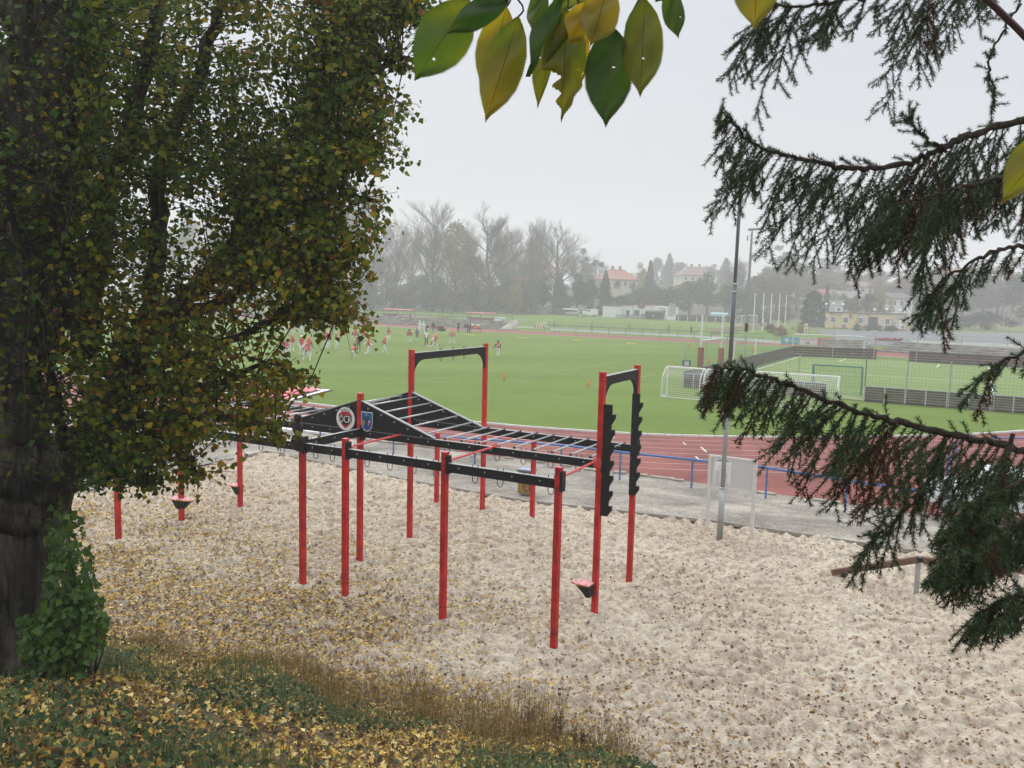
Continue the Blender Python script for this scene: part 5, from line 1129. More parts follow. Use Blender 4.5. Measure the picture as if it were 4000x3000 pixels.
goal(G(2760,1557),G(2895,1568),2.0,1.1,'white portable goal between its left neighbour and the widest one',M_WPOST,M_NETW)
goal(G(2908,1569),G(3272,1597),2.05,1.1,'widest white goal with grey right upright beside the dark slatted boards',M_WPOST,M_NETW,.13)
goal(G(3374,1398),G(3095,1386),2.5,1.6,'full size white goal at the far boards of the small artificial pitch',M_WPOST,M_NETW,.25,.06,w=.008)
goal(G(2896,1274),G(2956,1269),2.3,-1.6,'distant white goal on the far pitch beside the flagpoles',M_WPOST,M_NETW,.4,.07,w=.03,grp='distant goals')
goal(G(1371,1209),G(1435,1209),2.4,-1.6,'distant white goal on the far pitch by the concrete fence, near the tree edge',M_WPOST,M_NETW,.4,.07,w=.03,grp='distant goals')
goal(G(1906,1219),G(1966,1221),2.2,-1.4,'distant white goal in front of the gap in the concrete fence',M_WPOST,M_NETW,.4,.07,w=.03,grp='distant goals')
# artificial pitch
NL,FL,NRr,FRr=G(2668,1511),G(3097,1391),G(3985,1613),G(3909,1431)
ex_=nrm(NRr-NL);NR=NL+ex_*24.;FR=FL+nrm(FRr-FL)*24.
sheet('artificial_pitch',[NL,NR,FR,FL],.012,M_TURF)
mb=MB()
def tl(x1,y1,x2,y2,w=.10): mb.bar(G(x1,y1,.02),G(x2,y2,.02),w,.004)
for q in ((2948,1445,3133,1391,.12),(3862,1433,3882,1540,.12),(3200,1453,3826,1494,.07),(3276,1413,3305,1401,.1),(3276,1413,3659,1435,.08),(3659,1435,3669,1422,.1),(3133,1391,3862,1433,.08),(3000,1430,3200,1453,.07),(3200,1518,3375,1530,.07),(3280,1545,3372,1562,.07)): tl(*q)
struct(build('pitch_lines',mb,M_WLINE))
M_SLATD=mat('dark_slat',(.035,.028,.028),.7,.3,2,.2,40,col2=(.065,.045,.042));M_FRM=cm('galv_frame',(.36,.40,.42),.5)
def boards(label,a,b,h,nb,slats,posts=True,sm=M_SLATD,rail=M_FRM):
    t=thing('board_fence',label,'fence',(a+b)/2);mb=MB();d=nrm(b-a);n=np.array([-d[1],d[0],0])
    for i in range(slats):
        z=h*(i+.5)/slats;mb.bar(a+UP*z,b+UP*z,.04,h/slats*.86)
    build('slats',mb,sm,t);mb=MB();mb.bar(a+UP*(h+.02),b+UP*(h+.02),.08,.04);build('top_rail',mb,rail,t)
    if posts:
        for i in range(nb+1):
            p=a+(b-a)*i/nb-n*.05;mb=MB();mb.bar(p,p+UP*(h+.02),.07,.06);build('post',mb,rail,t)
    return t
gA,gB=G(3375,1566),G(3974,1612)
boards('dark slatted board fence with pale gaps along the near side of the artificial pitch',gA,gA+nrm(gB-gA)*14,1.0,11,6)
boards('short dark slatted board panel behind the two left white goals',NL,NL+ex_*1.6,1.02,2,6)
boards('dark board piece seen through the net of the widest goal',NL+ex_*4.2,NL+ex_*10.4,1.0,4,6)
boards('long dark board fence down the left side of the artificial pitch',NL,FL,1.15,14,6,False,M_SLATD,M_DGREEN)
boards('dark board fence at the far end left of the opening',FL,G(3420,1404),1.15,6,4,True,mat('brown_slat',(.05,.028,.026),.7,.3,2),M_SLATD)
boards('dark board fence at the far end right of the opening',G(3551,1413),G(4010,1438),1.15,7,4,True,MATS['brown_slat'],M_SLATD)
def netfence(label,pts,h,z0,pm,nm,sp=.35,w=.010,per=2.6,every=None):
    t=thing('net_fence',label,'net',pts[0]);mbn=MB()
    for a,b in zip(pts[:-1],pts[1:]):
        k=max(1,int(round(np.linalg.norm(b-a)/per)))
        for i in range(k+1):
            if i==k and b is not pts[-1]:continue
            p=a+(b-a)*i/k;mb=MB();mb.tube([p,p+UP*h],.04,6);build('post',mb,pm,t)
        netquad(mbn,a+UP*z0,b+UP*z0,b+UP*h,a+UP*h,sp,w);mbn.bar(a+UP*h,b+UP*h,.018,.018)
    build('net',mbn,nm,t);return t
M_NETD=cm('net_grey',(.22,.25,.25))
netfence('tall thin grey net fence above the near boards of the artificial pitch',[gA,gA+nrm(gB-gA)*13],3.05,1.05,M_PGREY,M_NETD,.22)
netfence('grey net fence behind the white goals, on the near left of the artificial pitch',[NL+ex_*4.,gA],3.0,0.1,M_PGREY,M_NETD,.25,per=4.)
netfence('tall grey net fence behind the far boards of the artificial pitch',[FL,FL+nrm(FRr-FL)*22],3.1,1.2,M_PGREY,M_NETD,.35,per=4.2)
netfence('green net strung on thin posts along the left side of the artificial pitch',[G(2672,1440),G(2757,1434),G(2836,1412),G(2950,1386),G(3090,1352)],2.6,0.,M_PGREY,M_NETG,.22,.012,per=9)
# green goal inside
goal(G(3170,1535),G(3362,1548),2.1,-1.2,'green framed goal with green net at the edge of the artificial pitch',cm('green_post',(.08,.22,.16),.5),M_NETG,.16,.06,grp='green goals')
# posts with signal box
b=G(2907,1442);o=thing('signal_post','grey post carrying a black signal box beside the artificial pitch','post',b);h=hgt(b,1295);mb=MB();mb.tube([b,b+UP*h],.07,8);build('post',mb,M_PGREY,o)
mb=MB();mb.box(b+UP*(h+.38),(.28,.2,.78));mb.box(b+UP*(h+.38)+np.array([-.03,-.12,0]),(.09,.05,.6));build('signal_box',mb,M_BLK,o)
for i,(x,y,t_,) in enumerate(((2866,1404,1335),(2950,1386,1322))):
    b=G(x,y);mb=MB();mb.tube([b,b+UP*hgt(b,t_)],.09,8);mb.tube([b,b+UP*.04],.2,8);tag(build('white_pole',mb,M_WPOST),['white pole right of the padded goalposts','white pole farther right beside the green net'][i],'pole','white poles at the green net')
b=G(3144,1352);o=thing('pole_sign','white sign on a short pole behind the goal banners','sign',b);h=hgt(b,1300);mb=MB();mb.tube([b,b+UP*h],.05,6);build('pole',mb,M_PGREY,o);mb=MB();mb.box(b+UP*(h+.6),(.45,.08,1.4));build('panel',mb,M_WPOST,o);mb=MB()
for zz in(.15,.45,.9): mb.box(b+UP*(h+zz)+np.array([0,-.05,0]),(.22,.02,.18))
build('print',mb,M_BLK,o)
# padded goalposts of the gridiron field
a,b=G(2735,1433),G(2815,1415);o=thing('gridiron_goalpost','white gridiron goalposts with red padded feet at the edge of the pitch','goalposts',(a+b)/2)
for p,tp,pd in((a,1233,1357),(b,1225,1360)):
    h=hgt(p,tp);mb=MB();mb.tube([p,p+UP*h],.09,8);build('upright',mb,M_WPOST,o);mb=MB();mb.lathe(p,[(.3,0),(.3,hgt(p,pd)),(.1,hgt(p,pd)+.03)],10);build('padding',mb,mat('brick_red_pad',(.30,.06,.045),.7,.2,3),o)
mb=MB();mb.tube([a+UP*hgt(a,1331),b+UP*hgt(b,1322)],.08,8);build('crossbar',mb,M_WPOST,o)
b=G(2681,1429);o=thing('equipment_box','blue box with a white notice beside the padded goalposts','box',b);h=hgt(b,1407);mb=MB();mb.box(b+UP*h/2,(.75,.5,h));build('case',mb,cm('box_blue',(.03,.07,.16)),o);mb=MB();mb.box(b+UP*h*.45+np.array([0,-.26,0]),(.4,.02,h*.75));build('notice',mb,M_WPOST,o)
# ---------------------------------------------------------------- far side of the track
M_CONC=mat('terrace_concrete',(.24,.225,.20),.9,.3,.8,.3,8,col2=(.31,.29,.26));M_RAILB=cm('far_rail_blue',(.05,.12,.20),.5)
def terrace(label,pts,n,dep,ris,lead=None):
    t=thing('stone_terrace',label,'terrace',pts[0]);mb=MB()
    for a,b in zip(pts[:-1],pts[1:]):
        d=nrm(b-a);nn=np.array([-d[1],d[0],0]);nn*=1 if nn[1]>0 else -1
        for k in range(n): mb.wall(a+nn*dep*k,b+nn*dep*k,dep*(n-k) if False else dep*.98,0,ris*(k+1));mb.wall(a+nn*(dep*k-.06),b+nn*(dep*k-.06),.055,ris*(k+1)-.07,ris*(k+1)+.012)
    build('steps',mb,M_CONC,t);return t,nn
tp0=[G(700,1222),G(1081,1242),G(1440,1262),G(1948,1287)]
t,nn=terrace('long low stepped concrete terrace along the far straight of the track',tp0,5,.8,.27)
mb=MB();mb.prism([G(1948,1288),G(1990,1291),G(1990,1291)+nn*4,G(1948,1288)+nn*4],(0,0,.2));a=G(1952,1288);mb.prism([a+UP*.05,a+np.array([1.5,-.4,.05]),a+nn*4+np.array([1.5,-.4,1.5]),a+nn*4+UP*1.5],(0.5,.5,.0));build('end_ramp',mb,M_CONC,t)
def rail(label,pts,h,per,m=M_RAILB,mid=True,nm='railing'):
    o=thing(nm,label,'railing',pts[0])
    mb=MB();mb.tube([p+UP*h for p in pts],.05,6);build('top_rail',mb,m,o)
    if mid: mb=MB();mb.tube([p+UP*h*.5 for p in pts],.03,5);build('mid_rail',mb,m,o)
    for a,b in zip(pts[:-1],pts[1:]):
        k=max(1,int(round(np.linalg.norm(b-a)/per)))
        for i in range(k): p=a+(b-a)*i/k;mb=MB();mb.tube([p,p+UP*h],.045,6);build('post',mb,m,o)
    mb=MB();mb.tube([pts[-1],pts[-1]+UP*h],.045,6);build('post',mb,m,o);return o
rail('blue railing along the top of the far stone terrace',[p+nn*.4+UP*.0 for p in tp0[1:]],1.9,9,mid=False)
a=G(1957,1262);rail('small blue stair railing at the right end of the stone terrace',[G(1950,1283)+nn*2,G(1958,1262)+UP*.2,G(2002,1264)+UP*.2],1.1,3)
rail('long blue railing beyond the far straight of the track',[G(2126,1295),G(2647,1320),G(2980,1337)],1.15,2.9)
M_WBRD=cm('white_board',(.72,.72,.72))
def bar3(name,label,cat,pts,t,h,m,z=0.):
    o=thing(name,label,cat,pts[0]);mb=MB()
    for a,b in zip(pts[:-1],pts[1:]): mb.wall(a,b,t,z,z+h)
    build('boarding',mb,m,o)
    for i,(a,b) in enumerate(zip(pts[:-1],pts[1:])):
        k=max(1,int(np.linalg.norm(b-a)/6));d=nrm(b-a);n2=np.array([-d[1],d[0],0]);n2*=1 if n2[1]>0 else -1
        for j in range(k):
            p=a+(b-a)*(j+.5)/k+n2*(t+.05);mb=MB();mb.bar(p,p+UP*max(.2,(z+h)*.9),.08,.08);build('support',mb,M_PGREY,o)
    return o
bar3('white_barrier','long white low barrier behind the blue railing beyond the track','barrier',[G(2150,1290),G(2700,1317),G(3049,1343)],.1,.42,M_WBRD)
bar3('white_barrier','short white low barrier on the grass at the end of the stone terrace','barrier',[G(2005,1279),G(2085,1283)],.1,.25,M_WBRD)
# picket fence
pk=thing('picket_fence','pale yellow green picket fence dividing the two pitches','fence',G(2400,1290));mb=MB();mr=MB();M_PICK=mat('picket_paint',(.40,.42,.20),.8,.25,1.5)
for a,b,h in ((G(2025,1277),G(2700,1302),1.25),(G(2700,1302),G(2782,1306),1.2)):
    d=b-a;L_=np.linalg.norm(d);k=int(L_/.42)
    for i in range(k+1):
        p=a+d*i/k;mb.bar(p+UP*.1,p+UP*h,.14,.03,up=(0,1,0))
    for z in(.35,.95): mr.bar(a+UP*z+np.array([.03,.06,0]),b+UP*z+np.array([.03,.06,0]),.04,.09)
    for i in range(int(L_/7)+1): p=a+d*min(1,i*7/L_)+np.array([0,.1,0]);q=MB();q.bar(p,p+UP*h*1.05,.3,.18);build('post',q,mat('fence_post_grey',(.22,.25,.16),.8,.2,2),pk)
build('pickets',mb,M_PICK,pk);build('rails',mr,M_PICK,pk)
for (a,b,l) in ((G(1300,1237),G(1497,1241),'left'),(G(1620,1245),G(1812,1252),'middle')):
    o=thing('picket_fence',('pale picket fence behind the stone terrace left of the first red dugout' if l=='left' else 'pale picket fence between the two red dugouts'),'fence',a);mb=MB();d=b-a;k=int(np.linalg.norm(d)/.5)
    for i in range(k+1): p=a+d*i/k;mb.bar(p,p+UP*1.25,.2,.04,up=(0,1,0))
    build('pickets',mb,M_PICK,o);mb=MB();mb.bar(a+UP*.8+np.array([0,.06,0]),b+UP*.8+np.array([0,.06,0]),.04,.1);build('rail',mb,M_PICK,o)
# hurdles and striped barrier
for i,x in enumerate((2094,2106,2118,2128)):
    b=G(x,1284);o=thing('hurdle',['leftmost','second from the left','third from the left','rightmost'][i]+' of the white hurdles parked at the picket fence','hurdle',b,'white hurdles by the picket fence');h=hgt(b,1256)
    mb=MB();mb.bar(b,b+np.array([.25,0,h]),.09,.09);mb.bar(b+np.array([.55,0,0]),b+np.array([.3,0,h]),.09,.09);build('frame',mb,M_WBRD,o)
def striped(a,b,h,label):
    o=thing('striped_barrier',label,'barrier',(a+b)/2);mb=MB();k=8
    for i in range(k): mb.bar(a+(b-a)*i/k+UP*h,a+(b-a)*(i+1)/k+UP*h,.06,.35,mi=i%2)
    build('striped_bar',mb,[cm('barrier_red',(.5,.05,.06)),M_WBRD],o)
    for p in(a,b): mb=MB();mb.bar(p,p+UP*h,.08,.08);build('leg',mb,M_PGREY,o)
striped(G(2088,1292),G(2129,1294),.75,'red and white striped bar in front of the parked hurdles');striped(G(1972,1268),G(2005,1269),.5,'red and white striped bar beside the stair railing')
# dugouts
M_DRED=mat('dugout_red',(.26,.055,.05),.7,.2,1.2)
def dugout(x0,x1,yb,ytop,yp0,yp1,label,graf):
    a=G(x0,yb);b=G(x1,yb+5);o=thing('team_dugout',label,'dugout',(a+b)/2);d=nrm(b-a);n=np.array([-d[1],d[0],0]);h=hgt(a,ytop)
    mb=MB();mb.prism([a-n*.4+UP*h*.88-d*.2,b-n*.4+UP*h*.88+d*.2,b+n*1.4+UP*h+d*.2,a+n*1.4+UP*h-d*.2],(0,0,.16));build('roof',mb,M_DRED,o)
    mb=MB();mb.wall(a,b,.08,0,hgt(a,yp0));build('back_panel',mb,M_DRED,o);mb=MB();mb.wall(a+n*1.3,b+n*1.3,.3,.3,.5);build('seat_bench',mb,M_BLK,o)
    for p in(a,b,(a+b)/2,a+n*1.4,b+n*1.4): mb=MB();mb.bar(p+n*.12,p+n*.12+UP*h*.9,.1,.1);build('post',mb,mat('dugout_post',(.09,.05,.05),.7,.2,2),o)
    rs=random.Random(graf);mb=MB()
    L_=np.linalg.norm(b-a)
    if graf:
        for i in range(9):
            c=a+d*L_*(.52+.05*i)+UP*rs.uniform(.35,1.0)-n*.02;r=rs.uniform(.22,.4);mb.prism([c+d*r*math.cos(t)*rs.uniform(.6,1)+UP*r*math.sin(t)*rs.uniform(.6,1) for t in np.linspace(0,5.6,8)],-n*.01,i%3)
        c=a+d*L_*.12+UP*.95-n*.02;mb.tube([c-d*.5+UP*.2,c-d*.2+UP*.45,c,c+d*.2+UP*.45,c+d*.5+UP*.1,c+d*.1-UP*.3],.05,4,mi=2);build('graffiti',mb,[M_WBRD,cm('graffiti_blue',(.35,.40,.50)),cm('graffiti_pink',(.6,.35,.35))],o)
    else:
        for t in(.22,.78): mb.prism([a+d*L_*t+UP*1.0-n*.02,a+d*(L_*t+.5)+UP*1.0-n*.02,a+d*(L_*t+.5)+UP*1.15-n*.02,a+d*L_*t+UP*1.15-n*.02],-n*.01)
        build('label_plate',mb,M_WBRD,o)
dugout(1497,1604,1242,1207,1223,1240,'red roofed dugout with white graffiti on its back, nearer the tree',4)
dugout(1824,1928,1259,1221,1240,1257,'plain red roofed dugout beside the white banner at the end of the terrace',0)
a,b=G(1928,1264),G(1967,1267);o=thing('banner','white banner leaning on the end of the plain red dugout','banner',a);mb=MB();mb.prism([a+UP*.2,b+UP*.1,b+UP*1.5+np.array([.2,0,0]),a+UP*1.35+np.array([.15,0,0])],(0.03,.08,0));build('cloth',mb,M_WBRD,o);mb=MB();mb.bar(a+np.array([0,.15,0]),a+np.array([.1,.15,1.4]),.07,.07);build('stake',mb,M_PGREY,o)
a=G(1711,1250);b=G(1747,1251);o=thing('steel_frame','empty rusty steel frame standing between the two dugouts','frame',a);h=hgt(a,1218)
for p in(a,b,a+np.array([1.,.9,0]),b+np.array([1.,.9,0])): mb=MB();mb.bar(p,p+UP*h,.09,.09);build('post',mb,MATS['dugout_post'],o)
for z in(h*.3,h*.97): mb=MB();mb.bar(a+UP*z,b+UP*z,.09,.09);mb.bar(a+UP*z+np.array([1.,.9,0]),b+UP*z+np.array([1.,.9,0]),.09,.09);build('cross_bar',mb,MATS['dugout_post'],o)
# concrete panel fences
M_PANEL=mat('concrete_panel',(.34,.35,.36),.85,.22,.35,.2,6,col2=(.46,.47,.48))
def panels(label,pts,tops,per=3.):
    o=thing('concrete_fence',label,'fence',pts[0])
    for a,b,tp in zip(pts[:-1],pts[1:],tops):
        h=hgt(a,tp);k=max(1,int(np.linalg.norm(b-a)/per));mb=MB();rs=random.Random(k)
        for i in range(k):
            p=a+(b-a)*i/k;q=a+(b-a)*(i+.96)/k;mb.wall(p,q,.12,0,h*(1+rs.uniform(-.04,.05)))
        build('panel_run',mb,M_PANEL,o)
        for i in range(0,k,3): p=a+(b-a)*i/k+np.array([-.1,-.25,0]);mb=MB();mb.bar(p,p+UP*h*.95,.12,.12);build('post',mb,cm('dark_fence_post',(.08,.09,.10)),o)
        mb=MB();mb.bar(a+np.array([-.1,-.25,h*.85]),b+np.array([-.1,-.25,h*.85]),.08,.08);build('wire_rail',mb,MATS['cloth_grey'] if 'cloth_grey' in MATS else cm('cloth_grey',C_['grey']),o)
panels('weathered grey concrete panel fence at the foot of the tall bare trees',[G(1000,1199),G(1240,1205),G(1400,1208),G(1800,1215),G(1886,1220)],[1176,1181,1185,1190])
panels('shorter grey concrete panel fence to the right of the gap by the tall trunk',[G(1905,1220),G(2160,1227),G(2205,1229)],[1194,1205])
# net posts and flagpoles
for i,(x,y,tx,ty) in enumerate(((1194,1209,1196,1107),(1268,1209,1270,1108),(1340,1210,1341,1108),(1409,1210,1410,1108),(1473,1211,1474,1111))):
    b=G(x,y);mb=MB();mb.tube([b,b+UP*hgt(b,ty)],.16,8);tag(build('net_pole',mb,M_WPOST),['leftmost, almost hidden','second from the left','middle one','fourth from the left','rightmost, clear of the leaves,'][i]+' of the tall white net poles on the far pitch','pole','white net poles on the far pitch')
for i,(x,y,ty) in enumerate(((2942,1295,1147),(2977,1290,1147),(3008,1284,1149),(3040,1278,1152),(3066,1270,1154))):
    b=G(x,y);h=hgt(b,ty);mb=MB();mb.tube([b,b+UP*h],[.14,.09],8);mb.ball(b+UP*h,.13,6);mb.tube([b,b+UP*.1],.28,8);tag(build('flagpole',mb,M_WPOST),['leftmost and nearest','second from the left','middle','fourth from the left','rightmost and farthest'][i]+' of the five white flagpoles','flagpole','white flagpoles beside the far pitch')
# floodlight mast
b=G(2913,1277);o=thing('floodlight_mast','tall thin floodlight mast far behind the lamp post','floodlight',b);TPm=P(2938,905,b[1]);q=lambda t:b+(TPm-b)*t
mb=MB();mb.tube([q(0),q(.5),q(1)],[.42,.32,.22],10);build('mast',mb,cm('mast_grey',(.12,.13,.14),.5),o);mb=MB();mb.bar(q(1)+np.array([-.8,0,.4]),q(1)+np.array([1.6,0,.6]),.8,.5);mb.bar(q(1),q(1)+UP*.4,.2,.2);build('lamp_head',mb,cm('mast_head',(.12,.13,.14)),o);mb=MB();mb.bar(q(.955)+np.array([-.9,0,0]),q(.955)+np.array([-.9,0,-1.]),.25,.25);mb.bar(q(.955)+np.array([-.9,0,0]),q(.97),.06,.06);build('junction_box',mb,MATS['mast_head'],o)
# ---------------------------------------------------------------- cars, sheds and clubhouse on the far side
M_GLASS=mat('dark_glass',(.05,.06,.07),.15,.1,2,spec=.6);M_TYRE=cm('tyre_rubber',(.015,.015,.015))
def car(label,a,length,col,van=False,rot=None,name='parked_car',cat='car'):
    t=thing(name,label,cat,(0,0,0));L_=length
    if van: prof=[(0,.35),(0,1.0),(.05,1.15),(.85,1.35),(1.5,1.95),(L_-.15,2.05),(L_,1.9),(L_,.35)]
    else: prof=[(0,.35),(0.02,.75),(.25,.88),(1.05,.98),(1.75,1.44),(2.9,1.48),(3.7,1.12),(L_-.05,1.0),(L_,.7),(L_,.35)]
    W=1.7;mb=MB();mb.prism([(x-L_/2,-W/2,z) for x,z in prof],(0,W,0));build('body',mb,col,t)
    mb=MB();
    wn=[(1.0,1.42),(1.55,1.85),(2.1,1.85),(2.1,1.35)] if van else [(1.25,1.02),(1.85,1.38),(2.8,1.40),(3.45,1.08)]
    for y in(-W/2-.012,W/2+.002): mb.prism([(x-L_/2,y,z) for x,z in wn],(0,.01,0))
    build('side_window',mb,M_GLASS,t);w2=[prof[3],prof[4]];mb=MB();p,q=[(np.array([x-L_/2-.012,0,z+.01])) for x,z in w2];y=np.array([0,W*.42,0]);mb.prism([p*.9+q*.1-y,p*.9+q*.1+y,p*.12+q*.88+y*.9,p*.12+q*.88-y*.9],(-.012,0,.012));build('windscreen',mb,M_GLASS,t)
    for x in(.85,L_-.85):
        for y in(-W/2+.08,W/2-.08): mb=MB();c=(x-L_/2,y,.32);mb.lathe(c,[(.01,-.11),(.32,-.10),(.32,.1),(.01,.11)],14,0,(0,1,0));w_=build('wheel',mb,M_TYRE,t);mb=MB();mb.lathe((c[0],c[1]+(.12 if y>0 else -.12),c[2]),[(.01,-.01),(.19,-.01),(.19,.01),(.01,.01)],10,0,(0,1,0));build('rim',mb,M_STEEL,w_)
    for y in(-.6,.6):
        mb=MB();mb.box((-L_/2-.005,y,.66),(.04,.3,.14));build('headlight',mb,M_WPOST,t);mb=MB();mb.box((L_/2+.0,y,.78),(.04,.22,.16));build('tail_light',mb,cm('tail_red',(.4,.02,.02)),t)
    t.location=tuple(a);t.rotation_euler=(0,0,rot or 0);return t
car('silver estate car parked on the far pitch left of the white van',G(2240,1233),4.3,mat('silver_paint',(.40,.43,.44),.3,.05,2,metal=.3),rot=-.1)
car('white van parked left of the white clubhouse',G(2302,1236),4.4,mat('white_paint',(.72,.72,.72),.35,.04,2),True,rot=.25,name='parked_van',cat='van')
car('white car almost hidden behind the spruce at the end of the gravel',G(3880,2010,.3),4.2,MATS['white_paint'],rot=-.5)
def bld(name,label,cat,x0,x1,yb0,yb1,ytop,dep,wm,extra=None):
    a,b=G(x0,yb0),G(x1,yb1);o=thing(name,label,cat,(a+b)/2);d=nrm(b-a);n=np.array([-d[1],d[0],0]);h=hgt((a+b)/2,ytop);mb=MB();mb.wall(a,b,dep,0,h);build('wall',mb,wm,o);return o,a,b,d,n,h
def facade(o,a,b,d,n,rects,W,H):
    for nm,u0,u1,v0,v1,m,t in rects:
        L_=np.linalg.norm(b-a);p=lambda u,v:a+d*L_*u+UP*H*v-n*.02
        mb=MB();mb.prism([p(u0,v0),p(u1,v0),p(u1,v1),p(u0,v1)],-n*t);f=build(nm,mb,m,o)
        if nm=='window':
            mb=MB();e=.12*(u1-u0);ev=.12*(v1-v0);um=(u0+u1)/2
            for s0,s1 in((u0+e,um-e/3),(um+e/3,u1-e)): mb.prism([p(s0,v0+ev)-n*t,p(s1,v0+ev)-n*t,p(s1,v1-ev)-n*t,p(s0,v1-ev)-n*t],-n*.015)
            build('pane',mb,M_GLASS,f)
M_CLUB=mat('club_white',(.70,.70,.69),.8,.06,.6);M_DBRN=mat('dark_brown_timber',(.07,.045,.035),.8,.25,1.5)
o,a,b,d,n,h=bld('site_cabin','plain white cabin box, leftmost of the clubhouse row','cabin',2353,2405,1238,1240,1196,5,M_CLUB);mb=MB();mb.wall(a-d*.1-n*.1,b+d*.1-n*.1,5.2,h,h+.12);build('roof',mb,M_DBRN,o)
o,a,b,d,n,h=bld('clubhouse','white clubhouse wing with a brown door beside the cabin','building',2418,2470,1238,1240,1194,7,M_CLUB);facade(o,a,b,d,n,[('door',.53,.78,.02,.62,M_DBRN,.04)],0,h);mb=MB();mb.wall(a-d*.15-n*.15,b+d*.15-n*.15,7.3,h,h+.15);build('roof',mb,mat('dark_red_trim',(.16,.05,.05),.7,.1,2),o)
o,a,b,d,n,h=bld('clubhouse','white clubhouse with round emblem on its gable behind the hut','building',2473,2543,1240,1243,1193,8,M_CLUB);facade(o,a,b,d,n,[('window',.05,.34,.15,.6,M_DBRN,.04)],0,h);mb=MB();mb.wall(a-d*.15-n*.15,b+d*.15-n*.15,8.3,h,h+.18);build('roof',mb,MATS['dark_red_trim'],o)
c=(a+b)/2-d*.2+UP*(h+.2)-n*.25;mb=MB();mb.lathe(c,[(.02,-.1),(1.0,-.1),(1.0,.1),(.02,.1)],24,0,-n);g=build('emblem_disc',mb,M_CLUB,o);mb=MB();mb.lathe(c-n*.0,[(1.0,-.14),(1.1,-.14),(1.1,.12),(1.0,.12)],24,0,-n);build('emblem_rim',mb,MATS['dark_red_trim'],g);mb=MB();mb.ball(c-n*.14,(.3,.06,.35),8);mb.ball(c-n*.14+d*.2+UP*.15,(.18,.05,.2),6);build('emblem_figure',mb,cm('emblem_grey',(.2,.22,.24)),g)
o,a,b,d,n,h=bld('clubhouse','white clubhouse end with grey panels, right of the round emblem','building',2547,2609,1243,1246,1198,5,M_CLUB);facade(o,a,b,d,n,[('grey_panel',.45,.6,.1,.95,M_PANEL,.04),('grey_panel',.63,.8,.1,.95,M_PANEL,.04)],0,h)
o,a,b,d,n,h=bld('grey_hoarding','tall grey double panel standing at the right end of the clubhouse row','hoarding',2610,2634,1246,1248,1185,.3,M_PANEL);facade(o,a,b,d,n,[('joint',.48,.52,.02,.98,M_DBRN,.02)],0,h)
a,b=G(2520,1247),G(2583,1250);o=thing('timber_hut','dark brown open timber hut in front of the white clubhouse','hut',a);d=nrm(b-a);n=np.array([-d[1],d[0],0]);h=hgt(a,1212)
mb=MB();mb.wall(a+n*1.6,b+n*1.6,.1,0,h*.9);mb.wall(a,a+n*1.6,.1,0,h*.9);build('wall',mb,mat('grey_timber',(.13,.11,.10),.8,.2,2),o);mb=MB();mb.prism([a-n*.4-d*.3+UP*h*.82,a+n*2-d*.3+UP*h*.95,a+n*.8-d*.3+UP*h*1.02],d*(np.linalg.norm(b-a)+.6));build('roof',mb,M_DBRN,o)
for p in(a,b): mb=MB();mb.bar(p,p+UP*h*.85,.12,.12);build('post',mb,M_DBRN,o)
o=thing('picket_fence','grey picket fence in front of the white clubhouse','fence',G(2460,1246));mb=MB();a,b=G(2405,1244),G(2520,1248);k=40
for i in range(k+1): p=a+(b-a)*i/k;mb.bar(p,p+UP*1.1,.11,.03,up=(0,1,0))
build('pickets',mb,cm('grey_picket',(.24,.22,.23)),o);mb=MB();mb.bar(a+UP*.8+np.array([0,.05,0]),b+UP*.8+np.array([0,.05,0]),.05,.09);build('rail',mb,MATS['cloth_grey'],o)
for x0,x1,yb,yt,l in((2585,2598,1249,1234,'crumpled white sheet hanging beside the timber hut'),(2606,2636,1251,1235,'white advertising board right of the timber hut')):
    a,b=G(x0,yb),G(x1,yb+1);mb=MB();h=hgt(a,yt);mb.prism([a+UP*.1,b+UP*.05,b+UP*h,a+UP*h*.97],(0,.08,0));tag(build('white_board',mb,M_WBRD),l,'board')
o,a,b,d,n,h=bld('low_shed','low brown shed with pale flat roof behind the silver car','shed',2206,2254,1231,1232,1210,3,M_DBRN);mb=MB();mb.wall(a-d*.3-n*.3,b+d*.3-n*.3,3.6,h,h+.35);build('roof',mb,M_WBRD,o)
b=G(2267,1243);mb=MB();mb.lathe(b,[(.3,0),(.36,.1),(.36,.95),(.3,1.0)],10);tag(build('yellow_barrel',mb,cm('barrel_yellow',(.6,.42,.03))),'yellow barrel standing on the far pitch in front of the cars','barrel')
a=G(2277,1241);mb=MB();mb.bar(a,a+np.array([-.5,.2,1.7]),.12,.5);mb.bar(a+np.array([-1.,.4,0]),a+np.array([-.5,.2,1.7]),.12,.5);tag(build('trestle',mb,cm('trestle_green',(.12,.22,.16))),'green folding trestle board leaning beside the yellow barrel','trestle')
o,a,b,d,n,h=bld('board_fence','low brown fence with white posts at the back of the far pitch','fence',2640,3010,1252,1266,1236,.1,mat('brown_fence',(.075,.06,.055),.85,.2,.8))
for i in range(10): p=a+(b-a)*(i+.3)/10-n*.2;mb=MB();mb.bar(p,p+UP*1.25,.14,.14);build('post',mb,M_WPOST,o)
a,b=G(2774,1248),G(2840,1251);o=thing('team_shelter','pale blue curved team shelter at the back of the far pitch','shelter',a);d=nrm(b-a);n=np.array([-d[1],d[0],0]);h=hgt(a,1220);pr_=[(0,.9),(-.3,.55),(-.1,.95),(.5,1.),(1.2,.8),(1.4,0),(1.3,0),(1.1,.75),(.5,.93),(0,.88)];mb=MB();mb.prism([a+n*x+UP*h*z for x,z in [(-.2,.5),(0,.85),(.6,1.),(1.3,.85),(1.4,0),(1.3,0),(1.2,.8),(.6,.94),(.05,.8),(-.1,.5)]],b-a);build('shell',mb,cm('shelter_blue',(.25,.38,.42),.4),o)
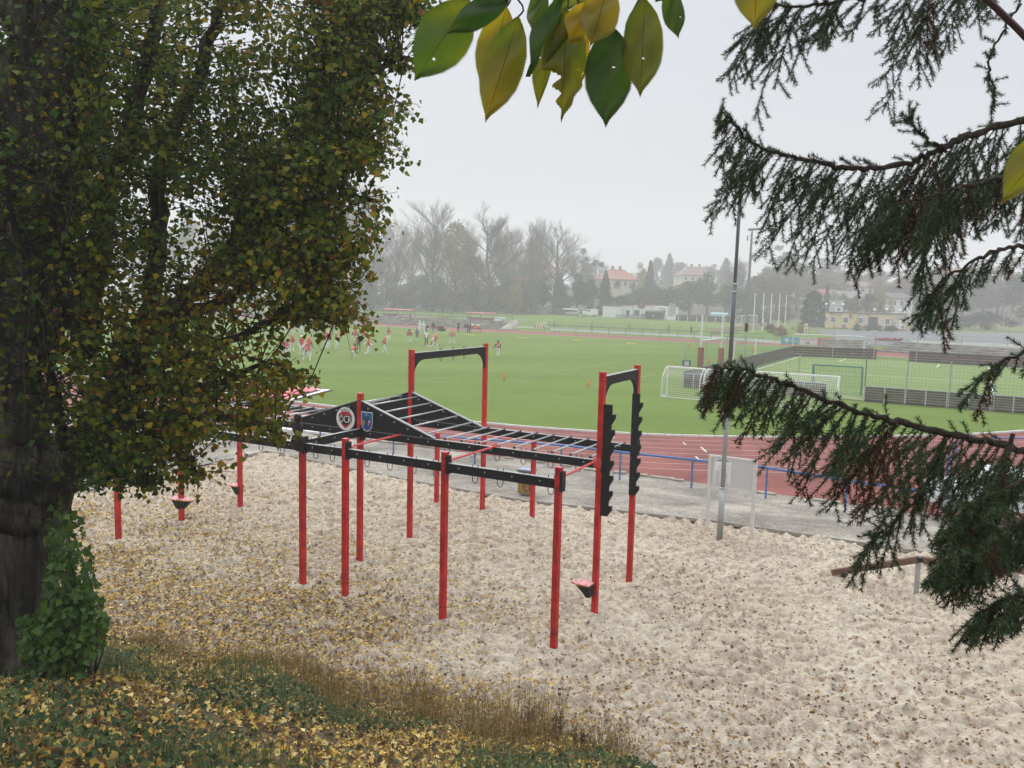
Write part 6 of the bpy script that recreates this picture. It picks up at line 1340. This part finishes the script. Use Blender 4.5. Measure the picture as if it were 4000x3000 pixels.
for p in(a,(a+b)/2,b): mb=MB();mb.bar(p-n*.1,p-n*.1+UP*h*.6,.08,.08);build('post',mb,M_PGREY,o)
o=thing('garden_wall','tan rendered low wall running back beside the flagpoles','wall',G(2880,1292));mb=MB();mb.wall(G(2782,1306),G(2996,1279),.25,0,.95);build('render',mb,mat('tan_render',(.38,.31,.20),.9,.2,.6),o);mb=MB();mb.wall(G(2782,1306)+np.array([-.05,-.05,0]),G(2996,1279)+np.array([-.05,-.05,0]),.35,.95,1.02);build('coping',mb,M_CONC,o)
for (px,ft,hd,l) in ((2178,1232,1214,'distant person in dark clothes with a bicycle left of the silver car'),(2195,1230,1213,'distant person standing left of the silver car'),(2491,1245,1224,'distant person sitting out in front of the clubhouse window'),(2508,1246,1224,'distant person in dark clothes at the clubhouse, left one of a pair'),(2516,1246,1224,'distant person in dark clothes at the clubhouse, right one of a pair'),(2549,1250,1231,'distant person in blue by the timber hut')):
    person(px,ft,hd,'stand2',20,l,('jean' if 'blue' in l else 'black',)*3+('skin','black','black','black'),False,None,group='people by the clubhouse')
# ---------------------------------------------------------------- right hand side: banners, terraces, mural building
a=[(3052,3119,1345,1316,'teal goal banner with a white heart emblem, leftmost',(.06,.36,.45)),(3122,3192,1349,1319,'white goal banner with a small red and blue emblem, middle',(.66,.66,.68)),(3195,3263,1353,1321,'red goal banner with a white heart emblem, rightmost',(.55,.05,.11))]
def heart(c,d,s): return [c+d*s*x+UP*s*z for x,z in((0,-1.),(.6,-.35),(.8,.25),(.6,.75),(.25,.8),(0,.5),(-.25,.8),(-.6,.75),(-.8,.25),(-.6,-.35))]
for i,(x0,x1,yb,yt,l,c) in enumerate(a):
    p,q=G(x0,yb),G(x1,yb+2);o=thing('advertising_banner',l,'banner',(p+q)/2,'banners on the track railing');d=nrm(q-p);n=np.array([-d[1],d[0],0]);h=hgt(p,yt);mb=MB();mb.wall(p,q,.05,.1,h);build('sheet',mb,cm('banner_%s'%['teal','white','red'][i],c),o)
    L_=np.linalg.norm(q-p);c0=p+d*L_*(.32 if i!=1 else .48)+UP*h*(.55 if i!=1 else .38)-n*.02;s=h*(.36 if i!=1 else .22);mb=MB();mb.prism(heart(c0,d,s),-n*.02,0);mb.prism([c0-n*.022+d*s*x+UP*s*z for x,z in((-.05,.35),(.28,.5),(.5,.2),(.05,-.5))],-n*.012,1)
    build('emblem',mb,[M_WBRD if i!=1 else cm('emblem_red',(.5,.06,.1)),cm('banner_%s'%['teal','white','red'][i],c) if i!=1 else cm('emblem_blue',(.1,.2,.4))],o)
    mb=MB()
    for j in range(7 if i!=1 else 12):
        u=(.52+.055*j) if i!=1 else .1+.067*j;v=.42 if i!=1 else .74;e=p+d*L_*u+UP*h*v-n*.02;mb.prism([e,e+d*L_*.035,e+d*L_*.035+UP*h*.14,e+UP*h*.14],-n*.012)
    build('lettering',mb,M_WBRD if i!=1 else MATS['emblem_red'],o)
    mb=MB();mb.bar(p+n*.1,p+n*.1+UP*(h+.1),.06,.06);build('post',mb,M_RAILB,o)
t,nn2=terrace('stepped concrete terrace beyond the opening at the far end of the artificial pitch',[G(3270,1372),G(3430,1374),G(3700,1394),G(4060,1418)],5,.9,.26)
rail('grey railing in front of the stepped terrace on the right',[G(3265,1362)+nn2,G(3560,1378)+nn2,G(4000,1404)+nn2],1.3,5,M_PGREY)
a=[G(3558,1352),G(3753,1366),G(4050,1380)];o=thing('white_wall','long low white wall behind the right hand terrace','wall',a[1]);mb=MB();mb.wall(a[0],a[1],.3,0,1.0);mb.wall(a[1],a[2],.3,0,1.05);build('render',mb,M_CLUB,o);mb=MB();mb.wall(a[0]+UP*0,a[1],.36,1.0,1.08);build('coping',mb,M_CONC,o)
sheet('car_park',[G(3180,1288),G(4150,1305),G(4150,1385),G(3700,1360),G(3300,1342)],.01,M_ASPH)
o,a,b,d,n,h=bld('mural_building','low flat roofed building covered in a yellow and pink mural','building',3221,3538,1280,1292,1225,8,None or mat('tmp_w',(.5,.5,.5)))
def mural():
    m,nt,out=_new('mural_paint');L=nt.links.new;tc=nd(nt,'ShaderNodeTexCoord');mp=nd(nt,'ShaderNodeMapping');mp.inputs['Scale'].default_value=(.9,.9,1.2);L(tc.outputs['Object'],mp.inputs[0])
    n_=nd(nt,'ShaderNodeTexNoise');n_.inputs['Scale'].default_value=1.2;n_.inputs['Detail'].default_value=2;L(mp.outputs[0],n_.inputs['Vector']);mx=nd(nt,'ShaderNodeVectorMath',operation='ADD');L(mp.outputs[0],mx.inputs[0]);L(n_.outputs['Color'],mx.inputs[1])
    v=nd(nt,'ShaderNodeTexVoronoi');v.inputs['Scale'].default_value=1.1;L(mx.outputs[0],v.inputs['Vector']);s=nd(nt,'ShaderNodeSeparateColor');L(v.outputs['Color'],s.inputs[0])
    sx=nd(nt,'ShaderNodeSeparateXYZ');L(tc.outputs['Object'],sx.inputs[0]);gr=nd(nt,'ShaderNodeMath',operation='MULTIPLY_ADD');gr.inputs[1].default_value=.05;gr.inputs[2].default_value=.5;L(sx.outputs['X'],gr.inputs[0])
    r1=ramp(nt,[(0,(.60,.55,.16)),(.35,(.55,.50,.28)),(.55,(.40,.09,.07)),(.68,(.60,.30,.25)),(.8,(.35,.05,.24)),(.9,(.5,.5,.45))],'CONSTANT');r2=ramp(nt,[(0,(.60,.50,.42)),(.4,(.62,.42,.40)),(.62,(.32,.13,.12)),(.76,(.22,.42,.38)),(.86,(.6,.52,.46))],'CONSTANT');L(s.outputs[0],r1.inputs['Fac']);L(s.outputs[0],r2.inputs['Fac'])
    q=nd(nt,'ShaderNodeMix',data_type='RGBA');L(gr.outputs[0],q.inputs['Factor']);L(r1.outputs['Color'],q.inputs['A']);L(r2.outputs['Color'],q.inputs['B'])
    p=nd(nt,'ShaderNodeBsdfPrincipled');p.inputs['Roughness'].default_value=.9;L(q.outputs['Result'],p.inputs['Base Color']);L(p.outputs[0],out.inputs['Surface']);return m
o.children[0].data.materials[0]=mural()
M_WSASH=M_WPOST
facade(o,a,b,d,n,[('window',.07,.135,.32,.78,M_WSASH,.05),('window',.225,.295,.3,.78,M_WSASH,.05),('window',.42,.475,.32,.78,M_WSASH,.05),('window',.745,.80,.3,.78,M_WSASH,.05),('entrance',.54,.655,.0,.8,cm('dark_entrance',(.05,.05,.055)),.03),('notice_board',.91,.965,.1,.75,M_WBRD,.06)],0,h)
mb=MB();mb.wall(a-d*.2-n*.2,b+d*.2-n*.2,8.4,h,h+.18);build('roof',mb,cm('roof_felt',(.10,.09,.09)),o);L_=np.linalg.norm(b-a);mb=MB();c=a+d*L_*.16+n*1.5+UP*(h+.75);mb.box(c,(1.6,.8,1.1),math.atan2(d[1],d[0]));mb.lathe(c-n*.42,[(.02,-.02),(.4,-.02),(.4,.02),(.02,.02)],14,1,-n);build('air_conditioner',mb,[M_WPOST,cm('fan_grey',(.2,.2,.2))],o)
for i,(x,y,bx,by) in enumerate(((3227,1188,0,10),(3256,1187,0,10),(3292,1190,0,10),(3417,1210,0,8),(3465,1209,0,8),(3515,1213,0,8),(3620,1204,1,0),(3681,1201,1,0),(3748,1208,1,0))):
    Y=(a[1]+b[1])/2+by if by else 165;c=P(x,y,Y);q=np.array([c[0],c[1],0.]);t=thing('globe_lamp',['leftmost white globe lamp above the mural building','second white globe lamp from the left above the mural building','third white globe lamp from the left above the mural building','white globe lamp above the mural entrance','white globe lamp right of the mural entrance','white globe lamp above the right end of the mural building','white globe lamp right of the tall clipped thuja','white globe lamp seen through the spruce twigs','white globe lamp farthest right behind the spruce'][i],'lamp',q,'white globe lamps');mb=MB();mb.tube([q,c-UP*.3],.06,6);build('pole',mb,M_PGREY,t);mb=MB();mb.ball(c,(.36,.36,.3),12);build('globe',mb,cm('globe_white',(.85,.85,.86),.3),t,True)
b_=G(3604,1336);mb=MB();mb.tube([b_,b_+UP*hgt(b_,1167)],.10,8);mb.box(b_+UP*hgt(b_,1167)+np.array([.2,0,0]),(.7,.3,.12));tag(build('light_pole',mb,M_WPOST),'slim white light pole on the car park behind the opening in the boards','lamp post')
for x,y,tt,l in((3150,1270,1150,'grey concrete utility pole in front of the left thuja'),(3311,1262,1170,'dark utility pole behind the mural building'),(3522,1262,1175,'thin dark pole behind the right end of the mural building'),(3118,1280,1160,'leaning grey pole left of the thuja')):
    q=G(x,y);mb=MB();hh=hgt(q,tt);mb.tube([q,q+UP*hh],.16,8);mb.bar(q+UP*hh*.95-np.array([.6,0,0]),q+UP*hh*.95+np.array([.6,0,0]),.1,.1);tag(build('utility_pole',mb,cm('pole_concrete',(.26,.26,.26))),l,'pole')
# houses on the hill
M_RRED=mat('red_roof_tiles',(.30,.13,.095),.8,.2,1.,.3,6);M_RGRY=mat('brown_grey_roof',(.20,.13,.115),.85,.2,1.);M_REND=mat('cream_render',(.55,.50,.40),.9,.1,.5);M_RDRK=mat('dark_roof',(.10,.075,.075),.85,.2,1.)
def house(label,x0,x1,yb,ye,yr,Y,dep,wm,rm,hip=True,wins=4,chim=2,wtop=None):
    a=P(x0,yb,Y);b=P(x1,yb,Y+2);zb=min(a[2],b[2])-6;z1=P((x0+x1)/2,ye,Y)[2];z2=P((x0+x1)/2,yr,Y)[2];o=thing('house',label,'house',(*((a+b)/2)[:2],zb));d=nrm((b-a)*[1,1,0]);n=np.array([-d[1],d[0],0]);L_=np.linalg.norm((b-a)[:2])
    mb=MB();mb.wall(a,b,dep,zb,z1);q=[np.array([*(a+d*L_*u+n*dep*v)[:2],0]) for u,v in((0,0),(1,0),(1,1),(0,1))]
    if not hip:
        for u in(0,3): pass
        for i,j in((0,3),(1,2)): m_=(q[i]+q[j])/2;mb.prism([q[i]+UP*z1,q[j]+UP*z1,m_+UP*(z2-.15)],d*(.2 if i==0 else -.2))
    build('wall',mb,wm,o);e=.5;k=min(dep*.5,L_*.27) if hip else -.3
    r=[a*[1,1,0]-d*e-n*e,a*[1,1,0]+d*(L_+e)-n*e,a*[1,1,0]+d*(L_+e)+n*(dep+e),a*[1,1,0]-d*e+n*(dep+e)];r=[p+UP*z1 for p in r];m0=a*[1,1,0]+d*k+n*dep/2+UP*z2;m1=a*[1,1,0]+d*(L_-k)+n*dep/2+UP*z2
    mb=MB();mb.add(r+[m0,m1]+[p-UP*.2 for p in r],[(0,1,5,4),(1,2,5),(2,3,4,5),(3,0,4),(0,6,7,1),(1,7,8,2),(2,8,9,3),(3,9,6,0),(9,8,7,6)]);ro=build('roof',mb,rm,o)
    for i in range(chim): c=m0+(m1-m0)*((i+.5)/max(chim,1));mb=MB();mb.box((c[0],c[1],z2+.2),(.9,.9,1.8));build('chimney',mb,rm,ro)
    for i in range(wins):
        u=(i+.5)/wins;w_=min(1.3,L_/wins*.45);c=a+d*L_*u-n*.03;zt=z1-.7;mb=MB();mb.prism([np.array([*(c-d*w_/2)[:2],zt-1.6]),np.array([*(c+d*w_/2)[:2],zt-1.6]),np.array([*(c+d*w_/2)[:2],zt]),np.array([*(c-d*w_/2)[:2],zt])],-n*.05);f=build('window',mb,M_WPOST,o)
        mb=MB();mb.prism([np.array([*(c-d*w_*.38)[:2],zt-1.45])-n*.05,np.array([*(c+d*w_*.38)[:2],zt-1.45])-n*.05,np.array([*(c+d*w_*.38)[:2],zt-.15])-n*.05,np.array([*(c-d*w_*.38)[:2],zt-.15])-n*.05],-n*.02);build('pane',mb,M_GLASS,f)
    return o
house('cream house with big red hipped roof and two chimneys above the clubhouse',2362,2490,1125,1091,1050,300,13,M_REND,M_RRED)
house('long house with pale brown roof half hidden by conifers on the skyline',2665,2800,1095,1075,1040,370,12,M_REND,M_RGRY,True,5,2)
house('small red roofed house with white gable behind the left thuja',3236,3290,1195,1168,1130,262,9,M_CLUB,M_RRED,False,2,0)
house('long white house with dark roof on the slope above the mural building',3268,3412,1145,1118,1098,300,11,M_CLUB,M_RGRY,False,5,2)
house('grey roofed house right of the yellow tree above the mural building',3480,3562,1195,1165,1143,262,9,M_CLUB,M_RDRK,False,3,0)
house('grey roofed white gable house directly above the mural building',3292,3400,1200,1165,1137,248,9,mat('pale_render',(.5,.48,.45),.9,.1,.5),mat('grey_roof',(.2,.18,.17),.85,.2,1.),False,3,1)
house('house with red roof glimpsed between bare trees behind the tallest skyline trunk',2125,2190,1110,1085,1030,400,12,M_REND,M_RRED,True,3,1)
house('house with faded red roof showing through the spruce on the right',3700,3790,1110,1080,1045,330,11,M_REND,M_RRED,False,3,1)
house('low pale house on the hillside below the dark pines',3130,3200,1105,1092,1080,330,10,M_CLUB,M_RGRY,False,3,0)
b=G(3470,1333);mb=MB();
for i in range(26):
    c=b+np.array([RNG.uniform(-2.2,2.2),RNG.uniform(-.6,.6),RNG.uniform(.05,.4)]);mb.ball(c,(RNG.uniform(.2,.5),.25,.2),6)
tag(build('red_leaf_heap',mb,mat('wine_red_leaves',(.22,.04,.045),.9,.3,4)),'low heap of wine red leaves on the car park behind the opening','leaf heap')
# ---------------------------------------------------------------- trees and shrubs of the background
M_FBARK=cm('far_bark',(.08,.062,.050),.95)
def bare_proto(seed,spread=1.,up=.9,lim=20):
    R_=np.random.default_rng(seed);mt=MB();mw=MB();H=1.
    tr=[np.array([0,0,0.])]
    for i in range(8): tr.append(tr[-1]+np.array([R_.normal()*.008,R_.normal()*.008,.105]))
    mt.tube(tr,np.linspace(.021,.006,9),7)
    def grow(p,d,L,r,lv):
        n=4;pts=[p]
        for i in range(n): d=nrm(d+np.array([0,0,.16*up])+R_.normal(size=3)*.085);pts.append(pts[-1]+d*L/n)
        (mt if lv==0 else mw).tube(pts,np.linspace(r,r*.45,n+1),5 if lv==0 else 3,cap=False)
        if lv<3:
            k=[9,8,6][lv]
            for j in range(k):
                t=.25+.75*(j+R_.random())/k;i=min(int(t*n),n-1);q=pts[i]+(pts[i+1]-pts[i])*(t*n-i);s=nrm(np.cross(d,R_.normal(size=3)));grow(q,nrm(d*.85+s*.65),L*R_.uniform(.38,.6),r*.42,lv+1)
    for i in range(lim):
        t=.22+.75*(i+R_.random())/lim;k=min(int(t*.84/.105),7);q=tr[k]+(tr[k+1]-tr[k])*R_.random();a=R_.uniform(0,6.28);grow(q,nrm(np.array([math.cos(a)*spread,math.sin(a)*spread,.75])),(.42-.24*t)*R_.uniform(.75,1.15),.0072*(1.2-t*.6),0)
    return mt,mw
def crownpts(kind,n,R_):
    if kind=='round':
        cl=R_.normal(size=(26,3))*np.array([.19,.19,.17])+np.array([0,0,.60]);i=R_.integers(0,26,n);p=cl[i]+rdir(n)*(.115*R_.random(n)[:,None]**.5);return p
    if kind=='shrub':
        cl=R_.normal(size=(20,3))*np.array([.26,.26,.16])+np.array([0,0,.45]);cl[:,2]=np.clip(cl[:,2],.12,.82);i=R_.integers(0,20,n);return cl[i]+rdir(n)*(.16*R_.random(n)[:,None]**.5)
    if kind=='birch':
        z=R_.random(n)**.8;r=.30*np.sqrt(np.sin(np.pi*np.clip(z*.92+.06,0,1)))*R_.random(n)**.5;a=R_.uniform(0,6.28,n);return np.stack([r*np.cos(a),r*np.sin(a),.12+.88*z+.03*np.sin(a*5)],1)
    if kind=='spruce':
        z=R_.random(n)**1.3;ly=np.floor(z*16)/16;r=(.02+.42*(1-z))*(.55+.45*(1-(z-ly)*16))*R_.random(n)**.45;a=R_.uniform(0,6.28,n);r=r*(.75+.25*np.sin(a*7+ly*40));return np.stack([r*np.cos(a),r*np.sin(a),.05+.95*z-.16*r],1)
    if kind=='thuja':
        z=R_.random(n);r=.42*np.clip((1-z**3.2),0,1)**.6*(.8+.2*R_.random(n))*(.86+.14*np.sin(z*30));a=R_.uniform(0,6.28,n);r=r*(.9+.1*np.sin(a*6+z*9));return np.stack([r*np.cos(a),r*np.sin(a),z],1)
    if kind=='pine':
        cl=np.array([[R_.normal()*.22,R_.normal()*.22,.72+R_.normal()*.13] for _ in range(16)]);i=R_.integers(0,16,n);return cl[i]+rdir(n)*np.array([.14,.14,.06])*(R_.random(n)[:,None]**.5)
TREE_P={}
def proto(kind,var):
    k=(kind,var)
    if k in TREE_P:return TREE_P[k]
    R_=np.random.default_rng(hash((var*7+len(kind)*13))%1000+5)
    if kind=='bare': mt,mw=bare_proto(var*17+3,[1.0,.75,1.15,.9][var%4],[.9,1.3,.6,1.][var%4])
    else:
        mt=MB();mt.tube([(0,0,0),(.01,0,.3),(0,.01,.85)],[.025,.02,.006],6)
        if kind in('round','birch','pine','shrub'):
            for i in range(9):
                a=R_.uniform(0,6.28);z=R_.uniform(.2,.6) if kind!='shrub' else R_.uniform(.02,.2);mt.tube([(0,0,z),(.1*math.cos(a),.1*math.sin(a),z+.14),(.2*math.cos(a),.2*math.sin(a),z+.27)],[.011,.008,.003],4)
        mw=None
    t=build('trunk',mt,M_FBARK,None,True);tm=t.data;bpy.data.objects.remove(t)
    if mw is not None: c=build('crown',mw,M_FBARK,None)
    else:
        n={'round':5200,'shrub':3600,'birch':2300,'spruce':5200,'thuja':9500,'pine':2600}[kind];p=crownpts(kind,n,R_)
        D=rdir(n);S=R_.uniform(.018,.045,n)*(1.25 if kind in('shrub','pine') else 1.)
        if kind in('spruce',): D=D*.5+np.stack([p[:,0],p[:,1],-.25*np.ones(n)],1)*2;S=S*1.1
        V,Fc=leaves(p,D,rdir(n)+np.array([0,0,.6]),S,.42,.15,.4);c=npbuild('crown',V,Fc,M_FBARK,None,np.tile(R_.random(n),2))
    cmh=c.data;bpy.data.objects.remove(c);TREE_P[k]=(tm,cmh);return TREE_P[k]
def lm(n,a,b,c): return leafmat('foliage_'+n,[(0,a),(.6,b),(1,c)],.25,.8,.1)
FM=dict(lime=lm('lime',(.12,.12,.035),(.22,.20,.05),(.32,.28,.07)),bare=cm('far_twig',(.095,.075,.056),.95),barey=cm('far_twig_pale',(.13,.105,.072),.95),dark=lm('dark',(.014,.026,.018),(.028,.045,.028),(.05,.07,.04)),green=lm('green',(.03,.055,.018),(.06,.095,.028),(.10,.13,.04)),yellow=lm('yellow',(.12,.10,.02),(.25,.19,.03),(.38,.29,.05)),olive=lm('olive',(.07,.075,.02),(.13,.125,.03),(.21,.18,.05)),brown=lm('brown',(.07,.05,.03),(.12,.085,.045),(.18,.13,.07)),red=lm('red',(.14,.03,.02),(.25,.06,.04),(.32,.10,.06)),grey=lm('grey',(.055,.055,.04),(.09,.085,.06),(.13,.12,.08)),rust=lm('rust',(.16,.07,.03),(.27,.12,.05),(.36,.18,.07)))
_v=[0]
def tree(kind,col,x,yb,yt,wpx,Y,label,group=None,name=None):
    b=P(x,yb,Y);z0=max(float(hillz(np.array(b[0]),np.array(b[1]))),-.08)-.1
    b[2]=z0;H=P(x,yt,Y)[2]-z0;W=wpx/F*Y;_v[0]+=1;tm,cmh=proto(kind,_v[0]%4 if kind=='bare' else _v[0]%2)
    t=thing(name or {'bare':'bare_tree','spruce':'conifer_tree','thuja':'thuja_tree','pine':'pine_tree','shrub':'shrub','birch':'birch_tree'}.get(kind,'leafy_tree'),label,'shrub' if kind=='shrub' else 'tree',b,group)
    k=W/{'bare':.62,'round':.72,'shrub':1.05,'birch':.6,'spruce':.75,'thuja':.84,'pine':.8}[kind]
    a=link('trunk',tm,t);c=link('crown',cmh,t);c.material_slots[0].link='OBJECT';c.material_slots[0].material=FM[col]
    t.scale=(k,k,H/(.97 if kind!='bare' else 1.08));t.rotation_euler=(0,0,RNG.uniform(0,6.28));return t
BT='bare trees on the skyline'
for q in ((1425,1206,700,250,262,'tall pale bare tree just beyond the leaf edge, farthest left on the skyline'),(1545,1207,835,170,262,'bare tree with narrow upright crown left of the red dugouts'),(1690,1209,785,270,255,'broad bare tree with twin leaders behind the first dugout'),(1900,1216,808,300,250,'dark bare tree with tall straight trunk standing at the gap in the concrete fence'),(2075,1214,850,220,282,'slim bare tree left of the rounded fan crown'),(2165,1226,862,250,270,'bare tree with rounded fan shaped crown, right end of the tall row')):
    tree('bare','bare',*q,group=BT)
for i,q in enumerate(((1330,1203,820,200,300),(1230,1203,790,240,290),(1120,1203,810,240,290),(1000,1200,780,260,285),(860,1200,800,260,285),(700,1200,820,260,285),(520,1200,800,280,285))): tree('bare','bare',*q,['tall bare tree half hidden behind the poplar edge','bare tree behind the poplar leaves above the net poles','bare tree behind the poplar crown, above the yellow shirt','bare tree behind the middle of the poplar crown','bare tree hidden deep behind the poplar crown','bare tree seen only through gaps by the poplar trunk','bare tree farthest left behind the poplar limbs'][i],group=BT)
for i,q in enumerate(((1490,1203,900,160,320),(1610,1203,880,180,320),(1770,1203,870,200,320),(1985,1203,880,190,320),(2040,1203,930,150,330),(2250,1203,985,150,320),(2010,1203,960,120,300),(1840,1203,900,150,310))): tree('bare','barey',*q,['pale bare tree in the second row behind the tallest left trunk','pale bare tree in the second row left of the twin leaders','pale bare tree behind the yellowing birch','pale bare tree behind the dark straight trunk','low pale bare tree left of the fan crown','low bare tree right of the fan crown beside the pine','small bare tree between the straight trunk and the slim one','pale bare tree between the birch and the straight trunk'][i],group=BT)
tree('birch','lime',1778,1216,885,150,258,'tall yellow green birch between the broad bare trees');tree('birch','lime',1850,1219,1010,130,256,'shorter olive birch right of the tall yellow green one');tree('birch','yellow',2012,1226,1110,70,245,'small thin yellow birch in front of the dark conifers');tree('round','rust',2045,1200,1075,80,262,'small rusty orange tree behind the thin yellow birch')
rs=np.random.default_rng(5)
names=['far left','second','third','fourth','fifth','sixth','seventh','eighth','ninth','tenth','eleventh','twelfth']
for i,x in enumerate(np.linspace(1330,2050,12)): tree('shrub',['grey','olive','grey','brown'][i%4],x+rs.uniform(-15,15),1209,1085+rs.uniform(-25,30),150,250+rs.uniform(0,8),names[i]+' from the left in the row of dusky thickets behind the concrete fence','thickets behind the concrete fence')
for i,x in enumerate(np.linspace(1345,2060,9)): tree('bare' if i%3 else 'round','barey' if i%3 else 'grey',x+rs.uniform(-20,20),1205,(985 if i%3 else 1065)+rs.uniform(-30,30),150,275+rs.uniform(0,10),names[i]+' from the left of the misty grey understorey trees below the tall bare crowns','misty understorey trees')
for i,(x,yt,w,Y,c) in enumerate(((2070,1105,110,255,'dark'),(2120,1085,120,258,'dark'),(2185,1068,120,256,'dark'),(2250,1085,120,255,'dark'),(2310,1085,100,258,'dark'),(2362,1062,110,254,'dark'))): tree('spruce' if i in(2,5) else 'round',c,x,1228,yt,w,Y,['dark evergreen at the left end of the dark clump','second dark evergreen from the left in the dark clump','pointed dark conifer in the middle of the dark clump','dark evergreen above the silver car','dark evergreen above the white van','pointed dark conifer left of the white cabin'][i],'dark evergreens behind the far pitch')
tree('pine','dark',2303,1120,1008,75,330,'dark round topped pine left of the big red roof');tree('bare','bare',2340,1150,1010,110,340,'misty bare tree between the pine and the red roof',BT)
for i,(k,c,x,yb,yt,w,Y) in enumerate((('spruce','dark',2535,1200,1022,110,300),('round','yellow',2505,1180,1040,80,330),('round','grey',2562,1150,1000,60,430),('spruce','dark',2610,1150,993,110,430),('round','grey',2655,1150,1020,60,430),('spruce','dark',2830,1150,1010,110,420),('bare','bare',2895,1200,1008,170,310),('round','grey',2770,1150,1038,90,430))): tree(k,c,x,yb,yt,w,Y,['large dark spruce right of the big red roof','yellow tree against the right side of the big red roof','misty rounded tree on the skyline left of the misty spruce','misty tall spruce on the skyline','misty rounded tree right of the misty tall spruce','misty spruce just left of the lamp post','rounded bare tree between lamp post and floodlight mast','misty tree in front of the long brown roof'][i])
for i,(x,yt,w,c) in enumerate(((2420,1150,120,'dark'),(2490,1120,120,'green'),(2560,1110,130,'grey'),(2630,1130,120,'dark'),(2690,1092,150,'green'),(2760,1078,150,'green'),(2835,1110,140,'green'),(2900,1120,130,'grey'))): tree('round',c,x,1243,yt,w,262+4*(i%3),['dark bushy tree directly behind the white cabin','green bushy tree behind the round emblem','greyish tree behind the clubhouse end','dark bushy tree behind the grey hoarding','rounded green willow left of its taller twin','tallest rounded green willow behind the far pitch','green willow just left of the lamp post','greyish tree right of the lamp post'][i],'bushy trees behind the far pitch')
for i,(k,c,x,yb,yt,w,Y) in enumerate((('pine','dark',3062,1140,988,110,360),('pine','dark',3105,1140,1005,90,365),('round','brown',2965,1240,1075,130,265),('round','brown',3030,1240,1060,150,270),('round','brown',3110,1220,1040,170,300),('round','brown',3190,1180,1060,150,310),('shrub','grey',2960,1262,1185,160,236),('shrub','brown',3060,1262,1180,150,232),('round','grey',3300,1150,1060,160,350),('round','brown',3420,1150,1050,170,350),('round','dark',3385,1215,1140,90,240),('round','yellow',3440,1218,1148,100,238),('round','rust',3530,1180,1075,140,300),('round','brown',3640,1190,1050,180,300),('round','grey',3760,1200,1040,200,290),('round','brown',3900,1200,1030,220,280),('round','dark',4020,1220,1050,220,250),('round','olive',3690,1230,1120,140,240),('round','grey',3330,1215,1160,80,236),('shrub','dark',3700,1275,1215,200,215),('shrub','dark',3850,1285,1200,220,210),('round','grey',3215,1150,1020,150,370),('round','grey',3000,1150,1035,130,350))):
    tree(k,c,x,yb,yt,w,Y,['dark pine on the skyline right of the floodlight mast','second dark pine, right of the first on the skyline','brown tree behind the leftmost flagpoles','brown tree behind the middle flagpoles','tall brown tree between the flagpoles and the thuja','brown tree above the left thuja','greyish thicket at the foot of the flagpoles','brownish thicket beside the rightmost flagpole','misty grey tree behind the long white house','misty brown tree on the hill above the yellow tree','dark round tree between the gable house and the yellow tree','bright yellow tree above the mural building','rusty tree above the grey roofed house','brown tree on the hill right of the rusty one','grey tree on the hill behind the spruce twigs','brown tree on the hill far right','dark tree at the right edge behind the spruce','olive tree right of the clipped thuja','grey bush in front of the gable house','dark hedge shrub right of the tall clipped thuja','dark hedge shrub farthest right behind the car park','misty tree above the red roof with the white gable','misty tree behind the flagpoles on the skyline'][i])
for i in range(16):
    x=3230+i*52+RNG.uniform(-15,15);tree(['round','bare','round'][i%3],['brown','barey','grey'][i%3],x,1190,1085+RNG.uniform(-25,40),RNG.uniform(120,170),285+(i%4)*14,'%s misty tree to the right along the hillside, starting at the small red roofed house'%(['first','second','third','fourth','fifth','sixth','seventh','eighth','ninth','tenth','eleventh','twelfth','thirteenth','fourteenth','fifteenth','sixteenth'][i]),'misty trees along the right hillside')
tree('thuja','dark',3172,1284,1142,112,205,'broad dark thuja left of the mural building');tree('thuja','dark',3603,1296,1148,92,192,'tall clipped dark thuja right of the mural building');tree('thuja','dark',3226,1230,1113,28,240,'slim column thuja behind the small red roofed house')
tree('shrub','yellow',3128,1297,1256,74,168,'bright yellow shrub in front of the broad thuja');tree('shrub','red',3046,1312,1268,70,152,'dark red shrub left of the white pole sign');tree('shrub','brown',3010,1300,1255,60,165,'dull brown shrub beside the middle flagpole')
for i,(x,yb,yt,w) in enumerate(((3350,1290,1260,46),(3391,1292,1268,34),(3435,1293,1264,26),(3480,1294,1264,60))): tree('shrub',['green','brown','brown','dark'][i],x,yb,yt,w,184,['rounded green clipped bush left of the mural entrance','low brown clipped hedge left of the mural entrance','small brown clipped bush right of the mural entrance','longer dark hedge under the right window of the mural'][i],'clipped bushes by the mural building')
